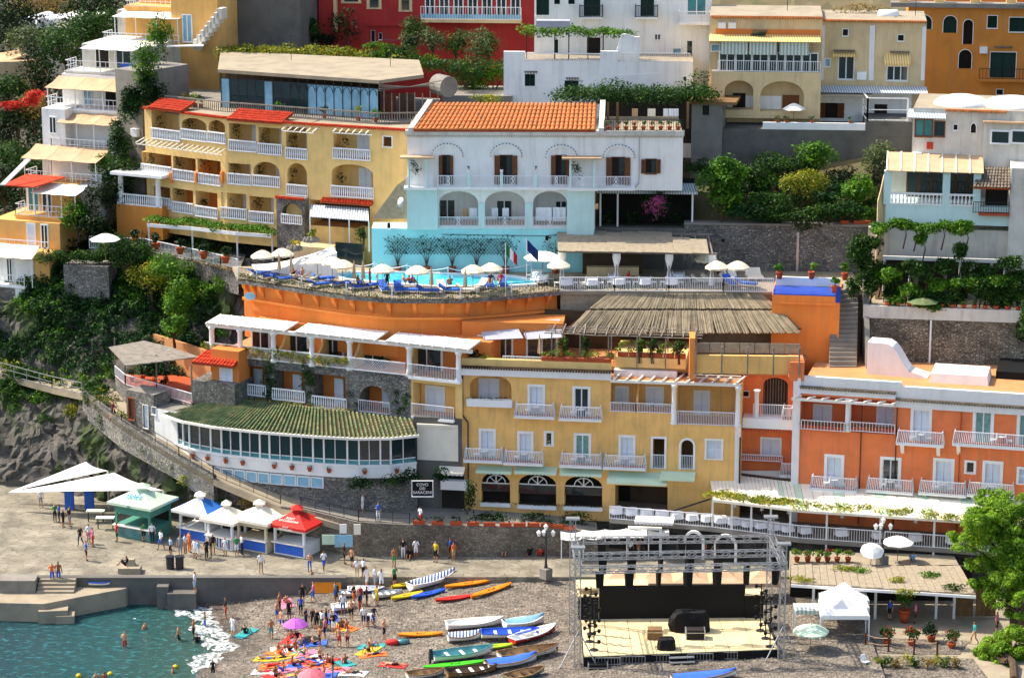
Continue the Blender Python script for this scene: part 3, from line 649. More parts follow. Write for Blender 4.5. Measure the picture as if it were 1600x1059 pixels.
def rockmat():
    m = mat('cliff','#625e57',.95,.24,.6,.5,1.0,2.6,col2='#2c2924')  # rock colour darkened to carry the shade of the cliff face
    n = m.node_tree.nodes; l = m.node_tree.links; bs = n['Principled BSDF']; src = bs.inputs['Base Color'].links[0].from_socket
    geo = n.new('ShaderNodeNewGeometry'); no = n.new('ShaderNodeTexNoise'); no.inputs['Scale'].default_value = .33; no.inputs['Detail'].default_value = 6; l.new(geo.outputs['Position'],no.inputs['Vector'])
    mr = n.new('ShaderNodeMapRange'); l.new(no.outputs[0],mr.inputs[0]); mr.inputs[1].default_value = .5; mr.inputs[2].default_value = .6
    mx = n.new('ShaderNodeMix'); mx.data_type = 'RGBA'; l.new(mr.outputs[0],mx.inputs[0]); l.new(src,mx.inputs[6]); mx.inputs[7].default_value = C('#3c4a26'); l.new(mx.outputs[2],bs.inputs['Base Color'])
rockmat()
xs = [-80 + 5 * i for i in range(103)]; NC = 15
CL = [
 [(-80,748,222),(60,762,219.5),(150,775,217),(200,790,214.5),(260,806,211.5),(330,822,208.5),(430,826,207.5)],
 [(-80,690,222.5),(60,690,221),(130,700,219.2),(170,690,216.5),(240,728,212),(320,768,208.2),(430,800,206.8)],
 [(-80,575,228),(0,584,226.5),(100,609,222.6),(150,626,219),(186,668,216.2),(215,700,213.5),(300,745,209.2),(430,790,206.8)],
 [(-80,560,230.5),(0,566,229),(100,596,225.2),(160,607,222),(230,640,219),(330,660,219.5),(430,660,219.5)],
 [(-80,480,232),(100,480,229),(200,480,228),(300,470,226.5),(350,450,225),(430,440,226)],
 [(-80,440,234),(60,412,234),(200,408,231.5),(300,425,228),(350,410,227.5),(430,400,229)],
 [(-80,300,262),(60,340,250),(200,380,240),(300,385,235),(430,380,236)],
 [(-80,120,290),(60,150,280),(200,100,272),(330,60,266),(430,160,258)],
 [(-80,-80,340),(100,-80,330),(250,-80,310),(430,-80,300)]]
cliff = loft(CL,xs,NC,.8,3.1)
b = MB(); b.sheet(cliff); b.build('cliff','cliff',kind='structure',label='rugged grey cliff below the path',cat='cliff')
xs2 = [400 + 30 * i for i in range(46)]
HB = [[(400,640,226),(1800,640,226)],[(400,400,230),(900,400,231),(1100,300,236),(1800,300,236)],[(400,200,252),(1100,170,256),(1800,170,254)],[(400,40,268),(1800,40,272)],[(400,-90,300),(1800,-90,300)]]
b = MB(); b.sheet(loft(HB,xs2,6,.8,9.4,.15)); b.build('hillside','earth',kind='structure',label='steep overgrown hillside behind the houses',cat='hill')
def clothe(rows,test,n,size,m,name,label,lift=.15,big=.5):
    """plants growing on the rock sheet wherever test(px-like x index, row) holds"""
    cl = []
    for i,r in enumerate(rows):
        for j,p in enumerate(r):
            k = test(i * 9 / NC,j / 2,p)
            if k and (i + j) % 2 == 0 and random.random() < k: cl.append((p + Vector((random.uniform(-.2,.2),-lift,random.uniform(-.1,.3))),(big * random.uniform(.7,1.5),.3,big * random.uniform(.6,1.4))))
    return leaves(name,cl,n,size,m,kind='stuff',label=label,cat='creeper',up=.15)
# rows: 0-9 base, 9-18 rock, 18-27 below path, 27-36 path, 36-45 dark cliff, 45-54 top, 54+ hill
clothe(cliff,lambda i,j,p: .9 if 29 <= i < 46 and j < 42 and nz(p.x,p.z,.16,2) > -.42 else 0,78000,.24,'lf_ivy','cliff_ivy','dark ivy hanging over the shaded cliff above the path')
clothe(cliff,lambda i,j,p: .75 if 12 <= i < 27 and j < 25 and nz(p.x,p.z,.22,8) > (.05 if i < 19 else -.45) else 0,34000,.22,'lf_mid','cliff_scrub','green scrub growing on the rocks below the path')
clothe(cliff,lambda i,j,p: .8 if 19 <= i < 27 and j < 24 and nz(p.x,p.z,.35,5) > .02 else 0,10000,.22,'lf_yellow','yellow_scrub','yellow green bushes along the edge of the path',big=.55)
clothe(cliff,lambda i,j,p: .55 if i >= 46 and i < 72 and j < 34 else 0,60000,.36,'lf_dark','hill_scrub','dense dark trees and scrub on the slope beside the terraces',big=1.1,lift=.5)
clothe(cliff,lambda i,j,p: .8 if 36 <= i < 54 and 28 < j < 44 and nz(p.x,p.z,.3,1) > -.3 else 0,26000,.24,'lf_bright','slope_scrub','sunlit bushes spilling down the slope below the terrace rail',big=.6)
clothe(cliff,lambda i,j,p: .7 if 28 <= i < 47 and j < 44 and nz(p.x,p.z,.4,12) > .12 else 0,12000,.23,'lf_bright','sunny_creeper','bright green creeper trailing in strands over the dark cliff',big=.4)
# path: ribbon from the cliff down to the street, with its parapet wall and railing
PT = [(-60,566,229),(0,574,227.2),(100,601,223.2),(150,612,220.2),(180,634,217.4),(212,658,214.2),(300,712,209.2),(350,742,207.1),(450,787,204.3),(540,812,202.6)]
ptc = [PY(*p) for p in PT]; ins = []; outs = []
for i,p in enumerate(ptc):
    t = (ptc[min(i + 1,len(ptc) - 1)] - ptc[max(i - 1,0)]); t.z = 0; t.normalize(); n = Vector((t.y,-t.x,0)); w = 1.4 if i < 8 else 1.2
    outs.append(p + n * w); ins.append(p - n * (w + .5))
b = MB(); b.sheet([ins,outs],0,.5); b.build('footpath','pave',kind='structure',label='pale footpath winding down along the cliff',cat='path')
def wallstrip(name,label,top,drop,th,m,cap=None,par=.0):
    b = MB(); lo = [Vector((p.x,p.y,d)) for p,d in zip(top,drop)]; hi = [p + Vector((0,0,par)) for p in top]
    nn = []
    for i in range(len(top)):
        t = top[min(i + 1,len(top) - 1)] - top[max(i - 1,0)]; t.z = 0; t.normalize(); nn.append(Vector((-t.y,t.x,0)) * th)
    b.sheet([hi,lo]); b.sheet([[p + n for p,n in zip(lo,nn)],[p + n for p,n in zip(hi,nn)]]); b.sheet([[p + n for p,n in zip(hi,nn)],hi],1)
    return b.build(name,[m,cap or m],kind='structure',label=label,cat='wall')
wallstrip('path_wall','grey stone retaining wall under the winding path',outs[3:8],[8.6,8.0,7.4,6.2,4.8],.35,'stone_grey',par=.35)
rp = [p + Vector((0,0,.05)) for p in outs[0:4]]; rail(None,rp,1.0,1.6,.025,'metal',rr=.03,mid=True,label='thin metal railing along the upper cliff path',cat='railing')
rp = [p + Vector((0,0,.35)) for p in outs[4:9]]; rail(None,rp,.75,1.4,.02,'metal_d',rr=.02,mid=True,label='dark iron railing on the wall of the winding path',cat='railing')
# street terrace in front of the hotel and the shaded wall under it
SZ = 5.0
sw = [outs[8],GZ(470,796,5.4),GZ(560,818,4.9),GZ(640,822,4.7),GZ(720,824,4.6),GZ(790,826,4.5),GZ(850,826,4.4),GZ(900,832,4.2),GZ(935,842,3.9)]
bw = [Vector((p.x,p.y,p.z)) for p in sw]; wallstrip('promenade_wall','shaded rubble wall along the beach promenade',bw,[PZ - .3] * len(bw),.4,'stone_beach','concrete',par=.12)
b = MB(); b.sheet([[Vector((p.x,216,p.z - .05)) for p in sw],[p + Vector((0,.2,-.05)) for p in sw]]); b.build('hotel_street','concrete',kind='structure',label='narrow street in front of the hotel',cat='street')
rail(None,[p + Vector((0,.2,.12)) for p in sw[1:4]],.9,1.3,.02,'metal_d',rr=.022,mid=True,label='dark railing along the street above the plaza wall',cat='railing')
for i,(x,y,d,k) in enumerate(((258,722,210.2,0),(300,752,208.0,1),(322,770,207.2,1),(345,792,206.4,0),(240,706,211.4,2),(205,690,213.4,0),(195,655,214.4,1),(160,630,217.6,1),(140,622,218.6,2),(285,735,208.8,2),(425,800,205.6,0),(450,812,205.0,3),(390,790,205.6,3),(60,620,223,0),(110,640,220.4,1),(30,640,223.5,0),(75,660,221.6,2))): bush('%s bush growing from the rocks, %s' % (('green','yellow green','dark','dry')[k],('below the veranda corner','below the lamp on the path','above the blue kiosk','behind the cream kiosk','at the foot of the path wall','beside the sail','at the bend of the path','left of the path bend','under the upper railing','low on the path wall','above the red kiosk','right of the red kiosk','between the kiosks','high on the left cliff','in the middle of the left cliff','at the picture edge','low on the left cliff')[i]),PY(x,y,d),(1.2,.6,.9),420,.2,('lf_bright','lf_yellow','lf_mid','lf_dry')[k],'bushes on the rocks')
# ================================================================ HOTEL: yellow wing
YF = FR(722,206.0,1158,203.0,680)
B = Bld('yellow_hotel_wing','yellow plastered hotel wing with white shutters and iron balconies above the restaurant windows',YF,'hotel',4.4); F = YF; r = B.root
u_l,u_r = 0.0,F.L; zt = F.uz(840,588)[1]
zb = 4.0
# top floor
lg = B.recess(734,586,799,634,1.6,'yellow',arch=.9); B.stuck(750,593,778,631,'shut',-1.6)
B.boxpx('planter','white_paint',729,625,800,636,0,.35); leaves('planter_leaves',[(F.p(F.uz(x,624)[0],F.uz(x,624)[1] + .1,.2),(.4,.15,.14)) for x in range(735,798,9)],160,.14,'lf_dark',r)
rail(r,[F.p(F.uz(730,628)[0],F.uz(730,628)[1],.33),F.p(F.uz(799,629)[0],F.uz(799,629)[1],.33)],.35,.2)
def fdoor(x0,y0,x1,y1,kind='shut',**kw): return B.win(x0 + 4,y0 + 4,x1 - 4,y1,kind,name='french_door',fw=.19,sill=False,**kw)
fdoor(824,600,852,652); fdoor(894,603,923,655,'glass')
fdoor(748,669,775,719); fdoor(808,673,834,722); fdoor(896,676,924,727,'curtain'); fdoor(966,679,993,729)
B.win(853,676,862,695,'glass',fw=.17,cols=1); B.win(1104,688,1127,716,'shut',fw=.15)
a = B.recess(1020,685,1038,732,1.3,'interior2',floor='concrete'); frame_mb(F,*a,.17,-.02,.05,0,False).build('door_frame','white_paint',r); rail(r,[F.p(a[0],a[2],.02),F.p(a[1],a[2],.02)],1.15,.13)
a = B.recess(1064,687,1083,733,1.3,'interior2',arch=1,floor='concrete'); frame_mb(F,*a,.17,-.02,.05,(a[1] - a[0]) / 2,False).build('door_frame','white_paint',r); rail(r,[F.p(a[0],a[2],.02),F.p(a[1],a[2],.02)],1.15,.13)
# corner loggia
lg = B.recess(954,598,1049,644,1.9,'yellow'); B.stuck(963,605,980,626,'shut',-1.9); B.stuck(1011,606,1035,644,'shut',-1.9,name='french_door',sill=False)
b = MB(); um = F.uz(994,620)[0]; b.extrude([F.p(um,lg[2],-1.9),F.p(um,lg[2],-.1),F.p(um,lg[2] + 1.0,-.1),F.p(um,lg[2] + 1.5,-.7),F.p(um,lg[2] + 2.0,-1.2),F.p(um,lg[3],-1.9)],Vector((*(F.u * .15),0))); b.build('divider','yellow',r)
rail(r,[F.p(lg[0],lg[2],.04),F.p(um,lg[2],.04),F.p(lg[1],lg[2],.04)],.75,.13)
for i,x in enumerate((972,988,1020)): potted('small potted plant on the yellow wing corner loggia sill, %s from the left' % ORD[i],F.p(F.uz(x,640)[0],lg[2] + .02,-.25),.4,.22,n=50,size=.12,pr=.13,ph=.22,group='sill plants of the yellow wing')
lg2 = B.recess(1058,600,1149,664,2.6,'yellow'); B.stuck(1086,612,1107,648,'shut',-2.6,name='french_door',sill=False)
rail(r,[F.p(lg2[0],lg2[2],.05),F.p(lg2[1],lg2[2],.05)],1.1,.13)
# ground floor restaurant windows behind awnings
for x0,x1,y0,y1 in ((752,797,738,786),(810,869,740,790),(882,941,743,792)):
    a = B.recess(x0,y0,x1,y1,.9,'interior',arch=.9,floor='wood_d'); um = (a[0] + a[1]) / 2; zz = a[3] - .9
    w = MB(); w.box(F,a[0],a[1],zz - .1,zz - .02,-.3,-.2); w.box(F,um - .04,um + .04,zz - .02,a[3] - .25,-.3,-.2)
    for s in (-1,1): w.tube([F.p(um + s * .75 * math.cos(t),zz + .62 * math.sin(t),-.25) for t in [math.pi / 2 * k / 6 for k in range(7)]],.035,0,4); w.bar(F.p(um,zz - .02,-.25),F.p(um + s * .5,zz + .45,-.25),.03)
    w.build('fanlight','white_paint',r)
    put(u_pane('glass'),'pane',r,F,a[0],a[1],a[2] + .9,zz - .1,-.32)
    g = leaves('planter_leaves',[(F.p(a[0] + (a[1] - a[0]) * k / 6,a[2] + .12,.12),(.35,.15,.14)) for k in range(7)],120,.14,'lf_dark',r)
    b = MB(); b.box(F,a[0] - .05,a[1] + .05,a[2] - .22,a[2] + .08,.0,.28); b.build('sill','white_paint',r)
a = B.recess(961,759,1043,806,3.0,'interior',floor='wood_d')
B.block(u_l,u_r,zb,zt,9,'yellow',roof='tan_floor')
for x0,y0,x1,y1 in ((743,727,799,741),(803,728,869,742),(874,730,940,745)): awning(r,F,x0,y0,x1,y1,0,1.0,'canvas_mint')
awning(r,F,948,737,1042,758,0,1.6,'canvas_mint'); awning(r,F,1030,736,1085,752,0,1.6,'canvas_mint')
for q in ((803,631,866,654),(873,634,940,658),(724,698,785,723),(786,702,848,727),(874,707,940,731),(942,710,1009,734)): balcony(r,F,*q)
# cornice, tile edging, roof-terrace parapet
B.box('cornice','parapet',-.05,F.uz(955,590)[0],zt - .05,zt + .55,-.3,.22); B.box('cornice','parapet',F.uz(957,590)[0],F.uz(1056,590)[0],zt - .02,zt + .5,-2.2,-1.0)
tile_edge(r,F,0,F.uz(955,590)[0],zt + .62,.12,'wood_d')
u0 = F.uz(800,560)[0]; u1 = F.uz(1070,560)[0]
b = MB(); b.box(F,0,F.uz(955,575)[0],zt + .7,zt + 1.25,-.5,-.1); b.box(F,F.uz(962,575)[0],u1,zt + .7,zt + 1.5,-1.6,-1.2); b.build('parapet','yellow2',r)
b = MB(); b.box(F,F.uz(957,570)[0],u1,zt + .5,zt + 1.46,-9,-1.62); b.build('terrace','yellow2',r)
# white pergola over the corner terrace with its columns
zp = F.uz(1100,601,0)[1]
for x in (1053,1153): 
    uc = F.uz(x,640,.1)[0]; b = MB(); b.lathe(F.p(uc,lg2[2],.12),[(.26,0),(.26,.15),(.2,.2),(.17,zp - lg2[2] - .35),(.26,zp - lg2[2] - .2),(.28,zp - lg2[2])],10); b.build('column','white_paint',r,True)
b = MB(); uc = F.uz(1153,680,.1)[0]; b.box(F,uc - .22,uc + .22,7.0,lg2[2] + .02,-.2,.3); b.build('pilaster','parapet',r)
ua,ub = F.uz(954,600)[0],F.uz(1157,600)[0]
B.box('pergola_beam','wood_w',ua,ub,zp,zp + .22,.1,.3); B.box('pergola_beam','wood_w',ua + 2.2,ub,zp + .25,zp + .42,-2.6,-2.42)
for k in range(11):
    u = ua + .3 + (ub - ua - .6) * k / 10; dd = 1.1 + 1.9 * min(1,max(0,(k - 4) / 2)); pergola(r,None,[(F.p(u,zp + .3,.45),F.p(u + .9 * (dd / 3),zp + .36,-dd))],r=.06,name='pergola_slat')
for k in range(3): pergola(r,None,[(F.p(ua + 6,zp + .42,-.6 - k * .8),F.p(ub,zp + .42,-.6 - k * .8))],r=.04,name='pergola_slat')
# drain pipe
b = MB(); b.tube([F.p(.08,zt,.12),F.p(.08,12.4,.12),F.p(.5,11.8,.12),F.p(.5,5,.12)],.06,0,6); b.tube([F.p(F.uz(1158,640)[0],11.5,.4),F.p(F.uz(1158,640)[0],7.2,.4),F.p(F.uz(1050,745)[0],5.6,1.9)],.07,0,6); b.build('drain_pipe','metal_d',r)
# ================================================================ coral middle section
MF = FR(1157,205.2,1250,204.4,650)
B = Bld('coral_hotel_link','narrow coral hotel section recessed between yellow and orange wings',MF,'hotel',5); F = MF; r = B.root
a = B.recess(1192,590,1231,652,1.0,'interior2',arch=.6); B.win(1160,611,1170,619,'dark',fw=.05)
B.win(1191,686,1218,712,'shut',fw=.16)
B.block(0,F.L,5,F.uz(1200,580)[1],7,'coral')
b = MB()
for k in range(9): b.bar(F.p(a[0] + .1 + k * (a[1] - a[0] - .2) / 8,a[2] + 1,-.4),F.p(a[0] + .1 + k * (a[1] - a[0] - .2) / 8,a[3] - .2,-.4),.025)
b.build('gate_grille','weathered',r)
B.boxpx('terrace_slab','white_paint',1160,655,1240,670,0,1.5); z = F.uz(1200,655,1.4)[1]
rail(r,[F.p(F.uz(1177,650,1.0)[0],z,1.0),F.p(F.uz(1238,650,1.0)[0],z,1.0)],1.1,.14)
tile_edge(r,F,.2,F.L - .2,F.uz(1200,672,1.5)[1],1.4,'terracotta')
B.boxpx('planter','terracotta',1158,714,1222,722,.2,.6); z = F.uz(1190,720,.6)[1]; rail(r,[F.p(F.uz(1158,715,.6)[0],z,.6),F.p(F.uz(1222,715,.6)[0],z,.6)],.5,.14)
balcony(r,F,1218,714,1243,746,1.3); balcony(r,F,1220,634,1240,660,1.6)
b = MB(); b.lathe(F.p(F.uz(1182,640,1.0)[0],F.uz(1182,655,1.0)[1],1.0),[(.22,0),(.18,.2),(.18,2.2),(.3,2.4)],9); b.build('column','white_paint',r)
awn = MB(); q = [GZ(1050,762,7.0),GZ(1243,777,6.6),PY(1243,735,204.6),PY(1050,735,205.0)]
rows = [[Vector(q[3]).lerp(q[2],i / 8).lerp(Vector(q[0]).lerp(q[1],i / 8),j / 4) - Vector((0,0,.12 * math.sin(math.pi * j / 4))) for i in range(9)] for j in range(5)]; awn.sheet(rows,0,.03); awn.build('canvas_roof','canvas',r)
# ================================================================ orange wing
OF = FR(1243,202.0,1620,197.4,700)
B = Bld('orange_hotel_wing','bright orange hotel wing with white window frames and bracketed balconies',OF,'hotel',4); F = OF; r = B.root
zl = F.uz(1320,618)[1]; zr = F.uz(1500,631)[1]; us = F.uz(1399,640)[0]; ur = F.uz(1640,640)[0]
def fdoor(x0,y0,x1,y1,kind='shut',**kw): return B.win(x0 + 5,y0 + 5,x1 - 5,y1,kind,name='french_door',fw=.23,sill=False,**kw)
fdoor(1422,636,1456,693); fdoor(1519,639,1553,696,'curtain'); fdoor(1588,641,1622,697,'curtain')
fdoor(1287,709,1319,764); fdoor(1374,713,1408,768,'glass'); fdoor(1457,715,1491,771); fdoor(1534,719,1567,774)
B.win(1510,722,1522,738,'glass',fw=.16,cols=1); B.win(1592,733,1614,755,'shut',fw=.18)
lg = B.recess(1251,622,1398.5,674,2.2,'coral'); B.stuck(1274,635,1296,668,'shut',-2.2,name='french_door',sill=False,fw=.2); B.stuck(1373,637,1395,669,'shut',-2.2,name='french_door',sill=False,fw=.2)
B.block(0,us,4,zl,9,'coral',roof='tan_floor'); B.block(us,ur,4,zr,9,'coral',roof='tan_floor',name='wall')
um = F.uz(1325,650)[0]; b = MB(); b.lathe(F.p(um,lg[2],-.1),[(.3,0),(.3,.2),(.24,.3),(.22,lg[3] - lg[2] - .3),(.33,lg[3] - lg[2] - .15),(.33,lg[3] - lg[2])],10); b.build('column','white_paint',r,True)
B.box('divider','coral',um - .15,um + .15,lg[2],lg[3],-2.2,-.4)
for x0,x1,y in ((1252,1319,672),(1329,1398,675)):
    u0,u1,z0,z1 = F.rect(x0,y - 8,x1,y,.25); B.box('planter','terracotta',u0,u1,z0,z0 + .35,0,.3); rail(r,[F.p(u0,z0,.33),F.p(u1,z0,.33)],.75,.25)
    leaves('planter_leaves',[(F.p(u0 + (u1 - u0) * k / 8,z0 + .42,.15),(.3,.16,.16)) for k in range(9)],160,.15,'lf_dry',r)
B.box('pilaster','parapet',-.28,.3,4.6,zl + 1.2,-.4,.16)
# cornices and white parapets
B.box('fascia','parapet',.3,us,zl,zl + .42,-.3,.12); tile_edge(r,F,.2,us,zl + .52,.1,'tile_grey'); B.box('parapet','parapet',0,us + .4,zl + .6,zl + 1.35,-.35,.0)
B.box('fascia','parapet',us + .02,ur,zr - .55,zr + .02,-.3,.14); tile_edge(r,F,us,ur,zr + .1,.1,'tile_grey'); B.box('parapet','parapet',us - .1,ur,zr + .2,zr + 1.1,-.35,.02)
zp = F.uz(1320,630,.35)[1]; ua,ub = F.uz(1238,630)[0],us
B.box('pergola_beam','wood_w',ua,ub,zp,zp + .2,.3,.48)
for k in range(8): u = ua + .2 + (ub - ua - .4) * k / 7; pergola(r,None,[(F.p(u,zp + .26,.6),F.p(u + .5,zp + .3,-.02))],r=.06,name='pergola_slat')
for q in ((1400,668,1475,697),(1265,741,1339,768),(1353,745,1427,771),(1435,748,1510,775),(1511,751,1585,778)): balcony(r,F,*q,bracket=True)
balcony(r,F,1488,671,1640,701,bracket=True)
for u in (us + .15,F.uz(1345,700)[0],F.uz(1500,700)[0]): b = MB(); b.tube([F.p(u,zl - .1 if u < us else zr - .6,.1),F.p(u,5,.1)],.045,0,6); b.build('drain_pipe','terracotta' if u > us + .2 else 'metal_d',r)
# roof terrace
tz = zl + .45
b = MB(); b.box(F,.3,ur,tz - .3,tz,-14,-.36); b.build('terrace_floor','tan_floor',r)
# white stair hood with a curved sloping top
A = GZ(1354,584,tz); S = Fr((A.x,A.y),(GZ(1448,592,tz).x,GZ(1448,592,tz).y)); L = S.L
prof = [(0,0),(L * .72,0),(L * .72,.35),(L * .62,.95),(L * .5,1.9),(L * .42,2.35),(L * .33,2.6),(0,2.6)]
b = MB(); b.extrude([S.p(u,tz + z,0) for u,z in prof],Vector((*(-S.n * 1.8),0))); b.extrude([S.p(L * .72,tz,0),S.p(L,tz,0),S.p(L,tz + .12,0),S.p(L * .72,tz + .5,0)],Vector((*(-S.n * 1.6),0)))
b.build('stair_hood','parapet',r)
q = GZ(1506,600,tz); b = MB(); b.rbox((q.x,q.y + 1.6,tz),(4.6,3.4,.75),F.yaw(),0,.94); b.build('roof_box','canvas_w',r)
b = MB(); q = GZ(1590,598,tz); b.rbox((q.x + 1,q.y + 3,tz),(4,4.5,.6),F.yaw()); b.build('solar_panel','black',r)
# ================================================================ left hotel building: stone arch bay, terraces with pergola
HF = FR(335,214.2,722,205.7,600)
B = Bld('terraced_hotel','stone and orange hotel building with pergola terraces above the green tiled veranda',HF,'hotel',4); F = HF; r = B.root; HU = lambda x,y=600,d=0: F.uz(x,y,d)[0]
# bottom floor of bays behind the veranda roof
for x0,x1,y0,y1 in ((366,414,571,617),(428,475,580,626),(490,540,586,638)):
    a = B.recess(x0,y0,x1,y1,1.8,'orange_room'); B.stuck(x1 - 16,y0 + 6,x1 - 4,y1 - 1,'shut',-1.7,name='french_door',sill=False,fw=.06)
    balustrade(r,[F.p(a[0] - .1,a[2],.12),F.p(a[1] + .1,a[2],.12)],.95,sp=.2)
a = B.recess(562,602,609,645,1.8,'orange_room',arch=1); B.stuck(598,610,608,643,'shut',-1.75,sill=False,fw=.04); rail(r,[F.p(a[0] - .05,a[2],.1),F.p(a[1] + .05,a[2],.1)],1.0,.16)
u7 = HU(642); a = B.recess(646,600,712,650,1.4,'yellow'); B.stuck(668,606,692,649,'shut',-1.4,name='french_door',sill=False,fw=.2); rail(r,[F.p(a[0],a[2] - .1,.45),F.p(a[1],a[2] - .1,.45)],1.1,.14)
B.box('ledge','white_paint',a[0],a[1],a[2] - .25,a[2] - .08,0,.5)
t1 = F.uz(600,582)[1]
B.block(0,HU(548),4,t1,8,'stone_grey',roof='tan_floor'); B.block(HU(548),u7,4,t1,8,'stone_grey',d=.12,roof='tan_floor'); B.block(u7,F.L,4,t1,8,'yellow2',d=.05,roof='tan_floor')
# roof line planters along the veranda roof edge
for x0,x1,yy0,yy1 in ((360,545,618,648),):
    p0,p1 = F.uz(x0,yy0,.5),F.uz(x1,yy1,.5); zc = (p0[1] + p1[1]) / 2; b = MB(); b.box(F,p0[0],p1[0],zc - .35,zc,.2,.75); b.build('planter','concrete',r)
    leaves('planter_leaves',[(F.p(p0[0] + (p1[0] - p0[0]) * k / 24,zc + .1,.5),(.35,.2,.18)) for k in range(25)],420,.17,'lf_yellow',r); leaves('planter_blossom',[(F.p(p0[0] + (p1[0] - p0[0]) * k / 24,zc + .05,.6),(.35,.15,.12)) for k in range(25)],160,.14,'lf_red',r)
# top floor: rooms set back, pergola in front
rb = -2.3
b = MB(); t2 = t1 + 2.75; b.box(F,HU(380),F.L + 1.5,t1 - .02,t2,rb - 4,rb); b.build('room_wall','orange_room',r)
for x0,x1,y0,y1 in ((395,421,518,566),(447,481,524,566),(505,536,530,570),(566,600,533,572),(645,690,536,580)): B.stuck(x0,y0,x1,y1,'glass',rb,name='french_door',sill=False,fw=.12)
for x in (432,492,548,632): u = HU(x); b = MB(); b.extrude([F.p(u,t1,rb),F.p(u,t1,-.5),F.p(u,t1 + .9,-.5),F.p(u,t1 + 1.3,-1.2),F.p(u,t1 + 2.6,-1.9),F.p(u,t1 + 2.8,rb)],Vector((*(F.u * .2),0))); b.build('divider','yellow2',r)
cols = (331,375,427,487,546,639,716)
for i,x in enumerate(cols):
    u = HU(x,545,.05); zt_ = F.uz(x,[497,503,511,521,530,534,536][i],.1)[1]
    b = MB(); hh = 2.45; b.lathe(F.p(u,t1 - .1,0),[(.3,0),(.3,.2),(.23,.3),(.2,hh - .3),(.3,hh - .1),(.3,hh)],10); b.build('column','white_paint',r,True)
zp = t1 + 2.35
ua,ub = HU(326),F.L + .9
B.box('pergola_beam','wood_w',ua,ub,zp,zp + .28,-.12,.16)
for k in range(24):
    u = ua + .2 + (ub - ua - .4) * k / 23; b = MB(); b.extrude([F.p(u - .06,zp + .28,.55),F.p(u - .06,zp + .42,.55),F.p(u - .06,zp + .6,rb + .2),F.p(u - .06,zp + .45,rb + .2)],Vector((*(F.u * .12),0))); b.build('pergola_slat','wood_w',r)
for k in range(23):   # canvas laid over the slats
    if k in (7,15): continue
    u = ua + .27 + (ub - ua - .4) * k / 23; w = (ub - ua - .4) / 23 - .12; b = MB(); b.extrude([F.p(u,zp + .36,.35),F.p(u,zp + .4,.35),F.p(u,zp + .58,rb + .3),F.p(u,zp + .54,rb + .3)],Vector((*(F.u * w),0))); b.build('canvas_panel','canvas_w',r)
# terrace rails hung with creepers
def lattice_rail(u0,u1,z,d,h=1.0,m='rail'):
    b = MB(); n = int((u1 - u0) / .22); b.bar(F.p(u0,z + h,d),F.p(u1,z + h,d),.04); b.bar(F.p(u0,z + .05,d),F.p(u1,z + .05,d),.035)
    for k in range(-4,n + 1):
        for s in (0,1):
            a_,c_ = u0 + k * .22,u0 + (k + 4.5) * .22; lo,hi = max(a_,u0),min(c_,u1)
            if hi <= lo: continue
            f = lambda u: (u - a_) / (c_ - a_) * h; y0,y1 = f(lo),f(hi)
            if s: y0,y1 = h - y0,h - y1
            b.bar(F.p(lo,z + y0,d),F.p(hi,z + y1,d),.014,0,4,None,False)
    return b.build('railing',m,r)
lattice_rail(HU(323),HU(548),t1,.12); leaves('creeper',[(F.p(HU(323) + (HU(548) - HU(323)) * k / 40,t1 + random.uniform(.2,.8),.2),(.4,.12,.35)) for k in range(41)],2600,.17,'lf_yellow',r)
lattice_rail(HU(549),HU(636),t1 + .05,.3); rail(r,[F.p(HU(641),t1,.35),F.p(F.L - .1,t1,.35)],1.05,.14)
B.box('ledge','white_paint',HU(641),F.L,t1 - .18,t1 + .02,0,.4)
leaves('planter_leaves',[(F.p(HU(643) + k * .5,t1 + .25,.2),(.3,.1,.15)) for k in range(8)],130,.14,'lf_mid',r)
for i,(x,s) in enumerate(((455,1),(470,.9),(515,1),(525,1),(580,1.1),(590,.9),(420,.8),(735,1.2))):
    if x < 720: bush('dark clipped bush on the pergola terrace, %s from its left end' % ORD[i],F.p(HU(x),t1 + .5,-1.2),(.7 * s,.5,.6),260,.16,'lf_dark',group='bushes on the pergola terrace',k=5)
# ivy on the stone bays
ivy_on(F,[(HU(x) - .4,HU(x) + .4,t1 - 4,t1 - .2) for x in (422,483)] + [(HU(548),HU(558),t1 - 3.2,t1 - .6),(HU(615),HU(640),t1 - 3.5,t1 - 1),(HU(352),HU(362),t1 - 4,t1),(HU(414),HU(428),t1 - 4.5,t1),(HU(476),HU(489),t1 - 4.5,t1)],3200,.17,'lf_mid','creeper',r)
# ================================================================ curved veranda restaurant with green tiled roof
VP = [PY(x,y,d) for x,y,d in ((266,690,211.2),(295,700,209.2),(345,708,207.5),(420,718,206.0),(505,728,204.8),(560,733,204.3),(610,735,204.4),(650,733,205.2))]
vz0 = PY(505,728,204.8).z - .9; vr = thing('veranda_restaurant','curved glazed veranda restaurant with mossy green tiled roof','restaurant',(VP[4].x,VP[4].y + 2,4.6))
vtop = PY(540,686,204.5).z; vsill = PY(540,727,204.5).z
segs = [Fr((p.x,p.y),(q.x,q.y)) for p,q in zip(VP,VP[1:])]
tw = MB(); gl = 0
for k,S in enumerate(segs):
    if S.L < .3: continue
    tw.box(S,-.03,S.L + .03,vsill - 1.0,vsill,-.3,0); tw.box(S,-.05,S.L + .05,vsill - .05,vsill + .1,-.35,.1)
    tw.box(S,-.03,S.L + .03,vtop - .02,vtop + .28,-.3,.02)
    tw.box(S,-.1,S.L + .1,3.5,vsill - 1.01,-.6,-.08,1)
tw.build('base_wall',['white_paint','stone_grey'],vr)
tot = sum(S.L for S in segs)
npan = 22; k = 0
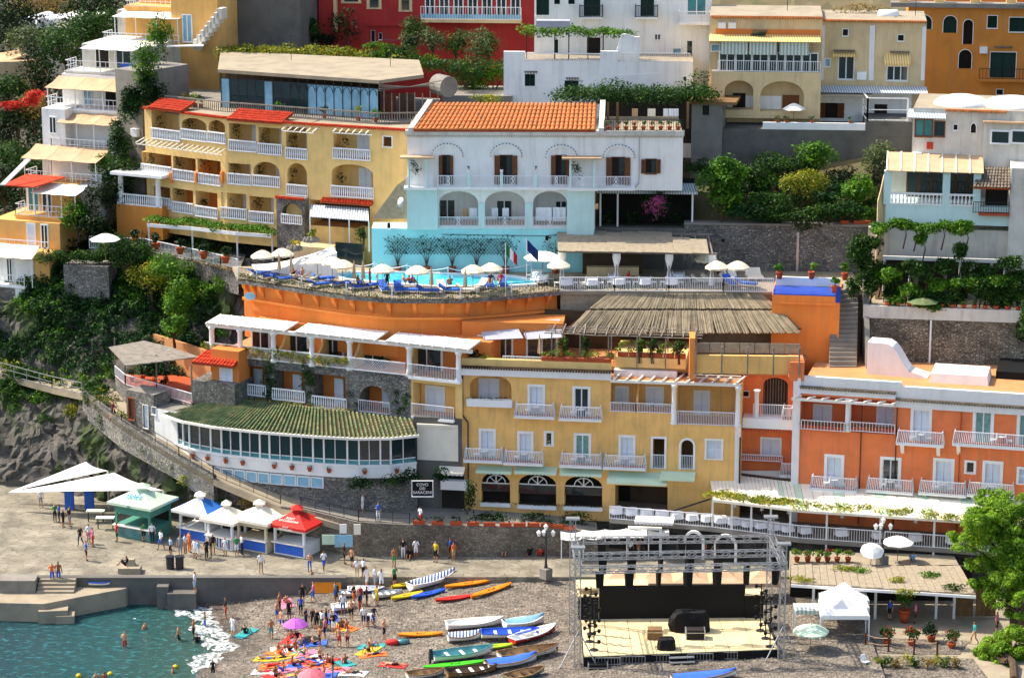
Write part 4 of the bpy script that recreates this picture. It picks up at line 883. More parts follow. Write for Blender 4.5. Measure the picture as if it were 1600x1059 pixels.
for S in segs:
    n = max(1,round(S.L / .95))
    for i in range(n):
        u0,u1 = S.L * i / n,S.L * (i + 1) / n; w = MB(); pw = .13 if i % 2 == 0 else .05
        w.box(S,u0,u0 + pw,vsill + .1,vtop,-.22,.0); w.box(S,u0 + pw,u1,vsill + .42,vsill + .48,-.16,-.1); W_ = w.build('window','white_paint',vr)
        put(u_pane('glass'),'pane',W_,S,u0 + pw,u1,vsill + .48,vtop,-.14); put(u_pane('glass_teal'),'pane',W_,S,u0 + pw,u1,vsill + .1,vsill + .42,-.13)
    for i in range(max(1,int(S.L / 1.5))):
        u = .5 + i * 1.5
        if u < S.L:
            c = S.p(u,vsill - .62,.14); b = MB(); b.lathe(c,[(.12,0),(.2,.25),(.22,.3)],8); P_ = b.build('wall_pot','pot',vr); leaves('pot_leaves',[(c + Vector((0,0,.38)),(.2,.15,.12))],18,.12,'lf_mid',P_)
# lower row of frosted windows in the base
for k in (1,2,3):
    S = segs[k]; n = max(2,round(S.L / 1.1))
    for i in range(n): window(vr,S,.1 + S.L * i / n,S.L * (i + 1) / n - .05,vsill - 2.0,vsill - 1.15,'blue',d=-.07,fw=.05,cols=1,deep=-.02,sill=False)
# roof: eave in front of the glass, ridge against the hotel
RG = [F.p(HU(x,640,.8),0,.8) for x in (352,366,395,440,500,548,600,643)]; rz = F.uz(500,634,.8)[1] - .25
EV = []
for i,p in enumerate(VP):
    t = VP[min(i + 1,len(VP) - 1)] - VP[max(i - 1,0)]; t.z = 0; t.normalize(); EV.append(Vector((p.x,p.y,vtop + .3)) + Vector((t.y,-t.x,0)) * .7)
rb_ = MB(); tl = MB(); rp = MB()
for i in range(len(EV) - 1):
    a,c,d_,e = EV[i],EV[i + 1],Vector((RG[i + 1].x,RG[i + 1].y,rz)),Vector((RG[i].x,RG[i].y,rz)); rb_.extrude([a,c,d_,e],(0,0,-.12))
    n = max(2,round((c - a).length / .36))
    for k in range(n):
        p0 = a.lerp(c,(k + .5) / n); p1 = e.lerp(d_,(k + .5) / n); m_ = max(3,int((p1 - p0).length / .42))
        for j in range(m_):
            q0,q1 = p0.lerp(p1,j / m_),p0.lerp(p1,(j + 1.06) / m_); tl.bar(q0 + Vector((0,0,.05)),q1 + Vector((0,0,.03)),.125,0,5,.1)
    rp.bar(a + Vector((0,0,-.02)),c + Vector((0,0,-.02)),.1)
RR = rb_.build('roof','wood_d',vr); tl.build('roof_tiles','tile_green',RR,kind='stuff'); rp.build('gutter','wood_w',vr)
# cream blind and service bay right of the veranda
S = FR(650,206.2,722,205.6,700); b = MB(); x0,x1,z0,z1 = S.rect(652,664,716,718,0); b.box(S,x0,x1,z0,z1,0,.06); b.bar(S.p(x0,z1,.1),S.p(x1,z1,.1),.09); b.bar(S.p(x0,z0,.05),S.p(x1,z0,.05),.04)
b.build('roller_blind','canvas',r)
b = MB(); b.box(S,-.2,S.L,4.3,z1 + .6,-.8,-.05); b.build('service_wall','concrete_d',r)
a0 = S.rect(688,752,728,766,.7); b = MB(); b.box(S,a0[0],a0[1],a0[2],a0[3],-.04,.6); b.build('shop_canopy','canvas_w',r); a0 = S.rect(684,730,724,742,.7); awning(r,S,684,728,724,743,0,.8,'canvas')
a0 = S.rect(690,740,725,758,.1); b = MB(); b.box(S,a0[0],a0[1],4.7,a0[3],-.04,.02); b.build('shop_opening','interior',r)
# ================================================================ POOL DECK
DZ = 21.0
ed = [GZ(x,y,DZ) for x,y in ((372,437),(400,441),(470,452),(540,462),(612,468),(720,468),(800,462),(876,455))]
pd = thing('pool_terrace','orange corbelled pool terrace curving above the hotel pergola','terrace',(ed[4].x,ed[4].y + 3,DZ - 4))
def offs(P,d):
    o = []
    for i,p in enumerate(P):
        t = P[min(i + 1,len(P) - 1)] - P[max(i - 1,0)]; t.z = 0; t.normalize(); o.append(p + Vector((-t.y,t.x,0)) * d)
    return o
wl = offs(ed,.75); R0 = GZ(1215,455,DZ)
b = MB(); b.sheet([[p - Vector((0,0,.25)) for p in wl],[p - Vector((0,0,5)) for p in wl]]); bd = offs(ed,.55); b.sheet([[p - Vector((0,0,1.55)) for p in bd],[p - Vector((0,0,1.75)) for p in bd]],0,.3,(0,1,0)); b.build('curved_wall','orange',pd)
b = MB(); pts = ed + [Vector((R0.x,ed[-1].y - .0,DZ)),Vector((R0.x + 7,ed[-1].y,DZ)),Vector((R0.x + 7,222,DZ)),Vector((ed[0].x - 1,222,DZ))]; b.extrude([p + Vector((0,0,-.28)) for p in pts],(0,0,.28)); b.build('deck','pave',pd)
b = MB(); e2 = offs(ed,-.08); b.sheet([[p + Vector((0,0,-.0)) for p in e2],[p + Vector((0,0,-.3)) for p in e2]],0,.25,(0,-1,0)); b.build('deck_edge','stone_grey',pd)
for i in range(17):
    t = (i + .5) / 17 * (len(ed) - 1); k = int(t); q = ed[k].lerp(ed[k + 1],t - k); w = wl[k].lerp(wl[k + 1],t - k); tg = (ed[k + 1] - ed[k]).normalized() * .16
    pr = [(w,-.3),(q.lerp(w,.15),-.3),(q.lerp(w,.3),-.65),(q.lerp(w,.7),-1.0),(w.lerp(q,.02),-1.55)]
    b = MB(); b.extrude([p + Vector((0,0,z)) - tg for p,z in pr],tg * 2); b.build('corbel','orange',pd)
er = offs(ed,.12); rail(pd,er,1.0,.14,.014,'rail_b',rr=.022)
for i,p in enumerate(er): 
    b = MB(); b.bar(p,p + Vector((0,0,1.1)),.05); b.build('rail_post','rail',pd)
def along(P,n): 
    o = []
    for i in range(n):
        t = (i + .5) / n * (len(P) - 1); k = min(int(t),len(P) - 2); o.append(P[k].lerp(P[k + 1],t - k))
    return o
leaves('rail_creeper',[(p + Vector((0,-.08,random.uniform(.05,.5))),(.35,.18,.28)) for p in along(er,90)],2200,.15,'lf_olive',pd)
leaves('rail_blossom',[(p + Vector((0,-.1,random.uniform(.0,.3))),(.35,.16,.18)) for p in along(er,70)],350,.13,'lf_dry',pd)
# left end rooms: oval window
LF = FR(375,214.6,412,213.6,460); wdw = MB(); u,z = LF.uz(391,449); 
b = MB(); b.lathe((0,0,0),[(.42,-.05),(.42,.05)],16); me = b.mesh('oval_window','glass_blue')
o = LF.p(LF.L * .45,DZ - .75,.1); link('oval_window',me,pd,Matrix.Translation(o) @ Matrix.Rotation(LF.yaw(),4,'Z') @ Matrix.Rotation(R(90),4,'X') @ Matrix.Diagonal((1.2,.75,1,1)))
# pool
pool = [(523,431),(545,427),(600,426),(700,429),(800,433),(836,438),(838,446),(760,450),(680,449),(590,443),(540,438)]
pv = [GZ(x,y,DZ + .05) for x,y in pool]; pt = thing('swimming_pool','bright turquoise swimming pool on the hotel terrace','pool',(pv[4].x,pv[4].y,DZ))
b = MB(); b.poly([p for p in pv][::-1]); b.build('pool_water','pool',pt); b = MB(); c = sum(pv,Vector()) / len(pv)
for i in range(len(pv)): p,q = pv[i],pv[(i + 1) % len(pv)]; b.bar(p + Vector((0,0,.02)),q + Vector((0,0,.02)),.14)
b.build('coping','white_paint',pt)
# ---------------------------------------------------------------- terrace furniture prototypes
def parasol_proto(name,m,rad=.98,h=2.35,n=8,val=.16):
    t = thing(name,'x','parasol',(0,0,0)); b = MB(); b.bar((0,0,0),(0,0,h + .1),.025,0,6); b.build('pole','wood',t)
    b = MB(); b.lathe((0,0,0),[(.25,0),(.25,.08),(.05,.12)],10); b.build('base','concrete',t)
    b = MB(); prof = [(rad,h - .5 - val),(rad,h - .5),(rad * .66,h - .26),(rad * .3,h - .07),(.03,h)]; vs = []; N = n * 2
    for r_,z in prof:
        for k in range(N):
            a = 2 * math.pi * k / N; rr = r_ * (1 if k % 2 == 0 else .96); zz = z + (0 if k % 2 == 0 else (.05 if z == prof[0][1] else -.015)); vs.append((rr * math.cos(a),rr * math.sin(a),zz))
    fs = [(i * N + k,i * N + (k + 1) % N,(i + 1) * N + (k + 1) % N,(i + 1) * N + k) for i in range(4) for k in range(N)]; b.add(vs,fs); b.build('canopy',m,t)
    b = MB()
    for k in range(n): a = 2 * math.pi * k / n; b.bar((0,0,h - .12),(rad * .95 * math.cos(a),rad * .95 * math.sin(a),h - .53),.012)
    b.build('ribs','wood',t); return t
def closed_proto():
    t = thing('closed_parasol','x','parasol',(0,0,0)); b = MB(); b.bar((0,0,0),(0,0,2.5),.025,0,6); b.build('pole','wood',t); b = MB()
    vs = []; prof = [(.2,.95),(.17,1.3),(.12,1.9),(.03,2.42)]; N = 12
    for r_,z in prof:
        for k in range(N): a = 2 * math.pi * k / N; rr = r_ * (1 if k % 2 else .62); vs.append((rr * math.cos(a),rr * math.sin(a),z))
    b.add(vs,[(i * N + k,i * N + (k + 1) % N,(i + 1) * N + (k + 1) % N,(i + 1) * N + k) for i in range(3) for k in range(N)] + [tuple(range(N - 1,-1,-1))]); b.build('folded_canopy','canvas_tan',t)
    b = MB(); b.lathe((0,0,0),[(.25,0),(.25,.08),(.05,.12)],10); b.build('base','concrete',t); return t
def lounger_proto(name,cush):
    t = thing(name,'x','sun lounger',(0,0,0)); b = MB()
    b.hexa([(-.32,-.95,.28),(.32,-.95,.28),(.32,.35,.28),(-.32,.35,.28),(-.32,-.95,.4),(.32,-.95,.4),(.32,.35,.4),(-.32,.35,.4)])
    b.hexa([(-.32,.35,.28),(.32,.35,.28),(.32,.95,.68),(-.32,.95,.68),(-.32,.3,.4),(.32,.3,.4),(.32,.9,.8),(-.32,.9,.8)]); b.build('cushion',cush,t)
    for x in (-.27,.27):
        for y in (-.8,.6): b = MB(); b.bar((x,y,0),(x,y,.28),.03); b.build('leg','wood_w',t)
    b = MB(); b.rbox((0,-.1,.22),(.68,1.8,.05)); b.build('frame','wood_w',t); return t
class Repeat:
    """first use moves the prototype, later uses copy it with its parts"""
    def __init__(s,proto): s.p = proto; s.used = False
    def at(s,loc,rz,label,group,sc=1):
        mw = TR(loc,rz,sc)
        if not s.used: s.used = True; s.first = mw; o = s.p; s.p['label'] = label; s.p['group'] = group; o.matrix_basis = mw; return o
        return copy_tree(s.p,mw,label,group)
def chair_proto(name,m,cat='chair'):
    t = thing(name,'x',cat,(0,0,0)); b = MB(); b.rbox((0,0,.42),(.44,.44,.05)); b.build('seat',m,t); b = MB(); b.hexa([(-.22,.19,.47),(.22,.19,.47),(.22,.23,.47),(-.22,.23,.47),(-.2,.26,.9),(.2,.26,.9),(.2,.3,.9),(-.2,.3,.9)]); b.build('backrest',m,t)
    for x in (-.18,.18):
        for y in (-.18,.18): b = MB(); b.bar((x * 1.1,y * 1.1,0),(x,y,.42),.02); b.build('leg',m,t)
    return t
def cloth_table_proto(name,m):
    t = thing(name,'x','table',(0,0,0)); vs = []; N = 16; b = MB()
    for r_,z in ((.52,.3),(.46,.55),(.45,.75)):
        for k in range(N):
            a = 2 * math.pi * (k + .5) / N; ca,sa = math.cos(a),math.sin(a); q = 1 / max(abs(ca),abs(sa)); w = r_ * q * (1 + (.05 if k % 2 and z < .6 else 0)); vs.append((ca * w,sa * w,z + (.04 if k % 4 == 1 and z < .4 else 0)))
    b.add(vs,[(i * N + k,i * N + (k + 1) % N,(i + 1) * N + (k + 1) % N,(i + 1) * N + k) for i in range(2) for k in range(N)] + [tuple(2 * N + k for k in range(N))]); b.build('tablecloth',m,t)
    for x in (-.35,.35):
        for y in (-.35,.35): b = MB(); b.bar((x,y,0),(x,y,.7),.025); b.build('leg','wood_d',t)
    return t
P_open = Repeat(parasol_proto('parasol','parasol')); P_shut = Repeat(closed_proto()); L_cream = Repeat(lounger_proto('sun_lounger','canvas')); L_blue = Repeat(lounger_proto('sun_lounger','towel_b'))
CH_w = Repeat(chair_proto('white_chair','white_paint')); T_w = Repeat(cloth_table_proto('dining_table','cloth_w'))
for i,(x,y) in enumerate(((410,397),(441,394),(496,405),(519,407),(535,412),(598,419),(652,421),(739,420),(767,417),(873,412),(1103,402),(1120,414),(1153,414))):
    q = GZ(x,y,DZ + 2.0); P_open.at((q.x,q.y,DZ),.3 * i,'open cream parasol on the pool terrace, %s from the left' % ORD[i],'cream parasols on the pool terrace')
for i,(x,y) in enumerate(((436,408),(455,411),(553,421),(567,421),(674,431),(727,433))):
    q = GZ(x,y,DZ + 1.7); P_shut.at((q.x,q.y,DZ),.2 * i,'folded tan parasol beside the pool, %s from the left' % ORD[i],'folded parasols beside the pool')
big = Repeat(parasol_proto('large_parasol','canvas_w',1.65,2.6,4,.12)); q = GZ(848,400,DZ + 2.2); big.at((q.x,q.y,DZ),.78,'large white square parasol over the tables at the pool bar',None)
def on_deck(x,y): return GZ(x,y,DZ)
ic = ib = 0
for x,y,col,a in ((405,432,'b',2.2),(420,436,'b',2.2),(440,441,'b',2.1),(470,437,'c',-2.1),(485,441,'c',-2.1),(505,440,'b',2.0),(498,449,'b',2.1),(530,448,'b',2.0),(560,453,'b',2.0),(575,451,'b',2.2),(600,455,'b',.2),(622,456,'b',.1),
        (638,458,'b',1.4),(668,459,'b',1.5),(694,455,'c',.4),(703,458,'b',1.5),(730,458,'c',1.5),(750,452,'c',-.5),(765,450,'b',.1),(786,449,'b',.1),(1097,443,'c',1.5),(1113,443,'c',1.3),(1132,440,'c',.2),(1147,440,'c',.2),(1140,446,'b',.3),(1165,448,'b',1.2),(1172,436,'c',.1),(1184,436,'c',.1)):
    q = on_deck(x,y)
    if col == 'b': L_blue.at((q.x,q.y,DZ),a,'sun lounger with blue towel on the pool terrace, %s such from the left' % ORD[ib],'blue towelled loungers'); ib += 1
    else: L_cream.at((q.x,q.y,DZ),a,'cream cushioned sun lounger on the pool terrace, %s such from the left' % ORD[ic],'cream loungers'); ic += 1
# post and rope fence behind the pool
fe = [GZ(x,y,DZ) for x,y in ((455,428),(505,423),(540,424),(585,427),(636,430),(700,434),(752,432),(830,428))]; t = thing('rope_fence','white posts joined by a sagging rope behind the pool','fence',fe[3])
for p in fe: b = MB(); b.bar(p,p + Vector((0,0,.95)),.04); b.build('post','white_paint',t)
for p,q in zip(fe,fe[1:]): b = MB(); b.tube([p.lerp(q,k / 8) + Vector((0,0,.85 - .3 * math.sin(math.pi * k / 8))) for k in range(9)],.035,0,5); b.build('rope','cloth_w',t)
# flag poles
for x,y0,y1,cols,lab in ((790,463,376,('#1f7a3c','#f0f0f0','#c8232c'),'tall pole with a drooping green white and red flag by the pool'),(823,456,380,('#1c2f6e','#1c2f6e','#22387c'),'tall pole with a limp dark blue flag by the pool')):
    q = GZ(x,y0,DZ); t = thing('flagpole',lab,'flag',q); b = MB(); b.bar(q,q + Vector((0,0,4.4)),.035,0,6); b.build('pole','white_paint',t)
    for k,c in enumerate(cols):
        mat('flag%d%s' % (k,c),c,.8,.05,4); b = MB(); rows = [[q + Vector((.04 + (k + i / 2) * .3,.06 * math.sin(3 * (k + i / 2)),4.35 - j * .3 - (k + i / 2) * .32)) for i in range(3)] for j in range(4)]; b.sheet(rows); b.build('flag','flag%d%s' % (k,c),t)
# bar pergola with reed roof
BP = [GZ(x,y,DZ) for x,y in ((878,444),(963,446),(1045,447),(1112,448))]; BQ = [p + Vector((0,5.2,0)) for p in BP]
t = thing('pool_bar','open pool bar under a ragged reed roof with tied white curtains','bar',(BP[1].x,BP[1].y + 2,DZ))
for p in BP + BQ[1:]: b = MB(); b.bar(p,p + Vector((0,0,2.75)),.06); b.build('post','weathered',t)
b = MB(); b.bar(BP[0] + Vector((-.3,0,2.75)),BP[3] + Vector((.4,0,2.75)),.07); b.build('beam','weathered',t); b = MB(); b.bar(BQ[0] + Vector((-.3,0,3.3)),BQ[3] + Vector((.4,0,3.3)),.07); b.build('beam','weathered',t)
for k in range(12): p = BP[0].lerp(BP[3],k / 11); b = MB(); b.bar(p + Vector((0,-.35,2.78)),p + Vector((0,5.3,3.36)),.05); b.build('rafter','weathered',t)
for k in range(9):
    p = BP[0].lerp(BP[3],k / 9) + Vector((-.35,0,0)); q = BP[0].lerp(BP[3],(k + 1) / 9) + Vector((-.3,0,0)); y1 = [4.6,5.3,5.4,4.9,5.2,5.5,5.3,3.2,2.6][k]; b = MB()
    b.sheet([[p + Vector((0,-.45 + random.uniform(-.1,.1),2.92)),q + Vector((0,-.4 + random.uniform(-.1,.1),2.9))],[p + Vector((0,y1 * .5,3.2)),q + Vector((0,y1 * .5,3.16))],[p + Vector((0,y1,3.46)),q + Vector((0,y1,3.44))]],0,.06); b.build('reed_mat','reed',t)
for p in BP:
    b = MB(); N = 12; vs = []
    for r_,z in ((.28,2.7),(.3,2.3),(.09,1.35),(.2,.6),(.24,.1)):
        for k in range(N): a = 2 * math.pi * k / N; rr = r_ * (1 if k % 2 else .75); vs.append((p.x + rr * math.cos(a) * 1.3,p.y + .1 + rr * math.sin(a),p.z + z))
    b.add(vs,[(i * N + k,i * N + (k + 1) % N,(i + 1) * N + (k + 1) % N,(i + 1) * N + k) for i in range(4) for k in range(N)]); b.build('curtain','canvas_w',t,True)
c0,c1 = GZ(917,437,DZ),GZ(998,437,DZ); b = MB(); b.hexa([c0,c1,c1 + Vector((0,.7,0)),c0 + Vector((0,.7,0))] + [v + Vector((0,0,1.05)) for v in (c0,c1,c1 + Vector((0,.7,0)),c0 + Vector((0,.7,0)))]); b.build('counter','cream',t)
b = MB(); b.rbox((c0.x + 2.2,c0.y + 2.4,DZ),(5,.4,1.9)); b.build('back_shelf','interior2',t)
it = 0
for x,y in ((847,447),(885,452),(925,452),(967,451),(1008,451),(1050,451),(960,446),(1060,443),(840,440)):
    q = on_deck(x,y); T_w.at((q.x,q.y + .6,DZ),.1,'pool bar table with white cloth, %s from the left' % ORD[it],'white tables at the pool bar'); it += 1
    for s in (-1,1): CH_w.at((q.x + s * .75,q.y + .6,DZ),s * 1.57,'white chair on the %s side of the %s pool bar table' % ('left' if s < 0 else 'right',ORD[it - 1]),'white chairs at the pool bar')
rl = [GZ(876,455,DZ),GZ(960,455,DZ),GZ(1045,456,DZ),GZ(1130,456,DZ),GZ(1208,457,DZ)]; rail(pd,rl,1.15,.15,.017,'rail',rr=.03)
leaves('planter_leaves',[(p + Vector((0,.25,.2)),(.4,.15,.2)) for p in along(rl[:3],24)],420,.15,'lf_mid',pd)
b = MB(); b.hexa([GZ(876,455,DZ) + Vector((0,.15,-5)),Vector((R0.x,rl[0].y + .15,DZ - 5)),Vector((R0.x,rl[0].y + .6,DZ - 5)),GZ(876,455,DZ) + Vector((0,.6,-5)),GZ(876,455,DZ) + Vector((0,.15,-.3)),Vector((R0.x,rl[0].y + .15,DZ - .3)),Vector((R0.x,rl[0].y + .6,DZ - .3)),GZ(876,455,DZ) + Vector((0,.6,-.3))]); b.build('back_wall','reed',pd)
# ================================================================ thatched restaurant below the bar
tt = thing('thatched_restaurant','restaurant terrace under a long reed thatched roof','restaurant',GZ(1060,560,17))
e0,e1 = GZ(884,505,18.7),GZ(1256,521,18.7); g0,g1 = GZ(950,459,20.7),GZ(1190,459,20.7); e0.y = e1.y = (e0.y + e1.y) / 2; g0.y = g1.y = rl[0].y - .15; nb = 230
b = MB(); b.sheet([[e0,e1],[g0,g1]],0,.1); b.build('roof_bed','wood_d',tt)
ba = MB(); bb2 = MB()
for k in range(nb):
    s = (k + .5) / nb; p = e0.lerp(e1,s); q = g0.lerp(g1,s); m = p.lerp(q,.5) + Vector((0,0,.1)); j = lambda: Vector((random.uniform(-.05,.05),random.uniform(-.05,.05),random.uniform(-.03,.03)))
    ba.bar(q + j() + Vector((0,0,.1)),m.lerp(p,-.1) + j(),.065,0,5); ba.bar(m + j() + Vector((0,0,-.03)),p + j() + Vector((random.uniform(-.1,.1),-.35 - random.random() * .25,-.28)),.07,0,5)
ba.build('thatch','thatch',tt,kind='stuff')
zf = 16.9; p0,p1 = GZ(1085,580,zf),GZ(1250,582,zf); S = Fr((p0.x,p0.y),(p1.x,p1.y))
b = MB(); b.box(S,0,S.L,zf - .15,zf + 1.3,-.3,0); b.build('low_wall','yellow',tt); b = MB(); b.box(S,S.L * .9,S.L + .3,zf - .6,zf + .9,-2,.3); b.build('low_wall','coral',tt)
for k in range(7): b = MB(); b.box(S,k * S.L / 7 + .03,(k + 1) * S.L / 7 - .03,zf + 1.3,19,-.9,-.85); b.build('reed_screen','reed',tt)
for k in range(5): b = MB(); u = .1 + k * (S.L - .2) / 4; b.bar(S.p(u,zf - .15,.35),S.p(u,19,.35),.06); b.build('post','weathered',tt)
b = MB(); b.box(S,-.4,0.02,zf - .6,19.6,-2,.2); b.build('chimney','orange',tt)
# pergola terrace with vines on the yellow wing roof
F = YF; zq = zt_y = F.uz(840,588)[1] + .7; t = thing('vine_pergola','rough pole pergola with flowering planters on the yellow wing roof','pergola',F.p(F.uz(960,570)[0],zq,-2))
ua,ub = F.uz(862,540,-1)[0],F.uz(1085,540,-1)[0]
for k in range(6):
    for d in (-1.0,-3.4): u = ua + (ub - ua) * k / 5; b = MB(); b.bar(F.p(u,zq,d),F.p(u,zq + 2.6,d),.05); b.build('post','weathered',t)
for d in (-1,-1.8,-2.6,-3.4): b = MB(); b.tube([F.p(ua - .6 + (ub - ua + 1.2) * k / 6,zq + 2.6 + random.uniform(-.06,.06),d) for k in range(7)],.05); b.build('pole','weathered',t)
for k in range(14): u = ua + (ub - ua) * k / 13; b = MB(); b.bar(F.p(u,zq + 2.72,-.6),F.p(u + random.uniform(-.2,.2),zq + 2.72,-3.8),.035); b.build('pole','weathered',t)
b = MB(); b.box(F,ua - 1.4,ub,zq - .5,zq + 3.0,-7.5,-7.2); b.box(F,ua - 3,ub + 8,zq - .4,zq - .1,-7.2,-1.7,1); b.build('back_wall',['interior2','tan_floor'],t)
def planter_row(F,u0,u1,z,d,m1,m2,lab,n=500,h=.45,grp=None,m='terracotta'):
    t = thing('planter_box',lab,'planter',F.p((u0 + u1) / 2,z,d),grp); k = max(1,round((u1 - u0) / .9))
    for i in range(k): b = MB(); b.box(F,u0 + (u1 - u0) * i / k + .02,u0 + (u1 - u0) * (i + 1) / k - .02,z,z + .3,d - .15,d + .15); b.build('trough',m,t)
    cl = [(F.p(random.uniform(u0,u1),z + .3 + random.uniform(.1,h),d),(.3,.22,.25)) for i in range(int((u1 - u0) * 4))]
    leaves('foliage',cl,n,.17,m1,t)
    if m2: leaves('blossom',cl,n // 5,.15,m2,t)
    return t
ze = F.uz(840,588)[1] + 1.25
planter_row(F,F.uz(845,560)[0],F.uz(955,560)[0],ze,-.3,'lf_bright','lf_red','terracotta troughs with bright plants at the left of the vine pergola',500)
planter_row(F,F.uz(962,560)[0],F.uz(1070,560)[0],ze + .3,-1.4,'lf_bright','lf_red','terracotta troughs of leafy plants with red flowers under the vine pergola',1100,.9)
for i,x in enumerate((880,915,1000,1020,1062)): bush('leafy vine climbing a pergola post, %s from the left' % ORD[i],F.p(F.uz(x,545,-1.2)[0],ze + 1.0,-1.2),(.6,.4,1.0),330,.2,'lf_mid',group='vines on the roof pergola',name='climbing_vine',k=6,cat='vine')
# grey sun sails left of the thatch
for i,q in enumerate((((748,507),(806,503),(818,528),(757,531)),((813,502),(875,498),(880,527),(822,530)))):
    t = thing('sun_awning','grey sun awning over the orange rooms, %s of two' % ('left' if i == 0 else 'right'),'awning',PY(q[3][0],560,208)); Y = (210.4,210.0,207.6,208.0); P = [PY(*c,y) for c,y in zip(q,Y)]
    b = MB(); b.sheet([[P[0].lerp(P[1],k / 5) - Vector((0,0,.0)) for k in range(6)],[P[0].lerp(P[3],.5).lerp(P[1].lerp(P[2],.5),k / 5) - Vector((0,0,.1)) for k in range(6)],[P[3].lerp(P[2],k / 5) for k in range(6)]],0,.02); b.build('canvas','canvas_grey',t)
    for c in (P[2],P[3]): b = MB(); b.bar(c,Vector((c.x,c.y + 2.5,c.z + .5)),.02); b.build('arm','metal_d',t)
RW = FR(722,209.5,880,208.9,540); t = thing('orange_room_block','shaded orange rooms behind the grey sun awnings','hotel',RW.p(4,17,-1)); b = MB(); b.box(RW,0,RW.L,16.5,19.2,-3,0); b.build('wall','orange_room',t)
for x0,x1 in ((748,768),(780,800),(824,870)): window(t,RW,*RW.rect(x0,525,x1,566),'glass',fw=.1,deep=-.02,name='french_door',sill=False)
q = F.p(F.uz(843,560,-1)[0],zq,-1); P_shut.at((q.x,q.y,q.z),0,'folded cream parasol on the yellow wing roof terrace',None)
T_rail = rail(t,[F.p(F.uz(785,572)[0],zq,-.3),F.p(F.uz(845,572)[0],zq,-.3)],.8,.12); bush('broad spiky plant on the yellow wing roof terrace',F.p(F.uz(745,556,-.8)[0],zq + .6,-.8),(1.0,.6,.6),350,.22,'lf_dark',k=6); bush('low flowering bush at the yellow wing roof corner',F.p(F.uz(760,566,-.5)[0],zq + .5,-.5),(1.3,.35,.3),260,.17,'lf_yellow',k=6,stem=False)
# ================================================================ orange corner with blue tiled basin
KF = FR(1206,210.6,1312,209.8,480); t = thing('blue_basin_terrace','orange corner terrace with a bright blue tiled basin','terrace',KF.p(2,15,-2)); zk = KF.uz(1260,462)[1]
b = MB(); b.box(KF,0,KF.L,14,zk,-5.5,0); b.box(KF,.6,KF.L - .3,zk - .75,zk - .6,0,.12); b.build('wall','orange',t); b = MB(); b.box(KF,.05,KF.L - .05,zk,zk + .08,-3.2,-.02); b.build('blue_tiles','blue_tile',t)
b = MB(); b.box(KF,.1,KF.L - .1,zk,zk + .75,-3.6,-3.3); b.build('white_wall','white_paint',t); b = MB(); b.box(KF,KF.L - .35,KF.L + .05,zk - .5,zk + .75,-.4,.03); b.build('blue_post','blue_tile',t)
for i,(x,y,z) in enumerate(((1218,430,21.4),(1268,430,21.4),(1320,432,21.4),(1304,452,zk + .7))):
    q = PY(x,y,213.5 if i < 3 else 210); potted('terracotta urn with a small palm on the wall by the blue basin, %s' % ('leftmost','middle','rightmost','lowest')[i],q - Vector((0,0,.3)),.8,.45,'lf_bright','terracotta',.28,.6,90,.3,'urns by the blue basin','palm_urn')
# stairs beside it
sa = thing('outdoor_stairs','steep grey stairs climbing between orange wall and stone wall','stairs',GZ(1335,572,16)); q0 = GZ(1335,572,15.9); n = 18
for k in range(n): b = MB(); b.rbox((q0.x - .9 + .03 * k,q0.y + .2 + k * .26,15.4),(2.2,.3,.5 + .31 * k)); b.build('step','concrete',sa)
b = MB(); b.hexa([(q0.x + .9,q0.y - .2,15.4),(q0.x + 1.25,q0.y - .2,15.4),(q0.x + 1.5,q0.y + 5,15.4),(q0.x + 1.1,q0.y + 5,15.4),(q0.x + .9,q0.y - .2,17),(q0.x + 1.25,q0.y - .2,17),(q0.x + 1.5,q0.y + 5,22),(q0.x + 1.1,q0.y + 5,22)]); b.build('side_wall','concrete',sa)
# ================================================================ white house above the pool
WF = FR(580,220.0,1066,219.6,300)
B = Bld('white_arcaded_house','white house with base tinted by pool light, arched loggias and terracotta tiled roof',WF,'house',DZ); F = WF; r = B.root; U = lambda x,y=300: F.uz(x,y)[0]
z_eave = F.uz(800,209)[1]; z_bal = F.uz(800,289)[1]; z_arc = F.uz(800,352)[1]
arcs = ((686,747),(758,820),(833,886))
for x0,x1 in arcs: a = B.recess(x0,299,x1,352,2.2,'white_wall',arch=.95)
B.stuck(687,312,711,351,'glass',-2.2,name='french_door',sill=False,fw=.08); B.stuck(776,313,800,351,'glass',-2.2,name='french_door',sill=False,fw=.08); B.stuck(868,314,885,330,'glass',-2.2,fw=.08)
for x0,y0,x1,y1 in ((691,243,703,288),(781,243,800,288),(868,243,884,288),(956,246,976,289)): B.win(x0,y0,x1,y1,'openbrown',fw=.05,fm='brown',sill=False,name='french_door')
B.win(1009,249,1025,271,'openbrown',fw=.06,fm='brown'); B.win(605,348,610,358,'dark',fw=.01); B.win(852,368,857,376,'dark',fw=.02)
u_h = U(637); B.block(u_h,F.L,z_bal - .45,z_eave,9,'white_wall',roof='pave'); B.block(u_h,U(930),z_arc - .3,z_bal - .45,9,'white_wall',roof='pave',name='arcade_wall'); B.h = [h for h in B.h if h[3] < z_arc]
B.block(.0,U(930),DZ - .2,z_arc - .3,2.6,'turquoise',d=0.0,roof='pale_turq',name='pool_tint_base')  # white lower wall; light thrown up by the pool is painted in as turquoise
B.box('pier','pale_turq',u_h - .05,U(684),z_arc - .3,z_bal - .35,0,.55); B.box('pier','pale_turq',U(886),U(928),z_arc - 1.2,z_bal - .35,.0,.6); B.box('pier','pale_turq',U(748),U(757),z_arc - .3,z_arc + 1.9,.0,.1); B.box('pier','pale_turq',U(821),U(832),z_arc - .3,z_arc + 1.9,.0,.1)
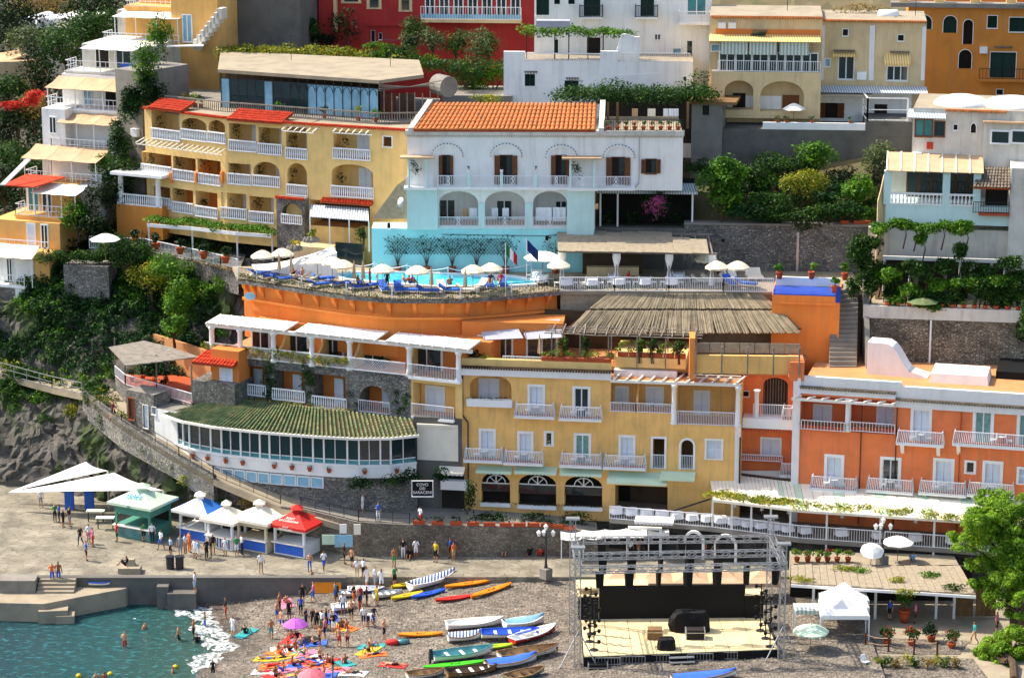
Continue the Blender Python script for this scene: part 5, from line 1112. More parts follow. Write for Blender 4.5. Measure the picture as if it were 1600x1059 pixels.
for u0,u1,d in ((U(632),U(684),.95),(U(684),U(886),.7),(U(886),U(934),1.1),(U(934),U(992),.9)): B.box('balcony_slab','white_paint',u0 + .002,u1 - .002,z_bal - .3,z_bal - .08,-.05,d)
def fancy(u0,u1,z,d,h=.95):
    rail(r,[F.p(u0,z,d),F.p(u1,z,d)],h,.13); b = MB(); n = max(1,int((u1 - u0) / 1.8))
    for k in range(n):
        u = u0 + (k + .5) * (u1 - u0) / n
        for s in (-1,1): b.tube([F.p(u + s * .11 * math.sin(t * 2),z + .15 + t / 3.14 * (h - .2),d + .01) for t in [math.pi * j / 8 for j in range(9)]],.03,0,4)
    b.build('rail_ornament','rail',r)
fancy(U(684),U(886),z_bal - .08,.6); fancy(U(636),U(676),z_bal - .08,.85); fancy(U(888),U(932),z_bal - .08,1.0); fancy(U(934),U(990),z_bal - .08,.8)
for x0,x1 in arcs: fancy(U(x0) - .1,U(x1) + .1,z_arc - .25,.12)
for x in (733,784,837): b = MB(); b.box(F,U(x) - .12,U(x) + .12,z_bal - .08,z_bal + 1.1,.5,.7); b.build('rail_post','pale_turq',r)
for x in (733,784,837): potted('white urn with a plant on the balcony post of the white house, %s' % {733: 'left',784: 'middle',837: 'right'}[x],F.p(U(x),z_bal + 1.1,.6),.35,.15,n=30,size=.12,pot='white_paint',pr=.14,ph=.3,group='urns on the white house balcony')
for x0,x1,d in ((638,670,.8),(889,930,.95)):
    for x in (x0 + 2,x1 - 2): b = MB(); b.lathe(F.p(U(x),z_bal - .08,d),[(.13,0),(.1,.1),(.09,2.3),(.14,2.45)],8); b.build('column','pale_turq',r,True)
    B.box('canopy','canvas_tan',U(x0) - .6,U(x1) + .5,z_bal + 2.38,z_bal + 2.5,-.02,d + .3)
    leaves('creeper',[(F.p(U(x0 + 8 + k * 4),z_bal + 1.6 - .2 * k,.5),(.3,.3,.6)) for k in range(3)],160,.17,'lf_dark',r)
def hood(x,y,w,h):   # raised arch over a door, with a toothed edge
    um,zc = U(x,y),F.uz(x,y)[1]; b = MB(); pts = [(um + w * math.cos(t),zc + h * math.sin(t)) for t in [math.pi * k / 14 for k in range(15)]]
    for p,q in zip(pts,pts[1:]): b.bar(F.p(*p,.08),F.p(*q,.08),.07)
    for p in pts: b.bar(F.p(p[0],p[1],.05),F.p(p[0] + (p[0] - um) * .1,p[1] + (p[1] - zc) * .14 + .02,.1),.04,1)
    b.build('arch_hood',['white_paint','tile_grey'],r)
for x,y in ((699,244),(791,244),(877,246),(967,246)): hood(x,y,1.2,.95)
B.box('cornice','white_old',u_h - .15,F.L + .1,z_eave - .12,z_eave + .28,-.4,.25); b = MB()
for k in range(120): u = u_h + k * (F.L - u_h) / 119; b.box(F,u - .045,u + .045,z_eave - .28,z_eave - .14,0.0,.14)
b.build('dentils','white_old',r)
ur_ = U(936,205); zr_ = z_eave + 1.45; A,Bq,Cq,Dq = F.p(u_h + .45,z_eave + .3,.3),F.p(ur_ - .3,z_eave + .3,.3),F.p(ur_ - .1,zr_,-6.6),F.p(u_h + 1.7,zr_,-6.6)
tiled(r,A,Bq,Cq,Dq,40,7,'tile')
for s,(p,q) in enumerate(((F.p(u_h + .1,z_eave + .28,.3),F.p(u_h + 1.4,zr_ + .1,-6.7)),(F.p(ur_ - .05,z_eave + .28,.3),F.p(ur_ + .2,zr_ + .1,-6.7)))): b = MB(); v = Vector((*(F.u * .45),0)); b.extrude([p - Vector((0,0,.3)),q - Vector((0,0,.6)),q + Vector((0,0,.25)),p + Vector((0,0,.25))],v); b.build('gable_coping','white_old',r)
B.box('roof_wall','white_old',u_h + .3,ur_,z_eave + .2,z_eave + .3,-8,.2)
# roof terrace at right with flowers
rail(r,[F.p(ur_ + .4,z_eave + .28,.1),F.p(F.L,z_eave + .28,.1)],.9,.2,m='rail_b')
for i in range(9):
    u = ur_ + .8 + i * (F.L - ur_ - 1.2) / 8; potted('potted geranium on the white house roof terrace, %s from the tiled roof' % ORD[i],F.p(u,z_eave + .28,-.35),.5,.35,'lf_mid','pot',.2,.3,70,.15,'flower pots on the white house roof',flower='lf_red' if i % 2 else 'lf_dry')
u9 = U(1082)
# trellis with climbing plants on the pool-tinted wall
b = MB(); uL,uR = U(600,400),U(800,400); z0,z1 = DZ + 1.5,DZ + 2.9
for k in range(int((uR - uL) / .28)):
    u = uL + k * .28; b.bar(F.p(u,z0,.06),F.p(min(u + 1.2,uR),z0 + (min(u + 1.2,uR) - u) / 1.2 * (z1 - z0),.06),.014,0,4,None,False); b.bar(F.p(u,z1,.07),F.p(min(u + 1.2,uR),z1 - (min(u + 1.2,uR) - u) / 1.2 * (z1 - z0),.07),.014,0,4,None,False)
b.build('trellis','wood_d',r)
for i,x in enumerate((622,667,707,745,790,868)):
    c = F.p(U(x,410),DZ,.45); t = thing('trellis_plant','thin climbing plant in a pot against the pool-tinted wall, %s from the left' % ORD[i],'plant',c,'climbers on the turquoise wall'); b = MB(); b.lathe(c,[(.25,0),(.33,.5),(.35,.55)],8); b.build('pot','pot',t)
    b = MB(); cl = []
    for k in range(5):
        a = (k - 2) * .35; q = c + Vector((math.sin(a) * 1.5,-.05,1.0 + 1.6 * math.cos(a) + .3)); b.tube([c + Vector((0,0,.5)),c + Vector((math.sin(a) * .3,0,1.3)),q],[.04,.03,.012]); cl += [(c.lerp(q,t_) + Vector((0,0,.2)),(.28,.15,.25)) for t_ in (.6,.8,1.0)]
    b.build('stem','bark',t); leaves('foliage',cl,150,.17,'lf_dark',t)
b = MB(); b.tube([F.p(U(998),z_eave - .1,.1),F.p(U(998),z_bal + .2,.1),F.p(U(990),z_bal - .3,.1)],.045,0,6); b.build('drain_pipe','metal',r)
b = MB(); b.tube([F.p(U(931),z_arc - .4,.06),F.p(U(850),z_arc - .9,.06),F.p(U(690),z_arc - .8,.06)],.02,0,4); b.build('wall_cable','metal_d',r)
# laundry in the arcade
for i,(x0,x1,y0,y1,m) in enumerate(((837,862,324,345,'cloth_w'),(864,884,324,346,'cloth_w'),(722,733,325,338,'canvas_tan'),(733,745,325,338,'cloth_w'),(768,778,325,338,'shutter_w'),(785,795,325,338,'cloth_w'))):
    u0,u1,z0,z1 = F.rect(x0,y0,x1,y1,-.4); b = MB(); b.sheet([[F.p(u0 + (u1 - u0) * k / 8,z1,-.4 + .05 * math.sin(k * 1.9)) for k in range(9)],[F.p(u0 + (u1 - u0) * k / 8,z0,-.4 + .12 * math.sin(k * 1.9)) for k in range(9)]],0,.015,(0,1,0))
    b.build('laundry_sheet',m,None,label='laundry hanging in the arcade of the white house, %s piece from the left' % ORD[[4,5,0,1,2,3][i]],cat='laundry',group='laundry in the white arcade')
# satellite dish and fabric screen left
q = F.p(U(629,318),F.uz(629,320)[1],.6); t = thing('satellite_dish','white satellite dish on the pool-tinted ledge of the white house','dish',q); b = MB(); b.lathe((0,0,0),[(.05,0),(.3,.05),(.45,.14)],14); link('dish',b.mesh('dish','white_paint',True),t,Matrix.Translation(q + Vector((0,0,.3))) @ Matrix.Rotation(R(70),4,'X') @ Matrix.Rotation(R(-50),4,'Y')); b = MB(); b.bar(q - Vector((0,0,.5)),q + Vector((0,.1,.3)),.03); b.build('mount','metal',t)
S = FR(580,221.2,640,220.4,310); b = MB(); b.extrude([S.p(S.uz(x,y)[0],S.uz(x,y)[1],0) for x,y in ((582,342),(640,342),(640,275),(620,290))],Vector((*(-S.n * .1),0))); b.build('reed_fence','reed',None,label='sloping reed fence between yellow hotel and white house',cat='fence')
# ================================================================ UPPER YELLOW HOTEL on the left slope
PU = [PY(x,250,d) for x,d in ((228,235.0),(353,229.6),(482,226.2),(642,223.0))]
uh = thing('upper_yellow_hotel','stepped yellow hotel with tiers of balustraded loggias and red tiled roof edges','hotel',(PU[1].x,PU[1].y + 3,23))
SG = [Fr((p.x,p.y),(q.x,q.y)) for p,q in zip(PU,PU[1:])]
for S in SG: S.h = []
class Seg(Bld):
    def __init__(s,F): s.F = F; s.root = uh; s.h = []
G = [Seg(S) for S in SG]
def bay(g,x0,y0,x1,y1,dp=1.9,m='yellow2',arch=0,bal=True,door=1,plant=True,h=.95):
    a = g.recess(x0,y0,x1,y1,dp,m,arch=arch); F = g.F
    if bal: balustrade(uh,[F.p(a[0] - .03,a[2],.1),F.p(a[1] + .03,a[2],.1)],h,sp=.2)
    w = a[1] - a[0]
    if door:
        u0 = a[0] + w * (.5 if door == 1 else .1); window(uh,F,u0,u0 + min(1.0,w * .42),a[2] + .02,a[2] + 2.25,'shut',d=-dp,deep=-.03,fw=.1,name='french_door',sill=False)
    if plant: leaves('creeper',[(F.p(a[0] + w * random.uniform(.05,.3),a[2] + random.uniform(.9,2.0),-.5),(.35,.3,.45)) for k in range(4)],120,.16,'lf_dark',uh)
    return a
g = G[0]
bay(g,237,171,281,219); bay(g,284,185,323,220,arch=.6); bay(g,326,188,352,224,arch=.6)
bay(g,222,240,268,275,dp=2.6,m='orange_room'); bay(g,271,246,306,283,dp=2.6,m='orange_room'); bay(g,309,250,345,289,dp=2.6,m='orange_room')
bay(g,240,292,266,325,m='orange_room'); bay(g,270,296,302,333,m='orange_room'); bay(g,306,300,340,340,m='orange_room')
g = G[1]
bay(g,358,194,400,237); bay(g,404,200,440,242); bay(g,447,198,480,249)
bay(g,357,256,392,289); bay(g,396,253,437,292,arch=.9); bay(g,449,255,480,306,arch=1)
bay(g,346,302,385,342); bay(g,390,308,428,348)
g = G[2]
bay(g,521,206,578,250,dp=1.5); bay(g,518,257,583,309,dp=1.7,arch=.8); g.win(599,214,612,229,'brown',fw=.1); bay(g,484,315,578,355,dp=2.2,m='interior2',bal=False,door=0)
for k,g in enumerate(G): g.block(0 if k else -.0,g.F.L,21.5,[32.6,32.5,32.5][k],6,'yellow2',roof='pave')
# roof edging, tiled pent roofs and pergolas
for k,S in enumerate(SG): tile_edge(uh,S,0,S.L,32.55,.1,'tile_red')
def pent(S,x0,x1,ye,rise=.75,back=1.6,out=.5,n=0):
    u0,u1 = S.uz(x0,ye,out)[0],S.uz(x1,ye,out)[0]; z = S.uz((x0 + x1) / 2,ye,out)[1]
    tiled(uh,S.p(u0,z,out),S.p(u1,z,out),S.p(u1,z + rise,-back),S.p(u0,z + rise,-back),max(3,round((u1 - u0) / .26)),5,'tile_red',each=False)
pent(SG[0],230,283,172,.6,1.4); pent(SG[1],354,440,190,.6,1.6); pent(SG[0],180,236,333,.4,.6); pent(SG[2],500,580,318,.3,.2)
for S,x0,x1,y in ((SG[0],212,345,232),(SG[1],440,490,205),(SG[2],520,580,208)):
    u0,u1 = S.uz(x0,y,1)[0],S.uz(x1,y,1)[0]; z = S.uz((x0 + x1) / 2,y,1)[1]
    for k in range(2): pergola(uh,None,[(S.p(u0,z - .1 + k * .25,.9 - k),S.p(u1,z - .1 + k * .25,.9 - k))],r=.04,name='pergola_beam')
    for k in range(int((u1 - u0) / .6) + 1): pergola(uh,None,[(S.p(u0 + k * .6,z,1.0),S.p(u0 + k * .6,z + .35,-.4))],r=.035,name='pergola_slat')
# curved orange dividers between the terrace rooms
for x in (268,307,347):
    S = SG[0]; u = S.uz(x,270)[0]; z = S.uz(x,285)[1]; b = MB(); b.extrude([S.p(u,z,-2),S.p(u,z,.3),S.p(u,z + .9,.3),S.p(u,z + 1.2,-.3),S.p(u,z + 2.1,-1),S.p(u,z + 2.3,-2)],Vector((*(S.u * .2),0))); b.build('divider','orange',uh)
# white-columned terrace canopy at the far end
q = PY(226,330,233.6); S = Fr((q.x - 2.4,q.y + 1.3),(q.x + 1.6,q.y - .6)); t = uh
for u in (.2,S.L - .3):
    b = MB(); b.lathe(S.p(u,23.9,0),[(.28,0),(.24,.2),(.22,2.5),(.34,2.7)],10); b.build('column','white_paint',t,True)
b = MB(); b.box(S,-.5,S.L + .5,26.6,26.85,-2.4,.6); b.build('canopy','white_paint',t); b = MB(); b.box(S,-.2,S.L + .2,21,23.9,-2.5,.25); b.build('terrace_block','ochre',t); balustrade(t,[S.p(-.1,23.9,.15),S.p(S.L + .1,23.9,.15)],.95)
# stone arch bay
S = SG[1]; u0,u1,z0,z1 = S.rect(432,309,476,362,.8); Fb = S.shift(.8); g = Seg(Fb); a = g.recess(440,318,472,350,1.2,'interior2',arch=1); g.block(u0,u1,21,z1,1.2,'stone_grey',name='stone_bay'); balustrade(uh,[Fb.p(a[0],a[2],.08),Fb.p(a[1],a[2],.08)],.8,sp=.2); tile_edge(uh,Fb,u0,u1,z1,.1,'tile_red')
# white glazed terrace lean-to
S = SG[2]; b = MB(); p = [S.p(S.uz(484,330,2.2)[0],24.9,2.2),S.p(S.uz(576,330,2.2)[0],24.9,2.2),S.p(S.uz(576,330)[0],25.5,0),S.p(S.uz(484,330)[0],25.5,0)]; b.extrude(p,(0,0,.06)); b.build('lean_to_roof','corrugated',uh)
for k in range(4): v = p[0].lerp(p[1],k / 3); b = MB(); b.bar(Vector((v.x,v.y,22.3)),v,.05); b.build('lean_to_post','white_paint',uh)
b = MB(); b.box(S,S.uz(478,370)[0],S.uz(580,370)[0],20.6,22.4,0,2.6); b.build('lower_wall','cream',uh); q = S.rect(524,380,566,420,2.65); b = MB(); b.box(S,q[0],q[1],20.6,q[3],2.5,2.62); b.build('glass_door','glass',uh)
b = MB(); b.box(S,S.uz(566,370)[0],S.L,20.6,24.0,0,1.2); b.build('corner_wall','yellow2',uh)
bush('trailing green plant at the corner of the yellow hotel lean-to',S.p(S.uz(566,340,2)[0],23.6,2.0),(.8,.5,1.2),420,.18,'lf_mid',k=8)
# terraces below: vine pergola, planter rail, white curved ramp
vp = [GZ(x,y,22.9) for x,y in ((232,345),(300,350),(370,358),(425,362))]; t = thing('vine_trellis','leafy green vine trellis along the lower terrace of the yellow hotel','trellis',vp[1] - Vector((0,0,2.5)))
for p in vp: b = MB(); b.bar(p - Vector((0,0,2.6)),p,.07); b.build('post','white_paint',t)
for p,q in zip(vp,vp[1:]): b = MB(); b.extrude([p + Vector((0,-1.0,-.35)),q + Vector((0,-1.0,-.35)),q + Vector((0,-1.0,-.05)),p + Vector((0,-1.0,-.05))],(0,.1,0)); b.build('beam','white_paint',t)
leaves('vine',[(p + Vector((0,random.uniform(-1.0,1.0),random.uniform(-.05,.25))),(.7,.5,.25)) for p in along(vp,60)],4200,.2,'lf_bright',t)
rp = [GZ(x,y,20.3) for x,y in ((140,388),(226,392),(300,408),(345,418),(372,425))]; b = MB(); b.sheet([[p + Vector((0,7,0)) for p in rp],rp,[p - Vector((0,0,2)) for p in rp]]); b.build('garden_terrace','stone_grey',kind='structure',label='stone terrace with a planter rail below the yellow hotel',cat='terrace')
rail(None,rp,1.1,.18,.02,'rail',rr=.035,label='long white railing along the lower garden terrace',cat='railing')
leaves('planter_flowers',[(p + Vector((0,-.15,.1)),(.4,.2,.15)) for p in along(rp[1:],50)],700,.15,'lf_dry',kind='stuff',label='flowering ground cover hanging from the garden terrace edge',cat='flowers')
for i,x in enumerate((210,243,281,318,352)):
    p = GZ(x,395 + (x - 210) * .2,20.3); potted('terracotta urn with a spiky palm on the garden terrace, %s from the left' % ORD[i],p + Vector((0,.4,.6)),.8,.6,'lf_dark','terracotta',.35,.6,110,.38,'urns on the garden terrace','palm_urn')
for i,(x,y,rx) in enumerate(((250,385,2.2),(330,395,2.4),(395,395,1.5))): bush('dense dark hedge on the garden terrace, %s from the left' % ORD[i],GZ(x,y,20.8) + Vector((0,2.5,.3)),(rx,.8,.8),900,.2,'lf_dark','terrace hedges','hedge')
p = GZ(164,372,22.4); pp = parasol_proto('square_parasol','canvas_w',1.4,2.5,4,.06); pp.matrix_basis = TR((p.x,p.y,20.3),.8); pp['label'] = 'flat white square parasol on the terrace above the cliff hedge'
RP = FR(398,218.6,526,217.4,400); t = thing('curved_ramp_wall','white ramp wall with a concave sloping top beside the pool terrace','wall',RP.p(3,DZ,0)); b = MB(); N = 14; pts = [RP.p(RP.L * k / N,DZ + .4 + 1.8 * (k / N) ** 1.7,0) for k in range(N + 1)]; b.extrude([RP.p(0,DZ - .5,0),RP.p(RP.L,DZ - .5,0)] + pts[::-1],(0,.35,0)); b.build('wall','white_wall',t)
b = MB(); b.sheet([[p + Vector((0,.36,-.1)) for p in pts],[p + Vector((-.5,2.4,.0)) for p in pts]],0,.1); b.build('ramp','white_wall',t)
for i,(x,y) in enumerate(((486,375),(460,388))): 
    c = PY(x,y,219.6); t = thing('cactus_bed','round stone bed of yellow cactus on the white ramp, %s' % ('upper','lower')[i],'plant',c); b = MB()
    for k in range(9): a = k * .7; b.lathe(c + Vector((.5 * math.cos(a),.4 * math.sin(a),-.15)),[(.22,0),(.2,.25),(.06,.38)],6)
    b.build('stone_rim','rock',t); leaves('foliage',puff(c + Vector((0,0,.5)),(.5,.4,.45),5),120,.22,'lf_yellow',t)
# ================================================================ glazed roof pavilion
GP = [PY(x,150,d) for x,d in ((262,238),(345,234.5),(480,231),(590,228.2),(682,228.6))]
t = thing('glazed_pavilion','flat roofed pavilion with tall arched glazing above the yellow hotel','pavilion',(GP[2].x,GP[2].y + 3,32.6)); rz0,rz1 = 32.6,35.7
b = MB(); b.extrude([Vector((p.x,p.y - 2.2,31.9)) for p in GP] + [Vector((GP[-1].x,240,31.9)),Vector((GP[0].x,246,31.9))],(0,0,.65)); b.build('terrace_slab','concrete',t)
for i,(p,q) in enumerate(zip(GP[1:],GP[2:])):
    if i > 1: break
    S = Fr((p.x,p.y),(q.x,q.y)); n = [10,8][i]
    for k in range(n):
        u0,u1 = S.L * k / n,S.L * (k + 1) / n; w = MB(); w.box(S,u0,u0 + .07,rz0,rz1,-.08,.0); w.box(S,u0 + .07,u1,rz1 - .5,rz1 - .42,-.07,-.01); W_ = w.build('window','metal_d',t)
        if i == 1 or k > 7: w = MB(); w.tube([S.p((u0 + u1) / 2 + (u1 - u0) * .42 * math.cos(a_),rz1 - 1.1 + .55 * math.sin(a_),.01) for a_ in [math.pi * j / 6 for j in range(7)]],.02,0,4); w.build('glazing_bar','metal_d',W_)
        put(u_pane(['glass','glass_blue'][i if k % 5 else 1]),'pane',W_,S,u0 + .07,u1,rz0 + .02,rz1 - .42,-.05)
b = MB(); rpnt = [PY(x,y,d) for x,y,d in ((340,100,234.2),(592,127,227.6),(662,117,231),(655,104,240),(345,89,246))]; rp2 = [Vector((p.x,p.y,rz1 + .05)) for p in rpnt]; b.extrude(rp2,(0,0,.3)); b.build('roof','pave',t)
b = MB(); b.hexa([Vector((GP[1].x,GP[1].y + 4,rz0)),Vector((GP[3].x,GP[3].y + 4,rz0)),Vector((GP[3].x,239,rz0)),Vector((GP[1].x,243,rz0))] + [Vector((GP[1].x,GP[1].y + 4,rz1)),Vector((GP[3].x,GP[3].y + 4,rz1)),Vector((GP[3].x,239,rz1)),Vector((GP[1].x,243,rz1))]); b.build('inner_wall','interior2',t)
fr_ = [Vector((p.x,p.y - 2.1,32.55)) for p in GP]; balustrade(t,fr_,.9,'weathered',.22,.04)
for i,(x,m_) in enumerate(((300,'lf_dry'),(318,'lf_yellow'),(331,'lf_mid'),(440,'lf_bright'),(500,'lf_dark'),(548,'lf_yellow'),(575,'lf_bright'))): p = along(fr_,100)[min(99,int((x - 262) / 4.2))]; potted('straggly potted plant on the pavilion terrace, %s from the left' % ORD[i],p + Vector((0,.7,0)),.9,.5,m_,n=110,group='pavilion terrace plants')
S = Fr((GP[3].x,GP[3].y),(GP[4].x,GP[4].y)); b = MB(); b.box(S,.3,1.6,rz0,rz0 + 2.2,-.6,-.3); b.build('rusty_shutter','rust',t); b = MB(); b.box(S,1.8,3.2,rz0,rz0 + 2.1,-.7,-.4); b.build('store_wall','wood_d',t)
c = PY(684,132,231); b = MB(); b.lathe((0,0,0),[(1.15,0),(1.15,1.0)],18); link('water_tank',b.mesh('water_tank','concrete'),None,Matrix.Translation(c) @ Matrix.Rotation(.6,4,'Z') @ Matrix.Rotation(R(90),4,'X') @ Matrix.Diagonal((.8,.8,1.8,1)),'rounded grey metal tank behind the glazed pavilion','tank')
for i in range(8): p,q = PY(600 + i * 12,150 - i * 2,228),PY(610 + i * 12,138 - i,230); b = MB(); b.bar(Vector((p.x,p.y,32.6)),Vector((p.x,p.y,35 + random.uniform(-.3,.3))),.04); b.build('post','weathered',t)
for k in range(4): b = MB(); b.tube([PY(592,133 + k * 3,227.5),PY(640,136,228.5 + k),PY(690,126 + 3 * k,229 + k)],.04); b.build('pole','weathered',t)
# vine pergola strip behind the pavilion
vp = [PY(x,y,246) for x,y in ((345,84),(430,78),(540,85),(640,95))]; leaves('pergola_vine',[(p + Vector((0,random.uniform(-1.5,1.5),random.uniform(-.3,.4))),(1.0,.7,.45)) for p in along(vp,50)],3600,.26,'lf_yellow',None,label='yellow green vine pergola behind the pavilion roof',cat='vine')
# ================================================================ RED BUILDING
RF = FR(437,256,834,254,60); B = Bld('red_building','deep red building with cream balcony along the top',RF,'building',33); F = RF; r = B.root
for x0,y0,x1,y1 in ((577,-10,592,13),(627,0,640,17),(537,-12,560,4)): B.win(x0,y0,x1,y1,'glass',fw=.25,fm='cream',cols=1)
B.win(580,48,586,66,'dark',fw=.02); B.win(592,52,597,62,'dark',fw=.02)
B.block(0,F.L,28,44,8,'red_wall')
B.boxpx('projecting_bay','red_wall',437,-10,473,68,0,1.5); B.boxpx('projecting_bay','red_wall',498,-10,523,60,0,.8); B.boxpx('pilaster','cream',521,-10,525,50,0,1.0)
u0,u1,z0,z1 = F.rect(660,-20,816,30); B.box('balcony','cream',u0,u1,z0 - .2,z0 + .1,0,1.4); rail(r,[F.p(u0,z0 + .1,1.35),F.p(u1,z0 + .1,1.35)],1.2,.25); b = MB(); b.box(F,u0,u1,z0 + .15,z0 + .6,1.33,1.35); b.build('glass_panel','glass_blue',r)
for k in range(7): window(r,F,u0 + .3 + k * (u1 - u0) / 7,u0 + (k + 1) * (u1 - u0) / 7 - .2,z0 + .1,z0 + 3,'glass',d=.02,deep=-.02,fw=.06,name='french_door',sill=False)
b = MB(); zz = F.uz(620,39)[1]; b.box(F,F.uz(575,39)[0],F.uz(655,39)[0],zz - .1,zz + .1,0,.25); b.build('string_course','red_wall',r)
for i,(x,y,rr) in enumerate(((648,50,1.7),(676,62,1.6),(712,68,1.7),(745,68,1.9),(762,74,1.6),(640,66,1.2))):
    foot = PY(x,92,249 - (i % 2)); top = PY(x,y,249 - (i % 2)); tree('small leafy orchard tree before the red wall, %s from the left' % ORD[[1,2,3,4,5,0][i]],foot - Vector((0,0,.6)),top,(rr,rr,rr * .95),1300,.22,'lf_olive' if i % 2 else 'lf_mid','trees before the red wall',tr=.14)
for i,(x,y,rx,rz_) in enumerate(((490,42,1.6,1.2),(540,42,2.2,2.2),(508,62,1.5,.8))): bush('shaded bush against the red wall, %s' % ('left one','big one','lowest one')[i],PY(x,y,253),(rx,1,rz_),900,.24,'lf_dark' if i else 'lf_mid','bushes by the red wall')
bush('round olive green bush beside the pavilion tank',PY(728,110,238),(2.2,1.5,1.5),1500,.2,'lf_mid'); bush('yellow green bush above the tiled roof',PY(762,156,228),(1.6,.8,.7),600,.18,'lf_yellow')
for i,(x,y) in enumerate(((590,82),(620,84),(655,98),(700,104),(735,128),(750,104),(772,122),(790,100))): bush('patch of garden greenery below the red building, %s from the left' % ORD[i],PY(x,y,246 if x < 700 else 240),(2.4,1.5,1.1),1100,.24,['lf_bright','lf_mid'][i % 2],'garden greenery below the red building')
GW = FR(690,236,800,235.5,130); b = MB(); b.box(GW,0,GW.L,28,GW.uz(760,150)[1],-6,0); b.build('garden_wall','concrete',kind='structure',label='grey garden wall behind the tiled roof',cat='wall')
GQ = FR(336,252,470,250,50); b = MB(); b.box(GQ,0,GQ.L,30,GQ.uz(400,-20)[1],-6,0); b.build('old_wall','concrete_d',kind='structure',label='tall weathered grey wall beside the red building',cat='wall')
for i,(x,y,d) in enumerate(((455,92,240),(610,100,236),(900,165,225),(1230,22,236),(1430,35,236))):
    p = PY(x,y,d); t = thing('roof_aerial','thin television aerial on a rooftop, %s from the left' % ORD[i],'aerial',p,'roof aerials'); b = MB(); b.bar(p - Vector((0,0,.6)),p + Vector((0,0,2.2)),.025); b.build('mast','metal_d',t); b = MB(); b.bar(p + Vector((-.6,.2,2.1)),p + Vector((.6,-.2,2.1)),.02); [b.bar(p + Vector((k * .25,-.35 - k * .08,2.1)),p + Vector((k * .25,.35 - k * .08,2.1)),.012) for k in (-2,-1,0,1,2)]; b.build('array','metal_d',t)
# ================================================================ UPPER RIGHT
def house(name,label,F,x0,x1,zb,ytop,m,depth=7,wins=(),cat='house',roof='pave',d=0,B=None):
    B = B or Bld(name,label,F,cat,zb); B.F = F; B.h = []
    for w in wins: B.win(*w[:5],**dict(dict(fw=.06,fm='white_paint'),**(w[5] if len(w) > 5 else {})))
    ym = (ytop + 60); B.block(F.uz(x0,ym)[0],F.uz(x1,ym)[0],zb,F.uz((x0 + x1) / 2,ytop)[1],depth,m,roof=roof); return B
dk = dict(fw=.04,fm='white_paint')
# white house with green shutters
T2 = FR(785,241,1112,240,50); B = house('green_shuttered_house','tall white house with dark green shutters and a vine covered terrace',T2,835,1112,30,-40,'white_wall',8,
    [(838,-6,858,24,'green'),(866,-6,875,7,'green'),(888,-6,898,7,'green'),(912,-6,938,28,'green'),(1001,-20,1022,27,'green'),(1074,-6,1103,24,'teal',dict(cols=2)),(1023,54,1032,63,'glass',dict(cols=2)),(917,59,938,92,'dark'),(1051,76,1064,92,'blue',dict(cols=1)),(1073,64,1082,92,'glass',dict(cols=1)),(866,62,872,92,'dgreen' if 0 else 'green')])
r = B.root; F = T2
for x0,y0,x1,y1,m in ((992,8,1028,30,'rail_b'),(1060,20,1110,39,'rail'),(905,8,942,30,'rail_b')): balcony(r,F,x0,y0,x1,y1,1.0,1.05,m,plants=False,flare=.04)
T1 = FR(785,236,1108,235,130); house('','',T1,787,1082,28,96,'white_wall',5.5,[(820,116,836,135,'green'),(882,126,904,147,'green'),(980,121,992,138,'green'),(1068,54 + 66,1072,126,'dark')],B=B)
zt = T1.uz(930,96)[1]; U = lambda x: T1.uz(x,96)[0]
for x,y in ((828,113),(893,123)): tile_edge(r,T1,U(x - 9),U(x + 12),T1.uz(x,y)[1],0,'tile_grey',.06)
B.box('parapet','white_wall',U(787),U(820),zt,zt + .8,-.4,.01); rail(r,[T1.p(U(820),zt,-.1),T1.p(U(938),zt,-.1)],.65,.16); rail(r,[T1.p(U(970),zt,-.1),T1.p(U(1078),zt,-.1)],.75,.16)
b = MB(); b.box(T1,U(938),U(965),zt,zt + .9,-.4,.02); b.build('parapet','white_wall',r)
b = MB(); N = 10; pts = [T1.p(U(963 + 36 * k / N),zt + (2.1 + .25 * math.sin(math.pi * min(1,k / N * 1.3)) if k > 1 else .9 + .6 * k),-.6) for k in range(N + 1)]; b.extrude([T1.p(U(963),zt,-.6),T1.p(U(999),zt,-.6)] + pts[::-1],(0,.4,0)); b.build('curved_wall','white_wall',r)
b = MB(); b.extrude([T1.p(U(x),T1.uz(x,y)[1],.06) for x,y in ((915,158),(955,118),(1030,114),(1030,150))],(0,.05,0)); b.build('lower_gable','white_paint',r)
leaves('terrace_vine',[(T1.p(U(x),zt + 2.4 + random.uniform(-.2,.3),-.9 - random.random() * 1.2),(.9,.7,.4)) for x in range(820,985,5)],3000,.22,'lf_bright',r); b = MB()
for x in (822,866,888,918,942): b.bar(T1.p(U(x),zt,-1),T1.p(U(x),zt + 2.4,-1),.05)
b.build('vine_posts','wood_d',r); B.boxpx('awning','canvas_grey',838,33,890,43,0,1.2)
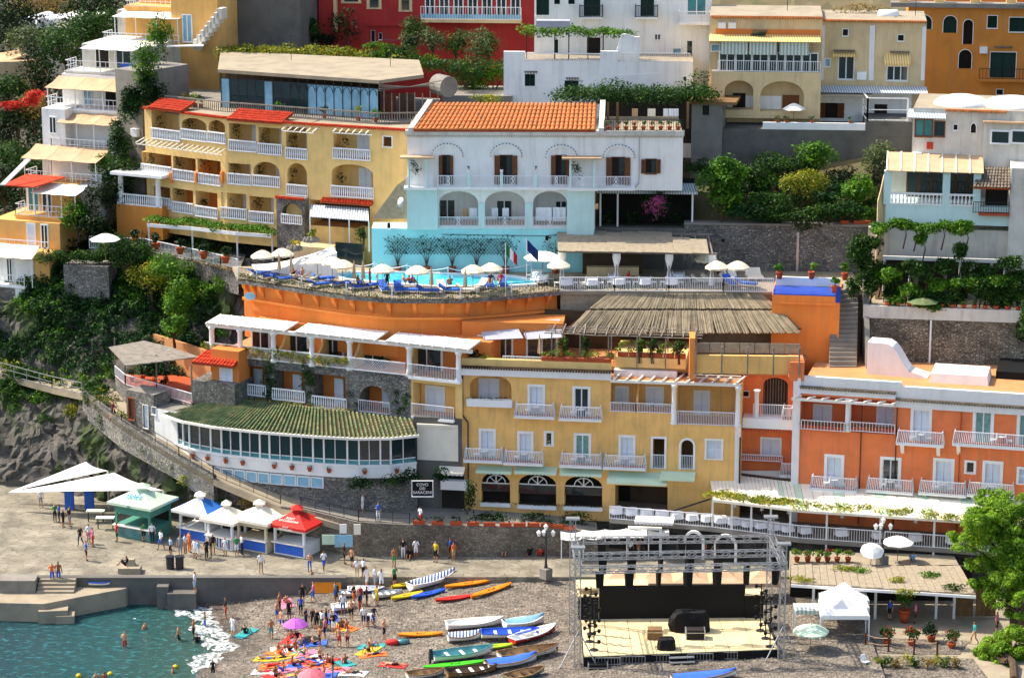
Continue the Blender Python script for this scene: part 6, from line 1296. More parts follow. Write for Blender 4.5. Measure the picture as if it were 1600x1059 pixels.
# cream house
C1 = FR(1085,232.6,1290,231.6,120); B = house('cream_veranda_house','cream house with yellow awning veranda over white arches',C1,1108,1284,28,26,'cream',8,[(1112,70,1124,80,'blue',dict(cols=1))]); r = B.root; B.h = []
U = lambda x,y=100,d=0: C1.uz(x,y,d)[0]; Zc = lambda y,d=0: C1.uz(1190,y,d)[1]
fl = Zc(113,1.6)
B.h = [(*C1.rect(1132,126,1177,172,1.5),.9,2.4),(*C1.rect(1188,127,1256,175,1.5),1.2,2.4)]; B.block(U(1112,120,1.5),U(1283,120,1.5),Zc(185,1.5),fl,3,'cream',d=1.5,name='arcade')
b = MB(); b.box(C1,U(1130),U(1260),Zc(185,1.5),fl - .3,-1.2,-.95); b.build('arcade_wall','white_wall',r)
B.box('brown_door','brown',U(1224),U(1250),Zc(185,1.5),Zc(148),.0,.06); B.box('white_band','white_wall',U(1130),U(1222),Zc(185,1.5),Zc(150),.0,.04); B.box('dark_door','interior',U(1146),U(1166),Zc(185,1.5),Zc(146),.04,.09)
rail(r,[C1.p(U(1122,100,1.5),fl,1.45),C1.p(U(1282,100,1.5),fl,1.45)],.95,.2,m='white_paint')
for i in range(6): window(r,C1,U(1124 + 26 * i,95,1.3),U(1148 + 26 * i,95,1.3),fl,fl + 1.6,'glass',d=.9,deep=-.02,fw=.05,sill=False)
for x0,x1 in ((1126,1168),(1171,1214),(1218,1264)): b = MB(); b.box(C1,U(x0,75,1.5),U(x1,75,1.5),Zc(86,1.5),Zc(66,1.5),1.44,1.5); b.build('blind','stripe_g',r)
b = MB(); b.hexa([C1.p(U(1108,65,1.8),Zc(66,1.8),1.8),C1.p(U(1282,65,1.8),Zc(66,1.8),1.8),C1.p(U(1282,65,0),Zc(55),.02),C1.p(U(1108,65),Zc(55),.02)] + [C1.p(U(1108,65,1.8),Zc(65,1.8),1.8),C1.p(U(1282,65,1.8),Zc(65,1.8),1.8),C1.p(U(1282,65,0),Zc(54),.02),C1.p(U(1108,65),Zc(54),.02)]); b.build('veranda_roof','stripe_y',r)
B.boxpx('orange_band','orange_room',1118,46,1282,55,0,.03); b = MB(); b.extrude([C1.p(U(x),Zc(y),.4 + (56 - y) * .03) for x,y in ((1169,60),(1192,60),(1199,45),(1177,45))],(0,.06,0)); b.build('solar_panel','glass',r)
tile_edge(r,C1,U(1110),U(1284),Zc(27),.1,'tile')
for x in (1122,1138): B.boxpx('air_conditioner','white_paint',x,36,x + 12,45,0,.4)
C2 = FR(1284,233.2,1447,232.2,90); B = house('','',C2,1284,1446,28,32,'cream',7,[(1317,46,1325,56,'dark'),(1403,55,1412,64,'dark'),(1310,88,1334,124,'glass',dict(cols=2)),(1386,104,1418,126,'glass',dict(cols=3)),(1289,92,1297,104,'blue',dict(cols=1))],B=B); r = B.root; F = C2; U = lambda x,y=90: F.uz(x,y)[0]
tile_edge(r,F,U(1284),U(1446),F.uz(1365,33)[1],.1,'tile'); B.boxpx('pilaster','parapet',1358,40,1366,126,0,.08); B.boxpx('pilaster','parapet',1440,42,1446,126,0,.08); B.boxpx('pilaster','parapet',1284,40,1288,126,0,.08)
awning(r,F,1382,84,1423,104,0,.9,'stripe_y'); tile_edge(r,F,U(1302),U(1336),F.uz(1319,80)[1],.05,'tile_grey',.06); tile_edge(r,F,U(1390),U(1421),F.uz(1405,82)[1],.05,'tile_grey',.06); awning(r,F,1300,82,1338,90,0,.5,'stripe_y'); B.boxpx('air_conditioner','white_paint',1339,113,1354,125,0,.4)
b = MB(); b.lathe(F.p(U(1408),F.uz(1408,60)[1] - .05,0),[(.35,-.3),(.35,.3)],12); 
zf = F.uz(1360,190,2)[1]; B.box('lower_wall','white_wall',U(1270,165),U(1424,165),zf - 1,F.uz(1360,142)[1],-.5,.4)
for x0,x1 in ((1279,1289),(1309,1319)): put(u_shutter('brown'),'shutter',r,F,U(x0,170),U(x1,170),zf,F.uz(1300,160)[1],.48)
B.box('dark_door','interior',U(1289,170),U(1309,170),zf,F.uz(1300,160)[1],.38,.44); B.box('window_opening','interior',U(1366,170),U(1386,170),zf + .2,F.uz(1375,162)[1],.38,.43)
b = MB(); b.hexa([F.p(U(1268,145),F.uz(1360,146,2.2)[1],2.2),F.p(U(1448,145),F.uz(1360,146,2.2)[1],2.2),F.p(U(1448,140),F.uz(1360,135)[1],.2),F.p(U(1268,140),F.uz(1360,135)[1],.2)] + [F.p(U(1268,145),F.uz(1360,145,2.2)[1],2.2),F.p(U(1448,145),F.uz(1360,145,2.2)[1],2.2),F.p(U(1448,140),F.uz(1360,134)[1],.2),F.p(U(1268,140),F.uz(1360,134)[1],.2)]); b.build('corrugated_roof','corrugated',r)
b = MB(); b.extrude([F.p(U(1262,150),F.uz(1320,151,3)[1],3),F.p(U(1362,150),F.uz(1320,151,3)[1],3),F.p(U(1362,150),F.uz(1320,146,1.6)[1],1.2),F.p(U(1262,150),F.uz(1320,146,1.6)[1],1.2)],(0,0,.05)); b.build('reed_awning','reed',r)
GT = FR(1085,229,1424,227.6,215); t = thing('garden_retaining_wall','high grey retaining wall with white parapet above the gardens','wall',GT.p(8,26,0)); ztp = GT.uz(1270,203)[1]
b = MB(); b.box(GT,0,GT.L,22,ztp,-6,0); b.build('wall','concrete_d',t); b = MB(); b.box(GT,GT.uz(1192,200)[0],GT.uz(1352,200)[0],ztp,ztp + .6,-.25,.03); b.build('parapet','white_paint',t); b = MB(); b.box(GT,GT.uz(1352,200)[0],GT.L,ztp - .5,GT.uz(1390,190)[1],-5.5,.06); b.build('side_block','concrete_d',t)
ra = [GT.p(GT.uz(1355,190)[0],GT.uz(1390,190)[1],0),GT.p(GT.uz(1418,190)[0],GT.uz(1390,190)[1],0)]; rail(t,ra,2.0,3,.04,'white_paint',mid=True,rr=.04); rail(t,[ra[0] + Vector((0,3,0)),ra[0]],2.0,3,.04,'white_paint',mid=True,rr=.04)
P_wp = parasol_proto('small_parasol','canvas_w',1.0,2.2,6,.05); c = PY(1240,190,229.5); P_wp.matrix_basis = TR((c.x,c.y,c.z - .6)); P_wp['label'] = 'small white parasol under the white arches of the cream house'
for i,x in enumerate((1214,1228,1268,1328)): c = GT.p(GT.uz(x,200)[0],ztp + .6,-.1); potted('potted shrub on the white parapet of the cream house, %s from the left' % ORD[i],c,.4,.35,'lf_mid',n=60,size=.14,pr=.15,ph=.2,group='parapet pots of the cream house')
# side house left of the cream one: old grey box with roof
q = FR(1082,229.5,1130,229,170); t = thing('old_grey_store','small old grey store with peeling plaster below the cream house','store',q.p(1,26,-1)); b = MB(); b.box(q,0,q.L,26,q.uz(1100,162)[1],-3,.6); b.build('wall','concrete',t); b = MB(); b.box(q,-.2,q.L + 1.2,q.uz(1100,161)[1],q.uz(1100,158)[1] + .1,-3,.9); b.build('roof','wood',t); b = MB(); u0,u1,z0,z1 = q.rect(1098,165,1108,180,.6); b.box(q,u0,u1,z0,z1,.58,.63); b.build('window_opening','interior',t)
# ochre building top right
O1 = FR(1415,247,1640,245.5,80); B = house('ochre_arched_building','ochre building with dark green arched windows in the upper corner',O1,1418,1640,26,12,'ochre',8,
    [(1433,24,1456,46,'green',dict(arch=1)),(1474,25,1495,52,'green',dict(arch=1)),(1505,31,1520,70,'dark',dict(arch=1,deep=.5)),(1498,78,1518,108,'dark',dict(arch=1,deep=.5)),(1543,25,1558,44,'green'),(1577,28,1615,50,'green'),(1547,82,1587,122,'green'),(1557,140,1567,148,'dark')],cat='building'); r = B.root
B.boxpx('cornice','concrete',1392,6,1640,13,-1,.5); tile_edge(r,O1,O1.uz(1553,73)[0],O1.uz(1582,73)[0],O1.uz(1567,74)[1],0,'tile_grey',.06); B.boxpx('air_conditioner','white_paint',1531,74,1543,84,0,.4)
zz = O1.uz(1560,124,1)[1]; B.box('balcony','ochre',O1.uz(1530,124,1)[0],O1.uz(1640,124,1)[0],zz - .25,zz,0,1.0); rail(r,[O1.p(O1.uz(1530,124,1)[0],zz,.95),O1.p(O1.uz(1640,124,1)[0],zz,.95)],.95,.3,m='rail_b')
for k in range(4): B.boxpx('top_pier','yellow2',1405 + k * 56,-20,1420 + k * 56,7,-.6,0); B.boxpx('top_wall','orange_room',1421 + k * 56,-2,1460 + k * 56,6,-2.0,-1.8)
bush('dry orange shrubs on the cream house roof',PY(1340,14,238),(3.2,1,.7),500,.2,'lf_dry',stem=False); bush('small green roof bush beside the white water tank',PY(1404,33,235),(.9,.6,.4),160,.16,'lf_bright',stem=False)
c = PY(1388,24,236); b = MB(); b.lathe((0,0,0),[(.3,-.9),(.5,-.8),(.5,.8),(.3,.9)],12); link('roof_tank',b.mesh('roof_tank','white_paint',True),None,Matrix.Translation(c) @ Matrix.Rotation(R(90),4,'Y'),'white water tank lying on the cream house roof','tank')
# ================================================================ white houses at the right edge
W2 = FR(1415,219,1640,216.5,220); zl = W2.uz(1480,262)[1]
B = house('domed_white_house','old white house with shallow domes and peeling red patches',W2,1425,1640,22,172,'white_old',8,[(1430,187,1457,213,'teal',dict(cols=2,fm='brown',fw=.05)),(1460,190,1476,213,'glass',dict(cols=1,fm='brown',fw=.05)),(1490,195,1496,203,'dark'),(1517,193,1525,208,'dark',dict(arch=.35)),(1549,200,1577,224,'glass',dict(cols=1,fw=.12)),(1581,200,1640,224,'glass',dict(cols=2,fw=.12))]); r = B.root; F = W2; U = lambda x,y=200: F.uz(x,y)[0]
tile_edge(r,F,U(1476),U(1572),F.uz(1520,173)[1],.1,'tile'); zd = F.uz(1500,172)[1]
for x,rr in ((1498,2.4),(1580,2.6)): b = MB(); b.lathe(F.p(U(x),zd - .1,-3),[(rr,0),(rr * .93,.35),(rr * .75,.65),(rr * .45,.85),(.05,.95)],18); b.build('dome','white_wall',r,True)
b = MB(); u0,u1 = U(1418),U(1478); zz = F.uz(1445,183)[1]; b.extrude([F.p(u0,zz,.8),F.p(u1,zz,.8),F.p(u1,zz + .5,-.5),F.p(u0,zz + .5,-.5)],(0,0,.06)); b.build('corrugated_roof','corrugated',r)
B.boxpx('right_wing','white_old',1536,192,1640,262,0,.8); tile_edge(r,F,U(1536),U(1640),F.uz(1590,192,.8)[1],.9,'canvas_tan'); b = MB(); 
for x0,x1 in ((1549,1577),(1581,1640)): window(r,F,*F.rect(x0,205,x1,224,.8),'glass',d=.8,deep=-.02,fw=.1,cols=1)
B.boxpx('air_conditioner','white_paint',1426,239,1440,249,0,.4); b = MB(); b.box(F,U(1449),U(1459),F.uz(1454,233)[1],F.uz(1454,222)[1],.02,.06)
b.build('red_cloth','tile_red',None,label='red cloth hanging on the old white house wall',cat='cloth')
W1 = FR(1378,214.8,1640,212.8,310); B = Bld('balustraded_terrace_house','white terrace house with turned balustrade and canvas pergola',W1,'house',24); F = W1; r = B.root; U = lambda x,y=310: F.uz(x,y)[0]; Zf = lambda x,y: F.uz(x,y)[1]; zf = Zf(1450,321)
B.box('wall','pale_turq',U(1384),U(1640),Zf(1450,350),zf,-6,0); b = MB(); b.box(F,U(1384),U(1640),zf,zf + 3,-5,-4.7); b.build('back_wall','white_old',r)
for k in range(6): window(r,F,U(1416) + k * 1.0,U(1416) + k * 1.0 + .95,zf + .1,zf + 2.3,'glass',d=-3.0,deep=-.02,fw=.05,fm='brown',cols=1,sill=False)
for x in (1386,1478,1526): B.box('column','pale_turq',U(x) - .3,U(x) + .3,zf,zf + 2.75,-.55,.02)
def turned(u0,u1,z,d):
    b = MB(); n = int((u1 - u0) / .3); b.box(F,u0,u1,z + .85,z + 1.0,d - .15,d + .05); b.box(F,u0,u1,z,z + .12,d - .15,d + .05)
    for k in range(n): b.lathe(F.p(u0 + (k + .5) * (u1 - u0) / n,z + .12,d - .05),[(.05,0),(.1,.2),(.04,.5),(.07,.73)],6)
    b.build('balustrade','white_paint',r)
turned(U(1391),U(1473),zf,0); turned(U(1483),U(1524),zf,0)
for k in range(7): u0 = U(1384) + k * (U(1536) - U(1384)) / 7; u1 = U(1384) + (k + 1) * (U(1536) - U(1384)) / 7; b = MB(); b.extrude([F.p(u0 + .03,zf + 2.8,.35),F.p(u1 - .03,zf + 2.8,.35),F.p(u1 - .03,zf + 3.5,-4.5),F.p(u0 + .03,zf + 3.5,-4.5)],(0,0,.05)); b.build('canvas_panel','canvas_tan',r); b = MB(); b.bar(F.p(u0,zf + 2.85,.5),F.p(u0,zf + 3.55,-4.6),.06); b.build('pergola_slat','wood_w',r)
b = MB(); q0 = F.p(U(1377),19.5,.3); b.extrude([F.p(U(1372),20,.5),F.p(U(1372),zf + .3,.5),F.p(U(1376),zf + 1.2,.1),F.p(U(1380),zf + 2.3,-.5),F.p(U(1384),zf + 2.3,-.5),F.p(U(1384),20,.5)],(0,.3,0)); b.build('garden_pier','cream',r)
u0,u1 = U(1519),U(1578); tiled(r,F.p(u0,Zf(1550,291),.9),F.p(u1,Zf(1550,291),.9),F.p(u1,Zf(1550,291) + 1.2,-1.6),F.p(u0 + .5,Zf(1550,291) + 1.2,-1.6),11,7,'tile_grey','porch_roof',each=False)
B.box('porch_door','interior',U(1540),U(1575),zf - .6,zf + 1.6,-.9,-.8); B.box('porch_floor','terracotta',U(1530),U(1578),zf - .6,zf - .4,-1.5,.6); B.box('tall_wall','white_old',U(1578),U(1640),Zf(1600,420),Zf(1600,262),-3,.4)
rail(r,[F.p(U(1521),zf - .4,.55),F.p(U(1577),zf - .4,.55)],.9,.2,m='rail_b')
# vine terrace above the stone wall
RWL = FR(1348,210.4,1640,208.2,540); t = thing('vine_terrace','stone retaining wall and terrace beneath masses of vine','terrace',RWL.p(5,14,0)); F = RWL; zw = F.uz(1470,500)[1]; U = lambda x,y=520: F.uz(x,y)[0]
b = MB(); b.box(F,0,F.L,13,zw,-5,0); b.build('stone_wall','stone_warm',t); b = MB(); b.box(F,-.05,F.L,zw,zw + 1.0,-.5,.06); b.build('parapet','white_old',t); b = MB(); b.box(F,0,F.L,zw - .5,zw + .6,-5,-.5); b.build('floor','pave',t); b = MB(); b.bar(F.p(U(1454),13.2,.12),F.p(U(1454),zw,.12),.08,0,6); b.build('drain_pipe','white_paint',t)
zp = zw + 4.2; b = MB(); b.box(F,U(1350),F.L,zw,zp + 2.2,-5.6,-5.2); b.build('rear_wall','white_old',t)
for x in (1378,1418,1497,1568): b = MB(); b.bar(F.p(U(x),zw + .6,-3),F.p(U(x),zp,-3),.08); b.build('post','white_paint',t)
b = MB(); b.box(F,U(1375),F.L,zp,zp + .3,-3.1,-2.9); b.build('beam','wood_w',t)
for x0,x1 in ((1380,1425),(1432,1470),(1478,1512),(1528,1545),(1550,1567)): put(u_pane('interior'),'pane',t,F,U(x0),U(x1),zw + .8,zp - .3,-4.6)
for i in range(13): x = 1385 + i * 17; potted('terracotta pot with a small plant on the vine terrace parapet, %s from the stairs' % ORD[i],F.p(U(x),zw + 1.0,-.2),.35,.28,'lf_bright' if i % 3 else 'lf_dark','terracotta',.22,.3,40,.16,'pots on the vine terrace parapet')
mass = lambda pts: [(PY(x,y,d),(rx,1.0,rz_)) for x,y,d,rx,rz_ in pts]
def vine(label,pts,n,m,size=.23): 
    cl = []
    for c,r_ in mass(pts): cl += puff(c,r_,7)
    t = thing('grape_vine',label,'vine',Vector(cl[0][0]) - Vector((0,0,1)),'vines on the right terraces'); leaves('foliage',cl,n,size,m,t)
    for c,_ in cl[::7]: b = MB(); b.tube([Vector((c[0],c[1] + .4,c[2] - 2)),Vector((c[0] + .2,c[1] + .2,c[2] - .8)),c],[.07,.05,.02]); b.build('stem','bark',t)
vine('dark vine curtain beside the stairs at the left of the terrace',[(1345,400,212,1.2,2.2),(1355,440,211.5,1.4,1.8),(1375,420,212,1.6,1.8),(1362,375,212.5,1.2,1.0),(1335,450,211.3,.8,1.2),(1395,450,211.5,1.4,1.3),(1420,420,212,1.6,.8)],12000,'lf_mid')
vine('sunlit vine over the terrace pergola beam',[(1370,358,211.5,1.2,.6),(1400,352,211.5,1.6,.7),(1440,354,211.3,1.8,.7),(1485,356,211,1.8,.8),(1505,352,211,1.2,.6),(1438,372,211.3,.6,.8)],7000,'lf_bright')
vine('thick vine mass hanging over the right parapet',[(1480,462,210.2,2.0,1.1),(1520,455,209.8,2.2,1.6),(1560,462,209.6,2.2,1.5),(1600,455,209.5,2.4,1.5),(1440,468,210.3,1.4,.8),(1530,425,210.5,1.6,1.0),(1600,430,210.2,1.8,.7),(1600,500,208.2,1.0,2.0),(1440,425,210.4,1.3,.9),(1480,418,210.4,1.5,.9),(1575,412,210.2,1.5,.7),(1500,395,211,1.0,.8)],24000,'lf_mid'); vine('bright vine shoots along the middle of the terrace',[(1460,445,210.2,1.8,.6),(1500,440,210,1.6,.6),(1570,440,209.6,1.8,.6),(1400,470,210.6,1.0,.6),(1420,455,210.4,1.2,.8),(1545,440,209.6,1.8,.7),(1450,480,209.8,2.0,.5),(1390,430,211,1.4,.8)],10000,'lf_bright')
b = MB(); c = PY(1442,472,209.5); b.lathe(c,[(1.1,0),(.6,.25),(.05,.35)],8,sx=1.2); b.build('beach_umbrella_canopy','tile_green',None,label='small colourful umbrella half hidden in the terrace vines',cat='umbrella')
# ---------------------------------------------------------------- stone wall behind the pool bar and the garden above it
SWF = FR(928,221.2,1368,219.6,400); t = thing('rubble_garden_wall','long rubble stone wall behind the pool bar with weep holes','wall',SWF.p(8,DZ,0)); F = SWF; zg = F.uz(1150,352)[1]
b = MB(); b.box(F,0,F.uz(1068,400)[0],DZ - 4,F.uz(1000,356)[1],-1,.0); b.build('plastered_wall','concrete_d',t); b = MB(); b.box(F,F.uz(1068,400)[0],F.L,DZ - 4,zg,-1,0); b.build('stone_wall','stone_grey',t); b = MB(); b.box(F,F.uz(1068,400)[0],F.L,zg,zg + .18,-1,.06); b.build('coping','concrete',t)
for x in (938,972,1002,1040,1053,1091,1130): u,z = F.uz(x,370 if x < 1050 else 376); b = MB(); b.box(F,u - .12,u + .12,z - .12,z + .12,-.01,.012); b.build('weep_hole','black',t)
b = MB(); b.box(F,F.uz(1246,400)[0] - .1,F.uz(1246,400)[0] + .1,DZ,zg - .5,0,.1); b.build('pipe','metal',t)
b = MB(); b.sheet([[F.p(-8,23.5,-8),F.p(F.L,29.5,-8)],[F.p(-8,zg - .6,-.6),F.p(F.L,zg - .05,-.6)]]); b.build('garden_ground','earth',kind='structure',label='sloping garden ground above the rubble wall',cat='garden')
GA = [('big bright green fig tree beside the white house',1128,290,221,2.6,2.6,5200,'lf_bright',.3),('dark tree under the grey retaining wall',1175,285,224,2.0,1.8,2600,'lf_mid',.25),('yellow green rounded shrub in the garden',1255,290,222,2.3,1.6,2600,'lf_yellow',.2),('light green bamboo like shrub in the garden',1342,300,221.5,1.7,1.6,1900,'lf_bright',.28),
      ('greyish leafy tree below the cream house',1378,250,224,2.2,1.9,2600,'lf_olive',.22),('tall fresh green tree at the foot of the retaining wall',1275,250,226,2.2,1.6,2300,'lf_bright',.28),('dark green shrub at the foot of the retaining wall',1215,258,226,2.8,1.3,2300,'lf_mid',.22)]
for lab,x,y,d,rx,rz_,n,m,s in GA: c = PY(x,y,d); tree(lab,c - Vector((0,0,rz_ + .9)),c,(rx,rx * .7,rz_),n,s,m,'garden trees above the rubble wall',k=12)
for i,(x,y,rx,rz_) in enumerate(((1170,335,2.2,.9),(1220,332,2.2,.9),(1262,340,1.8,1.3),(1300,332,2.0,.8),(1330,325,1.4,.8),(1195,315,2.4,.9),(1290,310,1.6,.7))): bush('glossy hedge spilling over the rubble wall, %s' % ('at its left end','second','hanging lowest','fourth','at its right end','upper left','upper right')[i],PY(x,y,219.6 + (i > 4)),(rx,.9,rz_),1500,.2,['lf_ivy','lf_mid'][i % 2],'hedge over the rubble wall','hedge',stem=False)
for i,x in enumerate((1313,1334,1347)): planter_row(F,F.uz(x,350)[0],F.uz(x + 14,350)[0],zg + .18,-.3,'lf_dark',None,'terracotta trough on the rubble wall, %s from the left' % ORD[i],40,.15)
bush('bougainvillea with hanging pink blossom beside the white house',PY(1025,318,220.4),(1.6,.6,1.2),900,.2,'lf_mid',name='bougainvillea'); t = bush('pink bougainvillea blossom sprays hanging over the wall',PY(1025,322,219.9),(1.3,.4,1.2),420,.18,'lf_pink',name='bougainvillea',stem=False)
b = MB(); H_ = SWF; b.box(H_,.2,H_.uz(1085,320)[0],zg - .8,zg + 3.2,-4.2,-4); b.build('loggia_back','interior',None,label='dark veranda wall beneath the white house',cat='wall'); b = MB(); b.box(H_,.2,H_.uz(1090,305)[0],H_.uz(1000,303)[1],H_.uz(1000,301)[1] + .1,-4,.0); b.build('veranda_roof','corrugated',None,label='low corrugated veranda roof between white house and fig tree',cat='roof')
for i,x in enumerate((938,965,1082)): b = MB(); u = H_.uz(x,320)[0]; b.bar(H_.p(u,zg - .3,-.3),H_.p(u,H_.uz(1000,303)[1],-.3),.07); b.build('veranda_post','white_paint',None,label='white iron veranda post, %s from the white house' % ORD[i],cat='post',group='veranda posts')
for i,x in enumerate((950,990,1060)): bush('shaded plant in the dark veranda, %s from the left' % ORD[i],PY(x,340,221.8),(1.0,.5,.8),360,.2,'lf_dark','veranda plants',stem=False)
# garden terrace pergola with laundry between the white and cream houses
cl = [(PY(x,y + 4 * math.sin(x * .2),228 + random.uniform(-1,1)),(1.3,1.1,.6)) for x in range(880,1110,9) for y in (146,152)] + [(PY(1080,140,229),(1.6,1,.9)),(PY(960,136,229),(1.5,1,.8)),(PY(1095,125,230),(1,.8,1.0))]
t = thing('creeper_pergola','pergola roof of dense creeper shading a terrace with laundry','pergola',PY(990,195,226)); leaves('creeper',cl,11000,.22,'lf_mid',t)
for x in (950,965,1075): b = MB(); p = PY(x,160,227); b.bar(Vector((p.x,p.y,32)),p,.1); b.build('post','wood',t)
b = MB(); q = FR(938,232,1084,231,180); b.box(q,0,q.L,30,q.uz(1000,150)[1],-.3,0); b.build('back_wall','interior',t)
for i,(x,w,m) in enumerate(((992,9,'canvas_tan'),(1018,12,'canvas'),(1040,7,'cloth_w'),(1048,7,'cloth_w'),(1056,8,'cloth_w'))):
    p0,p1 = PY(x - w / 2,170,226.5),PY(x + w / 2,182,226.5); b = MB(); b.sheet([[(p0.x + (p1.x - p0.x) * k / 4,226.5 + .05 * (k % 2),p0.z) for k in range(5)],[(p0.x + (p1.x - p0.x) * k / 4,226.5 + .1 * (k % 2),p1.z) for k in range(5)]],0,.015,(0,1,0)); b.build('hanging_cloth',m,None,label='cloth drying under the creeper pergola, %s from the left' % ORD[i],cat='laundry',group='laundry under the creeper pergola')
for i in range(20):
    x,y = 1100 + (i * 53) % 270,262 + (i * 37) % 80; bush('%s green clump of garden undergrowth above the rubble wall, %s' % (('mid','dark','glossy','bright')[i % 4],ORD[i // 4]),PY(x,y,225.5 - (y - 262) * .06),(2.0,1.2,1.0),900,.22,('lf_mid','lf_dark','lf_ivy','lf_bright')[i % 4],'garden undergrowth','garden_shrub',stem=False)
# ================================================================ HOUSES ON THE LEFT SLOPE
def tier(B,F,x0,x1,yf,yr,m,back,wins=(),rail_m='rail',rs=.5,aw=None,h=1.0,top=None,zlow=None):
    """one storey: floor seen at yf, wall set back, rail at the edge, awning over it"""
    r = B.root; U = lambda x: F.uz(x,yf)[0]; z = F.uz((x0 + x1) / 2,yf)[1]; zl = z - 3.2 if zlow is None else zlow
    b = MB(); b.box(F,U(x0),U(x1),zl,z,-9,0); b.box(F,U(x0) - .08,U(x1) + .08,z - .12,z + .02,-2,.12); b.build('storey',m,r)
    b = MB(); b.box(F,U(x0) + .4,U(x1) + .3,z,z + (top or 2.8),-9,-back); b.build('rear_wall',m,r)
    for w in wins: window(r,F,U(w[0]),U(w[1]),z + .05,z + 2.2,w[2],d=-back,deep=-.02,fw=.08,name='french_door',sill=False)
    rail(r,[F.p(U(x0) + .05,z,-back * .8),F.p(U(x0) + .05,z,0),F.p(U(x1),z,0)],h,rs,.02,rail_m,mid=True,rr=.03)
    if aw:
        a0,a1,ay0,ay1,m2 = aw; zf,zb = F.uz((a0 + a1) / 2,ay1,.3)[1],F.uz((a0 + a1) / 2,ay0,-back)[1]
        for k in range(3):
            u0,u1 = U(a0) + (U(a1) - U(a0)) * k / 3,U(a0) + (U(a1) - U(a0)) * (k + 1) / 3; b = MB(); b.sheet([[F.p(u0 + .02,zb,-back),F.p((u0 + u1) / 2,zb - .06,-back),F.p(u1 - .02,zb,-back)],[F.p(u0 + .02,(zb + zf) / 2 - .08,-back / 2),F.p((u0 + u1) / 2,(zb + zf) / 2 - .2,-back / 2),F.p(u1 - .02,(zb + zf) / 2 - .08,-back / 2)],[F.p(u0 + .02,zf,.3),F.p((u0 + u1) / 2,zf - .05,.3),F.p(u1 - .02,zf,.3)]],0,.03); b.build('awning',m2,r)
        for k in range(4): u = U(a0) + .2 + (U(a1) - U(a0) - .4) * k / 3; b = MB(); b.bar(F.p(u,z,0),F.p(u,zf,.1),.035); b.build('awning_post','white_paint',r)
    return z
F1 = FR(60,242,216,238.5,170); B = Bld('tan_awning_house','narrow white house of stacked terraces under tan awnings',F1,'house',24); r = B.root
tier(B,FR(100,244,216,241.5,110),102,213,114,0,'white_old',2.6,[(130,150,'dark'),(160,185,'glass')],aw=(128,212,64,78,'canvas_w'),top=2.2)
tier(B,F1,72,200,172,0,'white_wall',2.4,[(112,124,'blue'),(146,170,'dark')],aw=(73,208,121,141,'canvas_tan'))
tier(B,FR(64,240,190,237,230),80,184,236,0,'white_wall',2.2,[(134,146,'dark'),(106,118,'blue')],aw=(92,178,172,194,'canvas_tan'))
F3 = FR(36,238,165,235,280); tier(B,F3,40,158,287,0,'white_old',2.4,[(60,80,'dark'),(100,120,'dark')],aw=(37,154,227,251,'canvas_tan'))
S = FR(66,240.2,102,239.4,200); b = MB(); b.box(S,0,S.L,26,S.uz(80,170)[1],-3,0); b.build('side_wall','white_wall',r); window(r,S,*S.rect(78,183,88,208),'glass',deep=-.02,fw=.06)
S = FR(184,238.5,224,236.5,230); b = MB(); b.box(S,0,S.L,22,S.uz(200,110)[1],-6,0); b.build('stair_tower','concrete',r)
for x,y in ((213,207),(180,253)): b = MB(); u,z = S.uz(x,y); b.box(S,u - .4,u + .4,z - .35,z + .35,0,.35); b.build('air_conditioner','white_paint',r)
for i,(x,y,n) in enumerate(((203,165,3000),(225,105,2200),(190,215,2200),(235,145,2400),(165,270,1800))): bush('creeper tumbling down the stair tower, %s' % ('middle','topmost','beside the second awning','inner','lowest')[i],PY(x,y,236.5),(1.7,.7,2.3),n,.22,['lf_ivy','lf_bright','lf_mid'][i % 3],'creepers on the stair tower','creeper',stem=False)
F4 = FR(8,235.2,125,232.6,320); B = Bld('orange_terrace_house','small orange terrace house with red roof and cream canvas',F4,'house',22); r = B.root
tier(B,F4,24,96,338,0,'ochre_l',2.0,[(28,44,'teal'),(50,64,'glass')],aw=(52,122,286,304,'canvas'),top=2.6); b = MB(); U = lambda x: F4.uz(x,290)[0]; z = F4.uz(45,292)[1]; b.extrude([F4.p(U(8),z,.4),F4.p(U(56),z,.4),F4.p(U(80),z + .5,-2.6),F4.p(U(18),z + .5,-2.6)],(0,0,.1)); b.build('red_roof','tile_red',r)
b = MB(); b.extrude([PY(0,288,234),PY(8,288,234),PY(48,249,236),PY(40,248,236)],(0,0,-.1)); b.build('white_gutter_roof','white_paint',r)
tier(B,FR(-30,233.5,78,231.2,380),-30,76,392,0,'ochre_l',1.6,[(30,42,'shut'),(52,62,'glass')],top=2.4)
F6 = FR(-30,232,58,230.2,440); B = Bld('white_cliff_house','plain white house with cream canvas roof at the cliff edge',F6,'house',18); tier(B,F6,-30,38,446,0,'white_wall',1.2,[(2,10,'glass')],aw=(-30,54,380,402,'canvas'),top=2.2)
b = MB(); b.box(F6,F6.uz(-30,470)[0],F6.uz(24,470)[0],10,F6.uz(0,448)[1],-2,.05); b.build('foundation','stone_grey',B.root)
